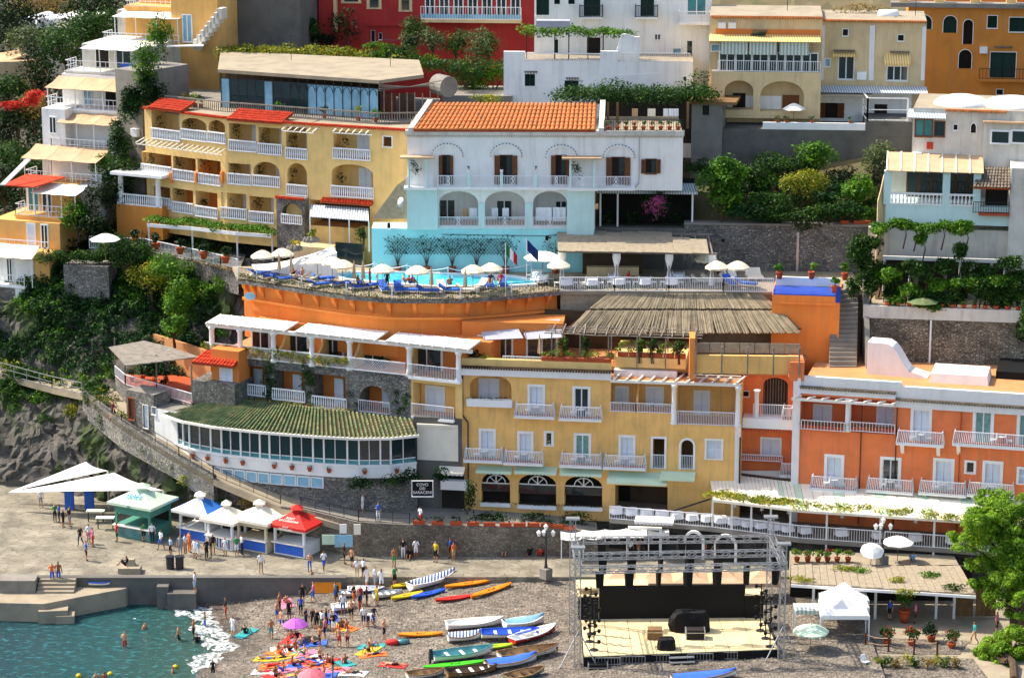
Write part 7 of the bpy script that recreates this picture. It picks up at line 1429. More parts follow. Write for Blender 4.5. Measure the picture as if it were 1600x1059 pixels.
# house at the top
F0 = FR(160,250,345,246.5,60); B = Bld('ochre_top_house','ochre and white house with open terraces at the top of the slope',F0,'house',30); r = B.root
tier(B,F0,160,280,70,0,'white_old',2.6,[(180,192,'blue'),(200,212,'dark')],aw=(178,282,17,28,'canvas_w')); tier(B,FR(160,252.5,345,249.5,20),195,330,12,0,'ochre_l',2.5,[(300,318,'blue')])
b = MB(); U = lambda x: F0.uz(x,50)[0]; b.box(F0,U(266),U(338),30,F0.uz(300,-20)[1],-6,-.3); b.build('ochre_wall','ochre_l',r); window(r,F0,U(284),U(298),F0.uz(290,66)[1],F0.uz(290,24)[1],'blue',d=-.3,deep=-.02,fw=.06)
for k in range(8): b = MB(); b.rbox(F0.p(U(312) + k * .35,F0.uz(312,60)[1] - 1 + k * .42,.4),(.5,1.2,1.0),F0.yaw()); b.build('step','white_old',r)
b = MB(); b.extrude([PY(260,74,245),PY(318,73,244),PY(318,71,246.5),PY(262,72,246.5)],(0,0,.08)); b.build('flat_canopy','canvas_w',r); bush('bright creeper hanging over the upper terrace',PY(248,45,246),(1.8,.8,2.0),1700,.22,'lf_bright'); bush('leafy shrub on the second terrace from the top',PY(236,86,241),(2.0,.9,.9),1000,.2,'lf_mid')
b = MB(); q0,q1 = PY(188,99,241.4),PY(208,116,241.4); b.sheet([[(q0.x + (q1.x - q0.x) * k / 6,q0.y + .05 * (k % 2),q0.z - .1 * (k % 2)) for k in range(7)],[(q0.x + (q1.x - q0.x) * k / 6,q0.y + .1 * (k % 2),q1.z) for k in range(7)]],0,.02,(0,1,0)); b.build('blue_towel','towel_b',None,label='bright blue towel drying on the second terrace rail',cat='towel')
# far white vaulted house and round tower
V = FR(30,268,132,266,50); t = thing('vaulted_white_house','far white house with barrel vaulted roofs among the trees','house',V.p(4,34,-2)); b = MB(); b.box(V,0,V.L,30,V.uz(80,42)[1],-5,0); b.build('wall','white_old',t)
for u in (1.0,2.9): z = V.uz(80,42)[1]; b = MB(); b.extrude([V.p(u + .95 * math.cos(a),z - .2 + 1.1 * math.sin(a),.2) for a in [math.pi * k / 10 for k in range(11)]],Vector((*(-V.n * 5),0))); b.build('vault_roof','white_paint',t)
b = MB(); b.extrude([V.p(3.9,z + .7,-.5),V.p(V.L + .2,z + .6,-.5),V.p(V.L + .2,z + .9,-5),V.p(3.9,z + 1,-5)],(0,0,.1)); b.build('flat_roof','canvas_w',t)
c = PY(18,126,258); t = thing('round_beige_wall','curved beige wall with a slanted terrace roof at the edge','wall',c); b = MB(); b.lathe(c,[(3.4,-3),(3.4,2.3)],24); b.build('wall','canvas_tan',t); b = MB(); b.extrude([PY(-20,108,256),PY(42,87,256),PY(38,78,259),PY(-20,90,259)],(0,0,.15)); b.build('slanted_roof','canvas_tan',t)
# trees on the slope
for i,(x,y,d,rx,rz_,m,n) in enumerate(((12,40,262,4.5,4,'lf_dark',3600),(70,20,275,4.5,2.6,'lf_dry',2600),(60,75,258,3.6,2.8,'lf_olive',2600),(105,75,256,3.4,3.2,'lf_mid',2800),(140,20,262,4,3.5,'lf_dark',3000),(25,200,250,3.4,3.6,'lf_dark',3200),(30,250,246,3,2.4,'lf_mid',2600),(50,170,250,2.6,1.6,'lf_dry',1500),(150,40,257,2.6,2.2,'lf_mid',1800),(110,48,262,4,2,'lf_mid',2200),(10,145,252,3,2,'lf_mid',2000),(5,295,243,2,2.5,'lf_dark',1500),(60,120,252,2.4,2.6,'lf_dark',1800),(120,335,233,1.8,1.6,'lf_bright',1500),(200,265,236,2,1.6,'lf_mid',1500),(170,300,235,2.4,2,'lf_dark',2000),(195,395,229,2.8,1.9,'lf_mid',3400),(145,345,233,2.4,2,'lf_dark',2000),(260,415,226,2.6,1.2,'lf_bright',1800),(275,470,222.5,1.8,2.2,'lf_bright',2000),(270,510,221,1.4,1.3,'lf_bright',1200),(235,435,226.5,2.2,1.8,'lf_yellow',1500))):
    c = PY(x,y,d); tree('%s tree on the left slope, %s counting down from the top' % ({'lf_dark': 'dark green','lf_dry': 'brownish','lf_olive': 'grey green','lf_mid': 'mid green','lf_bright': 'bright green','lf_yellow': 'yellowish'}[m],ORD[i]),c - Vector((0,-.5,rz_ + 1)),c,(rx,rx * .8,rz_),n,.3 if d > 240 else .24,m,'trees on the left slope',k=13)
for i,(x,y) in enumerate(((18,165),(45,160),(60,150))): bush('red bougainvillea patch among the slope trees, %s from the left' % ORD[i],PY(x,y,247.5),(1.5,.6,.7),380,.26,'lf_red','red bougainvillea','bougainvillea',stem=False)
hd = [PY(x,y,229.6) for x,y in ((60,402),(100,404),(150,402),(170,404))]; t = thing('cliff_hedge','clipped box hedge along the top of the cliff','hedge',hd[1]); leaves('foliage',[(p + Vector((0,0,random.uniform(-.4,.4))),(.5,.5,.4)) for p in along(hd,40)],3600,.18,'lf_mid',t)
S = FR(100,229.4,170,228.4,440); b = MB(); b.box(S,0,S.L,13,S.uz(130,415)[1],-2,0); b.build('cliff_wall','stone_grey',kind='structure',label='grey stone wall below the box hedge on the cliff',cat='wall')
# ---------------------------------------------------------------- reed-roofed terrace bar beside the path
t = thing('reed_terrace_bar','terrace bar under patched brown reed roof above the path','bar',PY(240,600,216)); zr = 15.0
P = [GZ(*p,zr) for p in ((170,542),(196,566),(235,576),(312,552),(318,548),(225,532))]
for k in range(6):
    a0,a1 = P[0].lerp(P[5],0).lerp(P[5],k / 6),P[0].lerp(P[5],(k + 1) / 6); f0,f1 = P[1].lerp(P[3],k / 6),P[1].lerp(P[3],(k + 1) / 6); b = MB(); b.sheet([[a0,a1],[a0.lerp(f0,.5) + Vector((0,0,-.1)),a1.lerp(f1,.5) + Vector((0,0,-.12 + .1 * (k % 2)))],[f0 + Vector((0,0,-.25)),f1 + Vector((0,0,-.3))]],0,.08); b.build('reed_mat','weathered',t)
fz = 11.6; Q = [GZ(*p,fz) for p in ((180,588),(196,602),(245,616),(300,632),(330,600),(220,570))]; b = MB(); b.extrude([p - Vector((0,0,3.4)) for p in Q],(0,0,3.4)); b.build('terrace','stone_grey',t); b = MB(); b.extrude([p + Vector((0,0,.0)) for p in Q],(0,0,.05)); b.build('terrace_floor','terracotta',t)
rail(t,[p + Vector((0,0,.05)) for p in Q[0:4]],.9,.16,.018,'rail')
for p in (Q[0],Q[1],Q[2],Q[3]): b = MB(); b.bar(p,Vector((p.x,p.y + .4,zr - .1)),.06); b.build('post','weathered',t)
b = MB(); S = Fr((Q[5].x + 1,Q[5].y),(Q[4].x,Q[4].y)); b.box(S,0,S.L,fz,zr - .6,-.3,0); b.build('rear_wall','tan_floor',t)
for i,(x,y) in enumerate(((205,598),(222,595),(240,600),(258,598),(255,610))): potted('leafy pot on the reed roofed terrace, %s' % ORD[i],GZ(x,y,fz + .05) + Vector((0,.4,0)),.7,.5,'lf_dark',n=110,group='pots on the reed roofed terrace')
S = Fr((Q[1].x,Q[1].y),(Q[3].x,Q[3].y)); wallm = MB()
q = FR(300,212.5,366,210.9,590); b = MB(); b.box(q,0,q.L,8,q.uz(330,597)[1],-3,0); b.build('side_wall','stone_grey',t); b = MB(); zf_ = q.uz(330,597)[1]; b.box(q,q.L * .35,q.L,zf_,zf_ + 2.6,-2.6,-.8); b.build('orange_room','orange_room',t); window(t,q,*q.rect(344,573,363,601,-.8),'shut',d=-.8,deep=-.02,fw=.04,sill=False)
z = q.uz(332,570,0)[1]; tiled(t,q.p(0,z,.1),q.p(q.L,z,.1),q.p(q.L - .2,z + .6,-1.9),q.p(.3,z + .6,-1.9),12,4,'tile_red',each=False)
PW = FR(198,213.6,276,210.4,640); B = Bld('path_side_store','stone store with white doors built along the winding path',PW,'store',8); zc = lambda x,y: PW.uz(x,y)[1]
B.win(201,622,210,655,'brown',fw=.05,fm='terracotta'); B.win(224,633,232,668,'shut',fw=.03); B.win(238,636,244,647,'blue',fw=.04,cols=1)
B.block(0,PW.L * .55,7,zc(215,612),2,'stone_grey'); B.block(PW.L * .55,PW.L,6,zc(255,640),2,'white_wall',name='white_wall')
# ================================================================ SEAFRONT RESTAURANT TERRACE
zf = 4.8; RP_ = [PY(x,830,d) for x,d in ((952,202.6),(1110,200.4),(1250,197.6),(1640,193.4))]; RS = [Fr((p.x,p.y),(q.x,q.y)) for p,q in zip(RP_,RP_[1:])]
t = thing('seafront_restaurant','long seafront restaurant terrace with white rail under a slatted glass canopy','restaurant',(RP_[2].x,RP_[2].y + 2,2.2)); Z = Vector((0,0,1)); fl = [Vector((p.x,p.y,zf)) for p in RP_]
b = MB(); b.sheet([[p + Vector((0,7,0)) for p in fl],fl,[p - Z * .35 for p in fl]]); b.sheet([[p + Vector((0,.5,-.3)) for p in fl],[p + Vector((0,.5,-3)) for p in fl]],1); b.build('terrace',['concrete','dark_stone'],t)
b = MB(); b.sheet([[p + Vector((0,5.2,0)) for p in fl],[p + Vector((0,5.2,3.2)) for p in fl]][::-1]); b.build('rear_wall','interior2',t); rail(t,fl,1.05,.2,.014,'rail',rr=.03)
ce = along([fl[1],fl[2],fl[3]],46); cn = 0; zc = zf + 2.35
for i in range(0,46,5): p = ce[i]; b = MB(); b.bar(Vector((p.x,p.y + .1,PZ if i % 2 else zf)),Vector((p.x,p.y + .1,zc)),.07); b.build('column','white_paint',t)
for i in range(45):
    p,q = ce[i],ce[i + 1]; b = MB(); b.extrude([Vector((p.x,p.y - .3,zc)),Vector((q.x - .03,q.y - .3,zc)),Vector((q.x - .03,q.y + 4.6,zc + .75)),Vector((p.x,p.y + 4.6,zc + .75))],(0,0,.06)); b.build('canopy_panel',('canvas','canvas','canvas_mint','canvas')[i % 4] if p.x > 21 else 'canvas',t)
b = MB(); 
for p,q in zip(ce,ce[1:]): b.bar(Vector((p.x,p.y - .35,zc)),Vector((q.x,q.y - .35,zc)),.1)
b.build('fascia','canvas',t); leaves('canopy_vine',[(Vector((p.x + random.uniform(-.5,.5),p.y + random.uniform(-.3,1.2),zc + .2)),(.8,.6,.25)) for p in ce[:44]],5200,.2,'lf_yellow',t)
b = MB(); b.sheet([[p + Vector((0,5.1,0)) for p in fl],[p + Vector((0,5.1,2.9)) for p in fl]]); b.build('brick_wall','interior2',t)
tl = along(fl,20)
for i,p in enumerate(tl): T_w.at((p.x,p.y + .8,zf),.15,'restaurant table with white cloth along the seafront rail, %s from the left' % ORD[i],'white tables along the seafront rail')
b = MB(); leaves('wall_plants',[(p + Vector((0,.3,-random.uniform(.4,2.2))),(.6,.25,.4)) for p in along(fl,60)],1600,.2,'lf_dark',t)
lm = Repeat(thing('table_lamp','x','lamp',(0,0,0))); b = MB(); b.bar((0,0,0),(0,0,.35),.02); b.build('stem','metal',lm.p); b = MB(); b.lathe((0,0,.33),[(.16,0),(.09,.22)],8); b.build('lamp_shade','lamp_glass',lm.p)
for i,p in enumerate(tl[8::2]): lm.at((p.x + .2,p.y + 2.2,zf + .9),0,'white shaded lamp inside the seafront restaurant, %s from the left' % ORD[i],'restaurant lamps')
# arched shop fronts below the rail
for i,(x0,x1,lab) in enumerate(((985,1030,'open shop with pale blue awning under the restaurant rail'),(1072,1097,'white arched shop door under the restaurant rail, left'),(1120,1148,'white arched shop door under the restaurant rail, right'))):
    S = FR(x0,201.6 - i * .9,x1,201.3 - i * .9,850); t = thing('shop_front',lab,'shop',S.p(S.L / 2,PZ)); b = MB(); b.box(S,0,S.L,PZ,zf - .4,-.02,.02); b.build('opening','interior',t); frame_mb(S,0,S.L,PZ,zf - .5,.2,-.1,.15,.7 if i else 0,False).build('frame','white_paint',t)
    if i == 0: awning(t,S,x0 + 6,806,x1 + 22,820,0,1.4,'canvas_w')
# planters on the street wall, trattoria sign
for i in range(11): p = along(sw[3:8],11)[i]; q = Fr((p.x - .5,p.y),(p.x + .5,p.y)); planter_row(q,0,1.0,p.z + .14,-.2,'lf_dark',None,'terracotta flower trough on the promenade wall, %s from the left' % ORD[i],60,.2,'troughs on the promenade wall')
def text(s,loc,size,rz,m,par,name='lettering',tilt=90):
    c = bpy.data.curves.new(name,'FONT'); c.body = s; c.size = size; c.align_x = 'CENTER'; c.align_y = 'CENTER'; c.extrude = .01; c.materials.append(M[m])
    ob = bpy.data.objects.new(name,c); COL.objects.link(ob); bpy.context.view_layer.update(); me = bpy.data.meshes.new_from_object(ob.evaluated_get(bpy.context.evaluated_depsgraph_get())); bpy.data.objects.remove(ob)
    return link(name,me,par,Matrix.Translation(Vector(loc)) @ Matrix.Rotation(rz,4,'Z') @ Matrix.Rotation(R(tilt),4,'X'))
c = PY(660,763,201.8); t = thing('restaurant_sign','black restaurant sign with white lettering in a white frame','sign',c); b = MB(); S = Fr((c.x - .8,c.y),(c.x + .8,c.y)); b.box(S,0,S.L,c.z - .6,c.z + .6,-.05,0); b.build('board','black',t); frame_mb(S,0,S.L,c.z - .6,c.z + .6,.06,-.06,.03).build('frame','white_paint',t)
text('COVO\nDEI\nSARACENI',(c.x,c.y - .02,c.z),.32,0,'white_paint',t)
for x in (-.7,.7): b = MB(); b.bar((c.x + x,c.y,c.z),(c.x + x,c.y + 3,c.z),.03); b.build('bracket','metal_d',t)
for i,(x,y,rx,rz_) in enumerate(((560,755,1.4,.7),(610,752,1.6,.8),(640,745,1.0,1.0),(733,775,.7,2.0),(690,740,1.0,.7),(840,812,2.2,.7),(900,812,1.8,.8),(770,808,2.0,.7),(970,830,.6,1.0))): bush('dark ivy on the shaded street front, %s patch from the left' % ORD[[0,1,2,4,3,6,7,5,8][i]],PY(x,y,203.4),(rx,.4,rz_),700,.18,'lf_ivy','ivy on the street front','ivy',stem=False)
# ================================================================ wooden roofed shops at lower right
z0 = 4.5; P = [GZ(*p,z0) for p in ((1236,884),(1500,886),(1525,930),(1372,928),(1345,915),(1236,912))]; t = thing('wooden_roof_shops','low shops under a long weathered board roof beside the promenade','shop',GZ(1380,960,RZ))
for k in range(24):
    a,c = P[0].lerp(P[1],k / 24),P[0].lerp(P[1],(k + 1) / 24 - .002); d_,e = P[5].lerp(P[2],k / 24),P[5].lerp(P[2],(k + 1) / 24 - .002); b = MB(); b.extrude([d_,e,c,a],(0,0,.1 + .03 * (k % 3))); b.build('roof_board','reed',t)
b = MB(); b.hexa([Vector((P[0].x,P[0].y,RZ)),Vector((P[1].x + 1,P[0].y,RZ)),Vector((P[1].x + 1,P[0].y + .3,RZ)),Vector((P[0].x,P[0].y + .3,RZ))] + [Vector((P[0].x,P[0].y,z0)),Vector((P[1].x + 1,P[0].y,z0)),Vector((P[1].x + 1,P[0].y + .3,z0)),Vector((P[0].x,P[0].y + .3,z0))]); b.build('rear_wall','interior',t)
b = MB(); b.bar(P[5] - Z * .1,P[2] - Z * .1,.1); b.build('fascia','white_paint',t)
for x in (1270,1367,1462,1490): p = GZ(x,966,RZ); b = MB(); b.bar(p,Vector((p.x,p.y,z0)),.09); b.build('post','white_paint',t)
for i in range(2): S = Fr((GZ(1488,966,RZ).x + i * 1.7,GZ(1488,966,RZ).y + .3),(GZ(1488,966,RZ).x + i * 1.7 + 1.6,GZ(1488,966,RZ).y + .3)); b = MB(); [b.bar(S.p(u / 10,RZ + .1,0),S.p(u / 10,z0 - .3,0),.045) for u in range(1,16)]; b.build('bamboo_gate','wood',t)
for i,(x,y,m) in enumerate(((1252,905,'lf_yellow'),(1320,888,'lf_yellow'),(1407,906,'lf_yellow'),(1455,898,'lf_bright'),(1415,925,'lf_yellow'),(1490,918,'lf_mid'),(1340,890,'lf_bright'))): bush('trailing plant on the weathered board roof, %s' % ORD[i],GZ(x,y,z0 + .25),(1.1,.8,.25),260,.18,m,'plants on the board roof',stem=False)
# flower bed above with two white parasols
b = MB(); q0,q1 = GZ(1240,880,4.2),GZ(1500,886,4.2); b.hexa([q0 - Z * 2,q1 - Z * 2,q1 + Vector((0,3,-2)),q0 + Vector((0,3,-2)),q0,q1,q1 + Vector((0,3,0)),q0 + Vector((0,3,0))]); b.build('flower_bed','pave',kind='structure',label='raised flower bed above the board roof',cat='bed')
for i,x in enumerate((1245,1262,1278,1293,1308,1325)): potted('flowering pot plant beside the seafront steps, %s from the left' % ORD[i],GZ(x,878,4.2),.7,.5,'lf_bright',n=120,flower='lf_red' if i % 2 else 'lf_yellow',group='flowers above the board roof')
for x,y,lab in ((1360,874,'tilted white parasol beside the promenade bench'),(1402,868,'open white parasol beside the promenade bench')): p = parasol_proto('white_parasol','canvas_w',.9 if x < 1380 else 1.2,2.1,8,.08); q = GZ(x,y + 10,4.2); p.matrix_basis = TR(q,0,1,(R(25) if x < 1380 else 0,0)); p['label'] = lab
def lamp_post(x,y,z,h,lab):
    q = GZ(x,y,z); t = thing('street_lamp',lab,'lamp',q); b = MB(); b.lathe(q,[(.5,0),(.5,.8),(.35,.85)],4); b.build('pedestal','concrete',t); b = MB(); b.lathe(q + Z * .85,[(.16,0),(.1,.3),(.06,1),(.05,h - .9)],8)
    for s in (-1,1): b.tube([q + Z * (h - .7),q + Vector((s * .3,0,h - .5)),q + Vector((s * .55,0,h - .55))],.03)
    b.build('post','metal_d',t)
    for dx,dz in ((-.55,-.5),(.55,-.5),(0,0),(-.15,-.45)): b = MB(); b.lathe(q + Vector((dx,0,h + dz)),[(.08,0),(.17,.3),(.2,.32),(.05,.48)],6); b.build('lantern','lamp_glass',t)
lamp_post(853,903,2.2,3.9,'ornate four lantern street lamp on a stone block by the beach'); lamp_post(1378,884,4.2,3.4,'ornate lantern street lamp before the seafront restaurant')
# ================================================================ STAGE
SD = 2.7; A,Bq,Cq,D = GZ(912,1025,SD),GZ(1216,1013,SD),GZ(1194,964,SD),GZ(908,967,SD); t = thing('concert_stage','open air concert stage with plywood deck and black backdrop','stage',(A + Cq) / 2 - Z * 1.2)
n = 8
for i in range(n):
    for j in range(4): f = lambda s,u: A.lerp(Bq,s).lerp(D.lerp(Cq,s),u); e = .0015; p = [f(i / n + e,j / 4 + e),f((i + 1) / n - e,j / 4 + e),f((i + 1) / n - e,(j + 1) / 4 - e),f(i / n + e,(j + 1) / 4 - e)]; b = MB(); b.extrude([v - Z * .06 for v in p],Z * (.06 + .004 * random.random())); b.build('deck_panel','plywood',t)
b = MB(); b.extrude([v - Z * 1.3 for v in (A,Bq,Cq,D)],Z * 1.22); b.build('skirt','black',t); S = Fr((D.x,D.y),(Cq.x,Cq.y)); U = lambda x: S.uz(x,950)[0]
b = MB(); b.box(S,U(936),U(1164),SD,SD + 2.55,-.12,0); b.build('backdrop','black',t)
for x0,x1 in ((904,936),(1164,1193)): b = MB(); b.box(S,U(x0),U(x1) - .03,SD,SD + 1.75,-1.0,.1); b.build('wing_block','black',t); b = MB(); b.box(S,U(x0) - .05,U(x1) - .02,SD + 1.75,SD + 1.85,-1.1,.15); b.build('wing_top','plywood',t)
b = MB(); b.box(S,U(900),U(1014),SD + 2.2,SD + 2.3,-2.2,-.3); b.build('rear_platform','plywood',t)
q = Fr((A.x,A.y),(Bq.x,Bq.y)); u = q.uz(1064,1030)[0]
for k in range(5): b = MB(); b.box(q,u - .9,u + .9,SD - .3 - k * .26,SD - .24 - k * .26,.05 + k * .28,.36 + k * .28); b.build('step','metal',t)
def light_tree(x,y,lab):
    p = GZ(x,y,SD); t = thing('light_stand',lab,'stage light',p); b = MB(); b.bar(p,p + Z * 3.6,.04); b.lathe(p,[(.35,0),(.3,.06),(.05,.1)],8); b.build('stand','metal_d',t)
    for k in range(8): z = .6 + k * .4; s = -1 if k % 2 else 1; b = MB(); b.bar(p + Vector((0,0,z)),p + Vector((s * .32,0,z)),.03); b.lathe(p + Vector((s * .35,0,z - .12)),[(.06,0),(.13,.1),(.13,.26)],7); b.build('spotlight','black',t)
for i,(x,y) in enumerate(((923,990),(928,1015),(921,1002),(1188,985),(1196,997),(1203,1010))): light_tree(x,y,'black stand of side spotlights on the stage %s edge, %s' % (('left','right')[i > 2],('rear','front','middle')[i % 3] if i < 3 else ('rear','middle','front')[i - 3]))
def heap(lab,x,y,w,d,h,m='black',name='covered_gear'):
    p = GZ(x,y,SD); b = MB(); N = 14; prof = [(1,0),(1.02,.3),(.94,.7),(.8,.95),(.4,1.0),(.02,1.02)]; vs = []
    for r_,z in prof:
        for k in range(N): a = 2 * math.pi * k / N; q = 1 / max(abs(math.cos(a)),abs(math.sin(a))) ** .8; j = 1 + random.uniform(-.07,.07); vs.append((p.x + w / 2 * r_ * q * math.cos(a) * j,p.y + d / 2 * r_ * q * math.sin(a) * j,p.z + h * z * (1 + random.uniform(-.06,.06))))
    b.add(vs,[(i * N + k,i * N + (k + 1) % N,(i + 1) * N + (k + 1) % N,(i + 1) * N + k) for i in range(5) for k in range(N)]); b.build(name,m,None,label=lab,cat='equipment')
heap('large gear heap under black tarpaulin at the centre of the stage',1077,984,2.9,1.2,1.5); heap('black covered equipment box near the stage front',1041,1013,1.3,.9,.85)
def crate(lab,x,y,w,h,m,m2,z=SD):
    p = GZ(x,y,z); t = thing('flight_case',lab,'case',p); b = MB(); b.rbox(p,(w,.8,h)); b.build('body',m,t)
    for k in (-1,1): b = MB(); b.rbox(p + Vector((k * (w / 2 - .03),0,-.005)),(.08,.84,h + .02)); b.build('edge',m2,t)
    b = MB(); b.rbox(p + Z * (h * .7),(w + .03,.83,.05)); b.build('lid_band',m2,t)
crate('open flight case with metal edges in front of the gear heap',1086,996,1.4,.7,'interior','metal'); crate('orange wooden crate on the stage deck',1023,996,1.2,.75,'wood','plywood'); crate('black flight case on the ground at the stage front corner',934,1052,1.4,.8,'black','metal',1.5)
def truss(par,a,c,w=.4,name='truss'):
    a,c = Vector(a),Vector(c); d = (c - a); L = d.length; d.normalize(); x = d.cross(Z); x = Vector((1,0,0)) if x.length < .1 else x.normalized(); y = d.cross(x); b = MB(); cs = [x * w / 2 + y * w / 2,x * -w / 2 + y * w / 2,x * -w / 2 - y * w / 2,x * w / 2 - y * w / 2]
    for k in cs: b.bar(a + k,c + k,.03)
    n = max(2,round(L / .6))
    for i in range(n):
        p,q = a + d * (L * i / n),a + d * (L * (i + 1) / n)
        for k in range(4): s,e = cs[k],cs[(k + 1) % 4]; b.bar(p + (s if i % 2 else e),q + (e if i % 2 else s),.018,0,4,None,False)
    b.build(name,'metal',par)
zt = 9.0; t = thing('lighting_rig','aluminium truss rig on tall towers above the concert stage','truss rig',GZ(1060,1000,1.5)); y3,y2,y1 = GZ(905,890,zt),GZ(910,869,zt),GZ(897,844,zt); x3,x2,x1 = GZ(1226,884,zt),GZ(1226,863,zt),GZ(1206,841,zt)
for a,c in ((y3,x3),(y2,x2),(y1,x1),(y3,y1),(x3,x1)): truss(t,a,c,.42)
for p,x in ((y3,898),(y1,888),(x3,1229),(x1,1214)): truss(t,(p.x - .1,p.y,1.4),(p.x - .1,p.y,zt + 1.6),.4,'tower'); b = MB(); b.rbox((p.x - .1,p.y,zt + 1.6),(1.0,.6,.12)); b.build('tower_head','metal',t)
for p in (y3,x3): 
    for s in (-1,1): b = MB(); b.bar((p.x + s * 1.6,p.y - .8,1.5),(p.x,p.y,4.5),.03); b.build('brace','metal',t); b = MB(); b.rbox((p.x + s * .5,p.y - .6,1.35),(1.0,1.4,.25)); b.build('ballast','plywood',t)
i = 0
for (a,c),m in (((y3,x3),7),((y2,x2),7),((y1,x1),5)):
    for k in range(m): p = a.lerp(c,(k + .7) / m); w = .5 if (k + m) % 3 else .2; b = MB(); b.rbox(p - Z * 1.3,(w,.35,1.05),.2 * k,0,1.2); b.build('hanging_lamp','black',t)
# barriers before the stage
for i in range(7): x = 950 + i * 38 + (30 if i > 2 else 0); q = GZ(x,1049 - i * 2.2,1.55); S = Fr((q.x - .9,q.y),(q.x + .9,q.y + .05)); rail(None,[S.p(0,1.6),S.p(1.8,1.6)],1.0,.22,.012,'metal','crowd_barrier',mid=True,label='steel crowd barrier before the stage, %s from the left' % ORD[i],cat='barrier',group='crowd barriers')
# beach tents and white tarpaulin behind the stage
def tent(x,y,z,w,d,h,e,m,lab,name='beach_tent',grp=None):
    q = GZ(x,y,z); t = thing(name,lab,'tent',q,grp); b = MB(); c = [(-w / 2,-d / 2),(w / 2,-d / 2),(w / 2,d / 2),(-w / 2,d / 2)]; P = [q + Vector((a,k,h)) for a,k in c]; T = q + Vector((0,0,h + e)); V = [p - Z * .3 for p in P]
    mid = [P[k].lerp(T,.5) - Z * .12 * e for k in range(4)]
    for k in range(4): b.poly([P[k],P[(k + 1) % 4],mid[(k + 1) % 4],mid[k]]); b.poly([mid[k],mid[(k + 1) % 4],T]); b.poly([V[k],V[(k + 1) % 4],P[(k + 1) % 4],P[k]])
    b.build('canopy',m,t)
    for p in P: b = MB(); b.bar(Vector((p.x,p.y,z)),p,.035); b.build('post','white_paint',t)
    return t
for i in range(5): tent(965 + i * 56,940,1.7,2.7,2.4,1.9,.7,'canvas_tan','beige peaked beach tent behind the stage, %s from the left' % ORD[i],grp='beige tents behind the stage')
t = thing('tarpaulin_stalls','row of stalls under sagging white tarpaulin on the promenade','stall',GZ(960,885,PZ))
for i in range(5): q = GZ(893 + i * 34,878 - i * 1.5,PZ); b = MB(); rows = [[q + Vector((-.85 + .42 * k,j * 1.1,1.9 + .25 * math.sin(math.pi * j / 2) - .12 * math.sin(math.pi * k / 4))) for k in range(5)] for j in range(3)]; b.sheet(rows,0,.03); b.build('tarpaulin','canvas_w',t); [b.v for _ in ()]; b = MB(); b.bar(q + Vector((-.8,0,0)),q + Vector((-.8,0,1.9)),.04); b.build('post','white_paint',t)
for i,y in enumerate((975,986,1000)): tent(1317,y,RZ,3.5,1.7,2.2,1.1,'canvas_w','white peaked marquee beside the stage, %s' % ('rear one','middle one','front one')[i],'marquee','white marquees')
tent(1262,990,RZ,2.0,1.6,2.1,.2,'stripe_g','small stall canopy hung with coloured cloth beside the rig','stall'); p = parasol_proto('pale_parasol','canvas_mint',1.3,2.2,8,.12); p.matrix_basis = TR(GZ(1266,1020,RZ)); p['label'] = 'pale green parasol beside the white marquees'
for i,(x,y,m,f) in enumerate(((1424,1008,'lf_mid','lf_red'),(1455,1002,'lf_dark',None),(1487,1012,'lf_mid','lf_red'),(1413,972,'lf_bright',None),(1386,1008,'lf_mid','lf_red'))): potted('big potted shrub on the promenade, %s' % ('with red flowers beside the rope fence','dark and round','tallest near the pine','in a huge urn before the shops','small one at the fence end')[i],GZ(x,y,RZ),1.1 if i != 3 else 1.8,.75,m,'terracotta',.4 if i == 3 else .3,1.0 if i == 3 else .4,380,.2,flower=f)
fe = [GZ(x,y,RZ) for x,y in ((1352,1012),(1388,1018),(1428,1022),(1464,1025))]; t = thing('rope_post_fence','reddish posts with ropes around the gravel terrace','fence',fe[1])
for p in fe: b = MB(); b.bar(p,p + Z * 1.2,.06); b.build('post','rust',t)
for p,q in zip(fe,fe[1:]):
    for z in (.55,1.05): b = MB(); b.tube([p.lerp(q,k / 6) + Z * (z - .12 * math.sin(math.pi * k / 6)) for k in range(7)],.025); b.build('rope','canvas_tan',t)
for i in range(9): bush('yellow flowering hedge plant at the front of the gravel terrace, %s from the left' % ORD[i],GZ(1372 + i * 15,1040 + (i % 3) * 2,RZ) + Z * .4,(.6,.5,.55),240,.17,['lf_yellow','lf_mid','lf_dry'][i % 3],'front hedge plants',stem=False)
CH_w.at(GZ(1352,1042,RZ),.6,'white plastic chair standing on the gravel before the marquee',None); b = MB(); b.rbox(GZ(1297,1045,RZ),(2.4,.9,.12),.05); b.build('white_board','white_paint',None,label='white board lying on the gravel before the marquee',cat='board')
# pines at the right edge
def pine(lab,foot,blobs,n):
    t = thing('pine_tree',lab,'tree',foot,'pines at the right edge'); b = MB(); cl = []; top = PY(*blobs[0][:3])
    b.tube([foot,Vector(foot).lerp(top,.5) + Vector((.5,0,0)),top],[.35,.28,.12],0,8)
    for x,y,d,r_ in blobs: c = PY(x,y,d); b.tube([Vector(foot).lerp(top,.55),c],[.14,.03],0,5); cl += puff(c,(r_,r_,r_ * .7),15,.9,(.2,.36))
    b.build('trunk','bark',t); leaves('crown',cl,n * 3,.27,'lf_pine',t,aspect=.3,up=.6)
pine('tall bright pine overhanging the restaurant terrace',GZ(1585,985,RZ),[(1560,800,187,2.0),(1530,815,186,1.8),(1590,790,187,2.2),(1510,850,186,1.5),(1550,850,186,2.0),(1590,850,186,2.2),(1530,880,186,1.2),(1580,900,185,1.8),(1550,780,188,1.2),(1570,825,186,2.2),(1600,820,186,2),(1600,880,185,2)],14000)
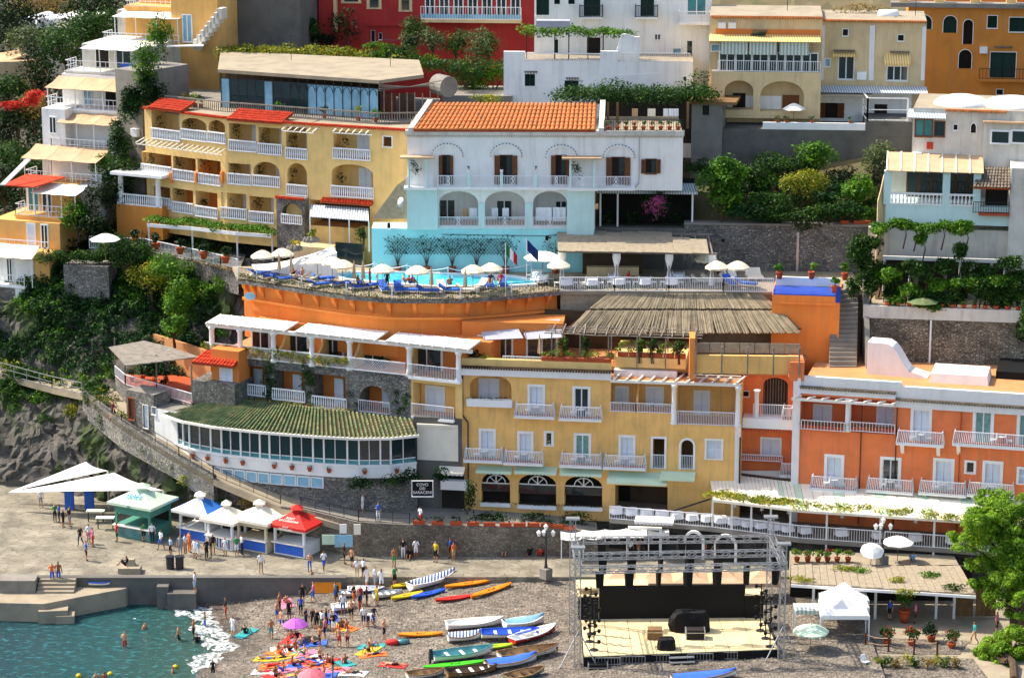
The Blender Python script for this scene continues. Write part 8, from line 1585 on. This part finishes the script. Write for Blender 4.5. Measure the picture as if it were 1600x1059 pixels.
pine('lower pine with shaded trunk at the picture edge',GZ(1590,1000,RZ),[(1590,920,184,1.8),(1560,935,184.5,1.2),(1600,890,184.5,2.2),(1595,960,184,1.2),(1535,920,185,1.2)],7000); pine('young pine in the bottom corner',GZ(1585,1062,RZ),[(1560,1010,180,1.4),(1590,1000,180,1.5),(1545,1020,180,1.0),(1590,1035,179,1.6),(1550,1035,179.5,1.0)],6500)
BT = Repeat(thing('bistro_table','x','table',(0,0,0))); b = MB(); b.lathe((0,0,.68),[(.3,0),(.3,.04)],10); b.build('top','white_paint',BT.p); b = MB(); b.bar((0,0,0),(0,0,.68),.03); b.lathe((0,0,0),[(.2,0),(.05,.05)],8); b.build('leg','metal',BT.p)
for i,(F,u0,u1,z,d) in enumerate(BAL[:14]):
    if u1 - u0 < 2: continue
    w = 'yellow wing' if F is YF else 'orange wing'; k = ORD[[j for j,q in enumerate(BAL) if q[0] is F].index(i)]; um = (u0 + u1) / 2; BT.at(F.p(um,z + .005,d + .4),0,'small white table on the %s balcony of the %s' % (k,w),'balcony tables')
    for s in (-1,1): CH_w.at(F.p(um + s * .6,z + .005,d + .42),s * 1.57,'white chair on the %s balcony of the %s, %s' % (k,w,'left' if s < 0 else 'right'),'balcony chairs')
# ================================================================ KIOSKS AND SAILS
def col(h):
    k = 'c_' + h
    if k not in M: mat(k,h,.7,.05,3)
    return k
def kiosk(x,y,w,h,roofs,wallc,lab,txt=None,tc='white_paint',front=None):
    w *= 1.15; h *= 1.1; a_ = .5; q = GZ(x,y,PZ); t = thing('kiosk',lab,'kiosk',q); S = Fr((q.x - w / 2 * math.cos(a_),q.y + w / 2 * math.sin(a_)),(q.x + w / 2 * math.cos(a_),q.y - w / 2 * math.sin(a_))); d = w * .85; b = MB()
    b.box(S,0,w,PZ,PZ + 1.05,-d,0); b.box(S,0,w,PZ + 2.0,PZ + h,-d,0); [b.box(S,u,u + .18,PZ + 1.05,PZ + 2.0,-.18 - k * (d - .2),-k * (d - .2)) for u in (0,w - .18) for k in (0,1)]; b.build('body',wallc,t)
    b = MB(); b.box(S,.1,w - .1,PZ + 1.05,PZ + 2.0,-d + .1,-d + .2); b.build('dark_interior','interior',t); b = MB(); b.box(S,-.1,w + .1,PZ + 1.0,PZ + 1.08,-.1,.3); b.build('counter','wood_w',t)
    b = MB(); b.box(S,.12,w - .12,PZ + .12,PZ + .92,.0,.03); b.build('front_panel',front or 'towel_b',t); e = .45; T = S.p(w / 2,PZ + h + .95,-d / 2); c = [S.p(-e,PZ + h,e),S.p(w + e,PZ + h,e),S.p(w + e,PZ + h,-d - e),S.p(-e,PZ + h,-d - e)]
    for k in range(4): b = MB(); p,r_ = c[k],c[(k + 1) % 4]; k0 = T + (p - T) * .18; k1 = T + (r_ - T) * .18; b.sheet([[p,r_],[p.lerp(k0,.5) - Z * .06,r_.lerp(k1,.5) - Z * .06],[k0,k1]]); b.poly([p - Z * .22,r_ - Z * .22,r_,p]); b.build('roof_panel',roofs[k % len(roofs)],t)
    b = MB(); b.rbox(T - Z * .2,(w * .22,w * .22,.3)); b.rbox(T + Z * .1,(w * .34,w * .34,.35),0,0,.05); b.build('roof_cap',roofs[0],t)
    if txt:
        for s,pz,dd,sz in ((txt,PZ + h - .13,e + .03,.2),(txt,PZ + h + (.4 if len(txt) > 3 else .5),-.15 if len(txt) > 3 else -.35,.8 if len(txt) < 4 else .36 if len(txt) < 8 else .3)): text(s,S.p(w / 2,pz,dd),sz,-a_,tc,t,tilt=90 if dd > .3 else 29)
    return t
kiosk(208,842,3.0,2.7,['canvas_mint'],col('#4f8f7c'),'green bar kiosk with pale pyramid roof','BAR',col('#2d8fb0'),'glass_teal'); kiosk(302,845,2.3,2.3,['canvas_w',col('#2f6fc0')],'white_paint','ticket kiosk with blue and white roof','TICKETS','white_paint')
kiosk(344,857,2.1,2.2,['canvas'],'white_paint','ticket kiosk with cream roof and striped valance',None,front='stripe_blue'); kiosk(394,861,2.4,2.4,['canvas','canvas',col('#d9a58a')],col('#e3d3b0'),'ticket kiosk with cream roof and red cap'); kiosk(452,868,2.5,2.3,[col('#c9281f'),col('#c9281f'),'canvas','canvas'],'white_paint','ticket kiosk with bright red roof nearest the wall','BOAT\nEXCURSIONS','canvas_w')
for i,(P,lab) in enumerate(((((14,768,215,3.2),(134,721,215.5,8.4),(168,735,213,7.2)),'rear white triangular sun sail over the plaza'),(((12,769,213,3.0),(178,738,213,6.9),(255,766,208,4.6)),'front white triangular sun sail over the plaza'))):
    t = thing('sun_sail',lab,'sail',PY(P[0][0],P[0][1],P[0][2])); v = [PY(*p[:3]) for p in P]; b = MB(); N = 10; rows = []; cc = sum(v,Vector()) / 3
    for a in range(N + 1):
        r_ = []
        for c in range(N + 1):
            s,u = a / N,c / N; p = v[0].lerp(v[1].lerp(v[2],u),s); g = min(s * (1 - u) * 2,s * u * 2,(1 - s) * 2) if 0 < s else 0; e = .22 * (math.sin(math.pi * s) * (1 - abs(2 * u - 1)) * -.2 + math.sin(math.pi * u) * s * .6 + math.sin(math.pi * s) * abs(2 * u - 1) * .5); r_.append(p.lerp(cc,max(0,e) * .7))
        rows.append(r_)
    b.sheet(rows); b.build('canvas','canvas_w',t,True)
    for p in v[1:]: b = MB(); b.bar(Vector((p.x,p.y,PZ)),p,.08,0,6); b.build('mast','metal',t)
for i,x in enumerate((109,140)): q = GZ(x,795,PZ); b = MB(); b.rbox(q,(.75,.4,2.3)); b.rbox(q + Vector((0,-.21,.5)),(.5,.03,1.2),0,0); b.build('information_totem','towel_b',None,label='tall blue information panel under the sail, %s' % ('left','right')[i],cat='panel')
for i,x in enumerate((266,281)): q = GZ(x,888,PZ); b = MB(); b.lathe(q,[(.3,0),(.33,.95),(.36,.96),(.36,1.05)],12); b.build('litter_bin','metal_d',None,label='dark round litter bin on the plaza, %s of the pair' % ('left','right')[i],cat='bin',group='litter bins')
q = GZ(203,893,PZ); b = MB(); b.rbox(q,(1.7,1.1,.45)); b.rbox(q + Vector((0,.3,.45)),(.8,.5,.5),0,0,.8); b.build('stone_bench','pave',None,label='stepped stone mooring block on the plaza',cat='bench')
for i,(x,y) in enumerate(((150,815),(165,826))): q = GZ(x,y,PZ); t = thing('bar_table','mint topped bar table beside the green kiosk, %s' % ('rear','front')[i],'table',q); b = MB(); b.rbox(q + Z * .95,(1.5,.7,.06)); b.build('top','canvas_mint',t); [(lambda bb: (bb.bar(q + Vector((s,0,0)),q + Vector((s,0,.95)),.04),bb.build('leg','metal_d',t)))(MB()) for s in (-.6,.6)]
for i,(x,y,w,h,m,lab) in enumerate(((514,838,1.0,.8,'canvas_mint','pale notice board at the left on the promenade wall'),(538,840,1.4,1.0,'glass_blue','blue map board on the promenade wall'),(537,821,.55,.75,'canvas_w','small white notice above the map board'),(559,822,.55,.85,'canvas','small cream notice above the map board'))): q = GZ(x,872,PZ); p = PY(x,y,201.2); b = MB(); b.rbox(Vector((p.x,p.y - .75,p.z - h / 2)),(w,.06,h)); b.build('notice_board',m,None,label=lab,cat='board')
# ================================================================ BOATS
def bpt(x,y):
    z = 1.0
    for _ in range(6): p = GZ(x,y,z); z = beach_z(p.x,p.y)
    return Vector((p.x,p.y,z))
def boat(x0,y0,x1,y1,w,h,hull,inner,lab,name='rowing_boat',cover=None,kay=False,cat='boat',motor=False):
    w *= .86; h *= .78; a,c = bpt(x0,y0),bpt(x1,y1); zz = max(a.z,c.z); L = (c - a).length; rz = math.atan2(c.y - a.y,c.x - a.x); m = (a + c) / 2; t = thing(name,lab,cat,m,rz=rz); N = 12; hw = w / 2; o = Vector((0,0,0))
    def half(s): return hw * (math.sin(math.pi * (.04 + .92 * s)) ** .7 if kay else min(1,.72 + .9 * s) * (1 - max(0,(s - .45) / .55) ** 2.2) + .02)
    b = MB(); rows = []; rim = []; deck = []
    for i in range(N + 1):
        s = i / N; k = half(s); x = (s - .5) * L; sh = h * (1 + .35 * (2 * s - 1) ** 2 * (1 if s > .5 else .3)); ke = .1 * h + (.5 * h * max(0,(s - .8) / .2) ** 2)
        rows.append([(x,-k,sh),(x,-k * .8,sh * .4 + ke * .5),(x,0,ke * .3),(x,k * .8,sh * .4 + ke * .5),(x,k,sh)]); rim.append((x,k,sh))
        deck.append([(x,-k * .93,sh + (0 if not kay else 0)),(x,-k * .5,(h * .35 if not (kay or cover) else sh + h * .3)),(x,0,(h * .3 if not (kay or cover) else sh + h * (.45 if not kay or not .4 < s < .62 else -.1))),(x,k * .5,(h * .35 if not (kay or cover) else sh + h * .3)),(x,k * .93,sh)])
    b.sheet(rows); b.poly(rows[0]); mw = Matrix.Translation(m) @ Matrix.Rotation(rz,4,'Z'); loc = lambda mb,nm,mt,sm=False: link(nm,mb.mesh(nm,mt,sm),t,mw); loc(b,'hull',hull,True); b = MB(); b.sheet(deck); loc(b,'cover' if cover else ('deck' if kay else 'floor'),cover or (hull if kay else inner),True)
    b = MB(); P = [Vector(r_[0]) for r_ in rows] + [Vector(r_[4]) for r_ in rows[::-1]]; [b.bar(p,q,.035) for p,q in zip(P,P[1:] + P[:1])]; loc(b,'gunwale',hull if kay else inner)
    if not kay and not cover:
        for s in (.25,.5,.72): b = MB(); k = half(s) * .9; b.rbox(((s - .5) * L,0,h * .7),(.22,2 * k,.05)); loc(b,'thwart','wood_w' if inner != 'wood' else 'wood_d')
    if kay: b = MB(); b.lathe((.02 * L,0,h * 1.0),[(.26,0),(.24,.06),(.18,.02)],10,0,1.5,.8); loc(b,'cockpit','black')
    if motor: b = MB(); b.rbox((-.53 * L,0,h * .5),(.3,.3,.75),0,0,.7); b.bar((-.53 * L,0,h * .5),(-.55 * L,0,0),.07); loc(b,'outboard_motor','metal_d')
Y_,O_,B_,R_c,G_ = col('#d8b81e'),col('#ee8a12'),col('#2456c4'),col('#cf2d26'),col('#46c81e')
for x0,y0,x1,y1,c,lab in ((612,939,660,928,Y_,'yellow kayak beside the blue one'),(644,937,695,924,B_,'blue and white kayak at the front of the row'),(681,942,738,933,R_c,'red kayak lying on the shingle'),(736,936,798,915,O_,'orange kayak pointing up the beach'),(696,921,767,909,O_,'long orange yellow kayak behind the red one'),(612,920,652,913,Y_,'yellow kayak half hidden behind a boat'),(623,996,691,992,O_,'flat orange canoe alone on the shingle'),(662,1047,758,1036,G_,'bright green kayak among the rowing boats'),(745,1016,800,1010,col('#a9c82a'),'lime coloured kayak behind the white boat')): boat(x0,y0,x1,y1,.72,.28,c,c,lab,'kayak',kay=True,cat='kayak')
for x0,y0,x1,y1,w,h,hu,inn,lab,kw in ((640,925,711,902,1.5,.7,'white_paint','wood_w','boat under a blue striped tarpaulin above the kayaks',dict(cover='stripe_blue')),(705,911,742,901,1.3,.45,'metal','metal_d','grey inflatable dinghy beside the slipway',{}),(658,906,708,898,1.2,.45,'white_paint',B_,'small boat with blue rim below the promenade',{}),(544,928,600,921,1.3,.4,B_,'white_paint','flat blue and white boat by the sea wall',{}),(528,934,562,928,1.2,.45,'canvas_w','metal','white inflatable boat with motor behind the crowd',dict(motor=True)),(584,936,628,928,1.2,.45,'canvas_w','metal','cream inflatable boat beside the yellow kayak',{}),(520,957,553,948,1.3,.5,'white_paint','wood_w','old pink white boat behind the standing bathers',{}),
    (698,985,786,975,1.6,.65,'white_paint','wood_w','white wooden rowing boat nearest the kayaks',{}),(700,1003,752,997,1.5,.6,'white_paint','wood','small boat under a black striped cover',dict(cover='stripe_blue')),(752,999,842,992,1.6,.65,'white_paint',B_,'white boat with blue inside beside the striped cover',{}),(788,985,850,973,1.6,.7,'white_paint','canvas_w','boat under a pale blue cover behind the others',dict(cover='glass_blue')),(800,1008,868,985,1.5,.6,R_c,'white_paint','red hulled boat beside the truss tower',{}),(676,1035,770,1022,1.7,.75,'white_paint','glass_teal','white boat with outboard motor at the front',dict(motor=True)),(780,1034,872,1018,1.7,.7,'wood_w','wood','white and varnished boat beside the truss tower',{}),(698,1060,776,1048,1.5,.6,'wood','wood_d','varnished brown rowing boat at the lower edge',{}),(760,1046,838,1032,1.7,.6,'white_paint','wood','boat under a bright blue cover near the stage',dict(cover='towel_b')),(636,1062,694,1052,1.3,.5,'white_paint','wood','small white boat at the lower picture edge',{}),(790,1066,850,1050,1.5,.5,'glass_teal','wood','teal boat in front of the stage corner',{}),(1050,1066,1150,1056,1.6,.5,'white_paint','wood','boat under blue tarpaulin in front of the stage',dict(cover='towel_b')),(140,914,180,912,1.1,.45,'white_paint',B_,'blue and white dinghy lying on the landing',{})): boat(x0,y0,x1,y1,w,h,hu,inn,lab,**kw)
o = [q for q in bpy.data.objects if q.get('label','').startswith('blue and white dinghy')][0]
if o:
    d = GZ(160,914,1.48) - o.matrix_basis.translation; o.matrix_basis = Matrix.Translation(d) @ o.matrix_basis
q = bpt(511,926); b = MB(); b.hexa([q + Vector(v) for v in ((-1.1,0,0),(1.1,0,0),(1.1,.15,0),(-1.1,.15,0),(-1.05,.5,1.0),(1.05,.5,1.0),(1.05,.65,1.0),(-1.05,.65,1.0))]); b.build('raft_board',O_,None,label='big orange raft leaning on the sea wall',cat='raft')
for x,y,c,lab in ((613,1006,R_c,'red holdall on the shingle'),(630,1005,'glass_teal','teal holdall on the shingle')): q = bpt(x,y); b = MB(); b.lathe(q,[(.3,0),(.38,.1),(.36,.28),(.2,.36)],10,0,1.3,.8); b.build('holdall',c,None,True,label=lab,cat='bag')
p = parasol_proto('purple_umbrella',col('#b85fc0'),.95,1.7,8,.08); p.matrix_basis = TR(bpt(462,999)); p['label'] = 'purple beach umbrella over sunbathers'; p = parasol_proto('pink_umbrella',col('#e0707a'),1.0,1.5,8,.08); p.matrix_basis = TR(bpt(487,1075)); p['label'] = 'pink beach umbrella at the lower picture edge'
# ================================================================ PEOPLE
def body(name,J,front=(0,-1,0)):
    """one continuous figure grown on a jointed skeleton; J moves joints of the standing pose"""
    S = {'pel': (0,0,.95),'bel': (0,-.01,1.1),'che': (0,-.01,1.3),'nec': (0,.01,1.46),'hea': (0,-.015,1.57),'top': (0,0,1.67),'nos': (0,-.1,1.56)}; r = {'pel': .125,'bel': .115,'che': .135,'nec': .05,'hea': .085,'top': .07,'nos': .018}
    E = [('pel','bel',2),('bel','che',2),('che','nec',0),('nec','hea',0),('hea','top',0),('hea','nos',0)]
    for s,k in ((-1,'l'),(1,'r')):
        for n,v,q in (('sho',(.17,.01,1.39),.06),('elb',(.24,.03,1.12),.042),('wri',(.26,-.04,.88),.03),('hip',(.09,0,.9),.095),('kne',(.1,-.02,.5),.06),('ank',(.1,.02,.09),.038),('toe',(.12,-.16,.04),.035)): S[k + n] = (v[0] * s,v[1],v[2]); r[k + n] = q
        E += [('che',k + 'sho',2),(k + 'sho',k + 'elb',3),(k + 'elb',k + 'wri',0),('pel',k + 'hip',4),(k + 'hip',k + 'kne',4),(k + 'kne',k + 'ank',5),(k + 'ank',k + 'toe',6)]
    S.update(J); 
    for k in 'lr':
        w,e = Vector(S[k + 'wri']),Vector(S[k + 'elb']); d = (w - e).normalized(); sd_ = d.cross(Vector(front)).normalized(); 
        if sd_.length < .1: sd_ = Vector((0,1,0))
        S[k + 'pal'] = w + d * .07; r[k + 'pal'] = .026; E.append((k + 'wri',k + 'pal',0))
        for i,(o,L) in enumerate(((-.03,.07),(-.012,.085),(.006,.08),(.024,.06))): S[k + 'f%d' % i] = w + d * (.07 + L) + sd_ * o + Vector(front) * .02; r[k + 'f%d' % i] = .008; E.append((k + 'pal',k + 'f%d' % i,0))
        S[k + 'th'] = w + d * .08 + sd_ * -.05; r[k + 'th'] = .009; E.append((k + 'wri',k + 'th',0))
    N = list(S); me = bpy.data.meshes.new(name); me.from_pydata([S[n] for n in N],[(N.index(a),N.index(c)) for a,c,_ in E],[]); ob = bpy.data.objects.new(name,me); COL.objects.link(ob); ob.modifiers.new('skin','SKIN').use_smooth_shade = True
    for i,n in enumerate(N): v = me.skin_vertices[0].data[i]; v.radius = (r[n],r[n] * (.8 if n in ('pel','bel','che') else 1)); v.use_root = n == 'pel'
    ss = ob.modifiers.new('sub','SUBSURF'); ss.levels = ss.render_levels = 1; bpy.context.view_layer.update(); res = bpy.data.meshes.new_from_object(ob.evaluated_get(bpy.context.evaluated_depsgraph_get())); bpy.data.objects.remove(ob); res.name = name
    cen = np.zeros(len(res.polygons) * 3); res.polygons.foreach_get('center',cen); cen = cen.reshape(-1,3); D = []
    for a,c,_ in E:
        A = np.array(S[a]); B_ = np.array(S[c]); u = B_ - A; t = np.clip(((cen - A) @ u) / (u @ u),0,1); rad = r[a] * (1 - t) + r[c] * t; D.append(np.linalg.norm(cen - A - t[:,None] * u,axis=1) / rad)
    reg = np.array([e[2] for e in E])[np.argmin(np.array(D),0)]; hc = np.array(S['hea']); up = np.array(S['top']) - np.array(S['nec']); up = up / np.linalg.norm(up); near = np.linalg.norm(cen - hc,axis=1) < .2; h = (cen - hc) @ up; f = (cen - hc) @ np.array(front,float)
    reg[near & ((h > .06) | ((f < .0) & (h > -.06)))] = 1; reg[near & (reg > 1) & (h > -.05)] = 0
    for i in range(7): res.materials.append(M['skin_d'])
    res.polygons.foreach_set('material_index',reg.astype(np.int32)); return res
sit = {'pel': (0,0,.13),'bel': (0,.06,.28),'che': (0,.1,.46),'nec': (0,.06,.62),'hea': (0,.03,.74),'top': (0,.04,.84),'nos': (0,-.06,.73),'lhip': (-.09,-.02,.12),'rhip': (.09,-.02,.12),'lkne': (-.13,-.38,.42),'rkne': (.13,-.36,.42),'lank': (-.12,-.6,.1),'rank': (.12,-.58,.1),'ltoe': (-.13,-.75,.06),'rtoe': (.13,-.73,.06),'lsho': (-.17,.1,.55),'rsho': (.17,.1,.55),'lelb': (-.26,-.1,.38),'relb': (.27,.12,.3),'lwri': (-.2,-.3,.42),'rwri': (.3,.22,.07)}
lie = {'pel': (0,0,.13),'bel': (0,.15,.13),'che': (0,.36,.14),'nec': (0,.52,.14),'hea': (0,.63,.17),'top': (0,.73,.19),'nos': (0,.62,.27),'lhip': (-.09,-.05,.12),'rhip': (.09,-.05,.12),'lkne': (-.12,-.43,.28),'rkne': (.13,-.46,.11),'lank': (-.11,-.75,.07),'rank': (.13,-.86,.07),'ltoe': (-.12,-.9,.06),'rtoe': (.14,-.92,.2),'lsho': (-.17,.45,.13),'rsho': (.17,.45,.13),'lelb': (-.33,.5,.08),'relb': (.27,.2,.08),'lwri': (-.22,.72,.08),'rwri': (.3,-.03,.07)}
POSE = {'S': body('stand',{}),'A': body('stand_arm_bent',{'lelb': (-.26,.02,1.14),'lwri': (-.14,-.18,1.22),'lkne': (-.11,-.06,.5),'rank': (.13,.04,.09)}),'W': body('walk',{'lkne': (-.1,-.18,.52),'lank': (-.1,-.2,.1),'ltoe': (-.11,-.38,.06),'rkne': (.1,.04,.5),'rank': (.1,.3,.13),'rtoe': (.11,.16,.04),'lwri': (-.26,.14,.9),'rwri': (.26,-.2,.93),'relb': (.24,-.04,1.13)}),
    'B': body('bend',{'bel': (0,-.1,1.05),'che': (0,-.3,1.1),'nec': (0,-.46,1.08),'hea': (0,-.57,1.04),'top': (0,-.66,1.02),'nos': (0,-.6,.94),'lsho': (-.17,-.38,1.06),'rsho': (.17,-.38,1.06),'lelb': (-.2,-.45,.8),'relb': (.2,-.45,.8),'lwri': (-.16,-.5,.56),'rwri': (.16,-.5,.56)}),'T': body('sitting',sit),'L': body('lying',lie,(0,0,1))}
PZT = {'S': 'standing','A': 'gesturing','W': 'walking','B': 'bending down','T': 'sitting','L': 'lying'}
CN = {'w': ('#eceef0','white'),'b': ('#2f5fc0','blue'),'n': ('#1c2746','navy'),'k': ('#141416','black'),'r': ('#c03028','red'),'o': ('#e8702a','orange'),'y': ('#d8b62c','yellow'),'g': ('#2f8a4a','green'),'p': ('#d87a98','pink'),'t': ('#2f9a98','teal'),'c': ('#b59c74','khaki'),'e': ('#8a8e94','grey'),'l': ('#9cc0e0','pale blue'),'m': ('#6a1f26','maroon')}
SK = [col(c) for c in ('#c08a66','#a8704c','#8f5c3e','#d09c78')]; HA = [col(c) for c in ('#1d1512','#3a2618','#6a4a28','#b08a52')]
AREA = {'P': ('on the plaza',PZ),'K': ('near the kiosks',PZ),'B': ('on the shingle beach',None),'W': ('in the shallow water',-.45),'D': ('deep in the water',-1.15),'H': ('on the shaded promenade',PZ),'Q': ('by the pool',DZ),'T': ('on the hotel street',4.75),'R': ('on the paved promenade',RZ),'U': ('above the board roof',4.2),'X': ('on the winding path',10.4),'E': ('on the plaza steps',1.75),'V': ('by the sea wall',1.3),'O': ('on the mooring block',3.15)}
PP = '''P64,793Swe P86,815Sgk P93,816Abn P99,824Skk P109,823Ske P126,852Wkn P139,849Swp P145,854Spr P135,876Sbk E82,912Aob E92,911S-b K183,846Srk K225,846Sgk K238,848Swn K252,858Wwb K267,868Alk K282,868See K296,863Soo K290,866Swc K305,872Sww K310,874Wlw K323,874Skk K333,866Sky K352,868Sww K370,868Sgw K378,867Awn K330,872Skc O197,884Tkk V305,925Awl W318,940Sew B330,936Wpp B353,967Skr B364,995Aww B383,990Tkk W320,978Acb W303,990A-k W279,1000W-k W195,1010A-r W308,1003Tkk W333,1052Skk D226,990S-k D150,1066S-b D163,1066S-k D270,1058S-k
H408,896Swc H484,893A-b H506,891Wwb H538,881Skk H550,886S-k H558,903Swc H568,902Swk H616,886S-g B617,916Agk H630,872Skw H640,872Tkk H650,872Sww H681,878Ayk H691,867Srk H704,872Sbk H709,876Soc H790,867T-k H797,867Tkk H828,868Tkk H845,869Trk T567,803Sww T591,814Abw T657,820Swr B487,920S-k B473,942Skk B490,942Wpb B524,938Aeb B437,958S-k B447,942T-k B433,969S-b B452,969Skk B424,998A-t B553,944Ako B563,946Srb B573,946Skk B589,946Ayy B573,918Sww B586,918Swl B596,921Aww B478,980Ann B489,980Skk B495,985Skk B503,985Swg B510,983Skk B514,983Wwk B522,990Akw B533,980T-k B541,982T-n B549,969S-k B568,979Swn B575,980Bwn B584,978Wnb B530,1011A-r B543,1011S-m B520,1059Ske
B455,998T-r B465,999Tkp B490,1007T-k B451,1017T-k B462,1014T-r B446,1027L-k B428,1040Lrr B431,1057T-k B442,1048T-b B489,1030L-k B500,1028T-k B539,1037T-p B576,1017T-k B583,1023L-n B614,1039L-k B484,1048L-p B505,1055T-k B444,1012L-n B580,1010T-b B418,1030L-b B436,1020T-o B470,1035L-k B475,1022T-g B458,1040T-k B415,1050L-r B448,1060L-p B465,1058T-n B495,1040L-b B512,1036T-k B525,1046L-o B470,1008T-b B552,1052L-k B500,1010S-k B508,998Apn B440,985W-b B562,958Skr B536,960Swb B518,968T-k B600,1000S-n B470,962Sbk
R1522,1006Wtc R1470,890Twp R1484,890Tww U1427,877Tlk R1268,872Sww R1557,990Spk R1390,968Sbk R1430,974Spk H1068,864Sww H1076,864Swl H1100,870Ato H985,872Swk H1000,872Soc H1115,872Skk X177,655Wmk Q578,450Sr- Q590,449Sww Q605,452Skk Q632,450T-p Q645,451Tp- Q703,454T-k Q767,449Tk- Q782,449Tr- Q640,452T-b Q458,437T-k Q472,440T-b Q1120,437T-k Q983,446Trk Q560,452T-n'''
seen = {}
rows_ = []
import re
for a,x,y,p,tp,bt in re.findall(r'([A-Z])(\d+),(\d+)([A-Z])(.)(.)',PP):
    x,y = float(x),float(y); nm = lambda c: CN[c][1] if c != '-' else None
    ot = (nm(tp) + ' top' if nm(tp) else 'bare-chested') ; ob_ = nm(bt) + ' bottoms' if nm(bt) else 'swimwear'
    lab = ('person in %s, %s, %s %s' % (ot,ob_,PZT[p],AREA[a][0])) if nm(tp) else 'bare-backed person in %s %s %s' % (ob_.replace('bottoms','swimwear'),PZT[p],AREA[a][0])
    rows_.append((lab,x,y,a,p,tp,bt)); seen.setdefault(lab,[]).append(x)
for i,(lab,x,y,a,p,tp,bt) in enumerate(rows_):
    if len(seen[lab]) > 1: lab += ', %s from left' % ORD[sorted(seen[lab]).index(x)]
    z = AREA[a][1]
    if z is None: loc = bpt(x,y)
    elif a in 'WD': q = GZ(x,y - (0 if p != 'S' or a == 'W' else 8),0); loc = Vector((q.x,q.y,z if p != 'T' else -.1))
    else: loc = GZ(x,y,z)
    if a == 'Q' and p == 'T': loc.z += .42
    rz = random.uniform(0,6.28) if p != 'L' else random.choice((1.3,1.7,-1.5,1.1)); o = link('person',POSE[p],None,TR(loc,rz,random.uniform(.93,1.07)),lab,'person','people on the seafront')
    sk = SK[(i * 7) % 4]; ha = HA[(i * 5 + i // 3) % 4]; T = col(CN[tp][0]) if tp != '-' else sk; Bm = col(CN[bt][0]) if bt != '-' else sk; long_ = i % 4 == 1 and a in 'PKHT'
    for s,m in enumerate((sk,ha,T,T,Bm,Bm if long_ else sk,col('#3a3330') if a in 'PKHTRX' else sk)): o.material_slots[s].link = 'OBJECT'; o.material_slots[s].material = M[m]
    if a in 'PKH' and i % 4 == 0 and p in 'SAW':
        b = MB(); c = Vector((0,.17,1.06)); b.lathe((c.x,c.y,c.z),[(.1,0),(.15,.08),(.15,.28),(.08,.38)],8,0,1,.6); link('backpack',b.mesh('backpack','black'),o)
    if i % 6 == 2 and p in 'SAW': b = MB(); b.lathe((0,-.005,1.62),[(.2,0),(.11,.02),(.1,.1),(.03,.12)],12); link('sun_hat',b.mesh('sun_hat','canvas'),o)
    if a == 'B' and p in 'TL':
        nmc = 'orpbwty'[i % 7]; e = bpt(x,y); b = MB(); ca,sa = math.cos(rz),math.sin(rz); rows2 = [[(lambda X,Y: (X,Y,beach_z(X,Y) + .05))(e.x + u * ca - v * sa,e.y + u * sa + v * ca) for u in (-.5,-.17,.17,.5)] for v in (-1,-.5,0,.5,1)]; b.sheet(rows2,0,.02); b.build('beach_towel',col(CN[nmc][0]),None,label='%s beach towel under the %s' % (CN[nmc][1],lab.replace(' on the shingle beach','').replace('person in ','person wearing ').replace('bare-backed person wearing','bather in')),cat='towel',group='beach towels')
for i,(x,y) in enumerate(((123,1056),(172,1053),(274,1042))): q = GZ(x,y,.02); b = MB(); b.lathe(q,[(.05,-.1),(.2,0),(.2,.12),(.05,.22)],10); b.build('mooring_buoy',Y_,None,True,label='small yellow buoy floating off the beach, %s from the left' % ORD[i],cat='buoy',group='yellow buoys')
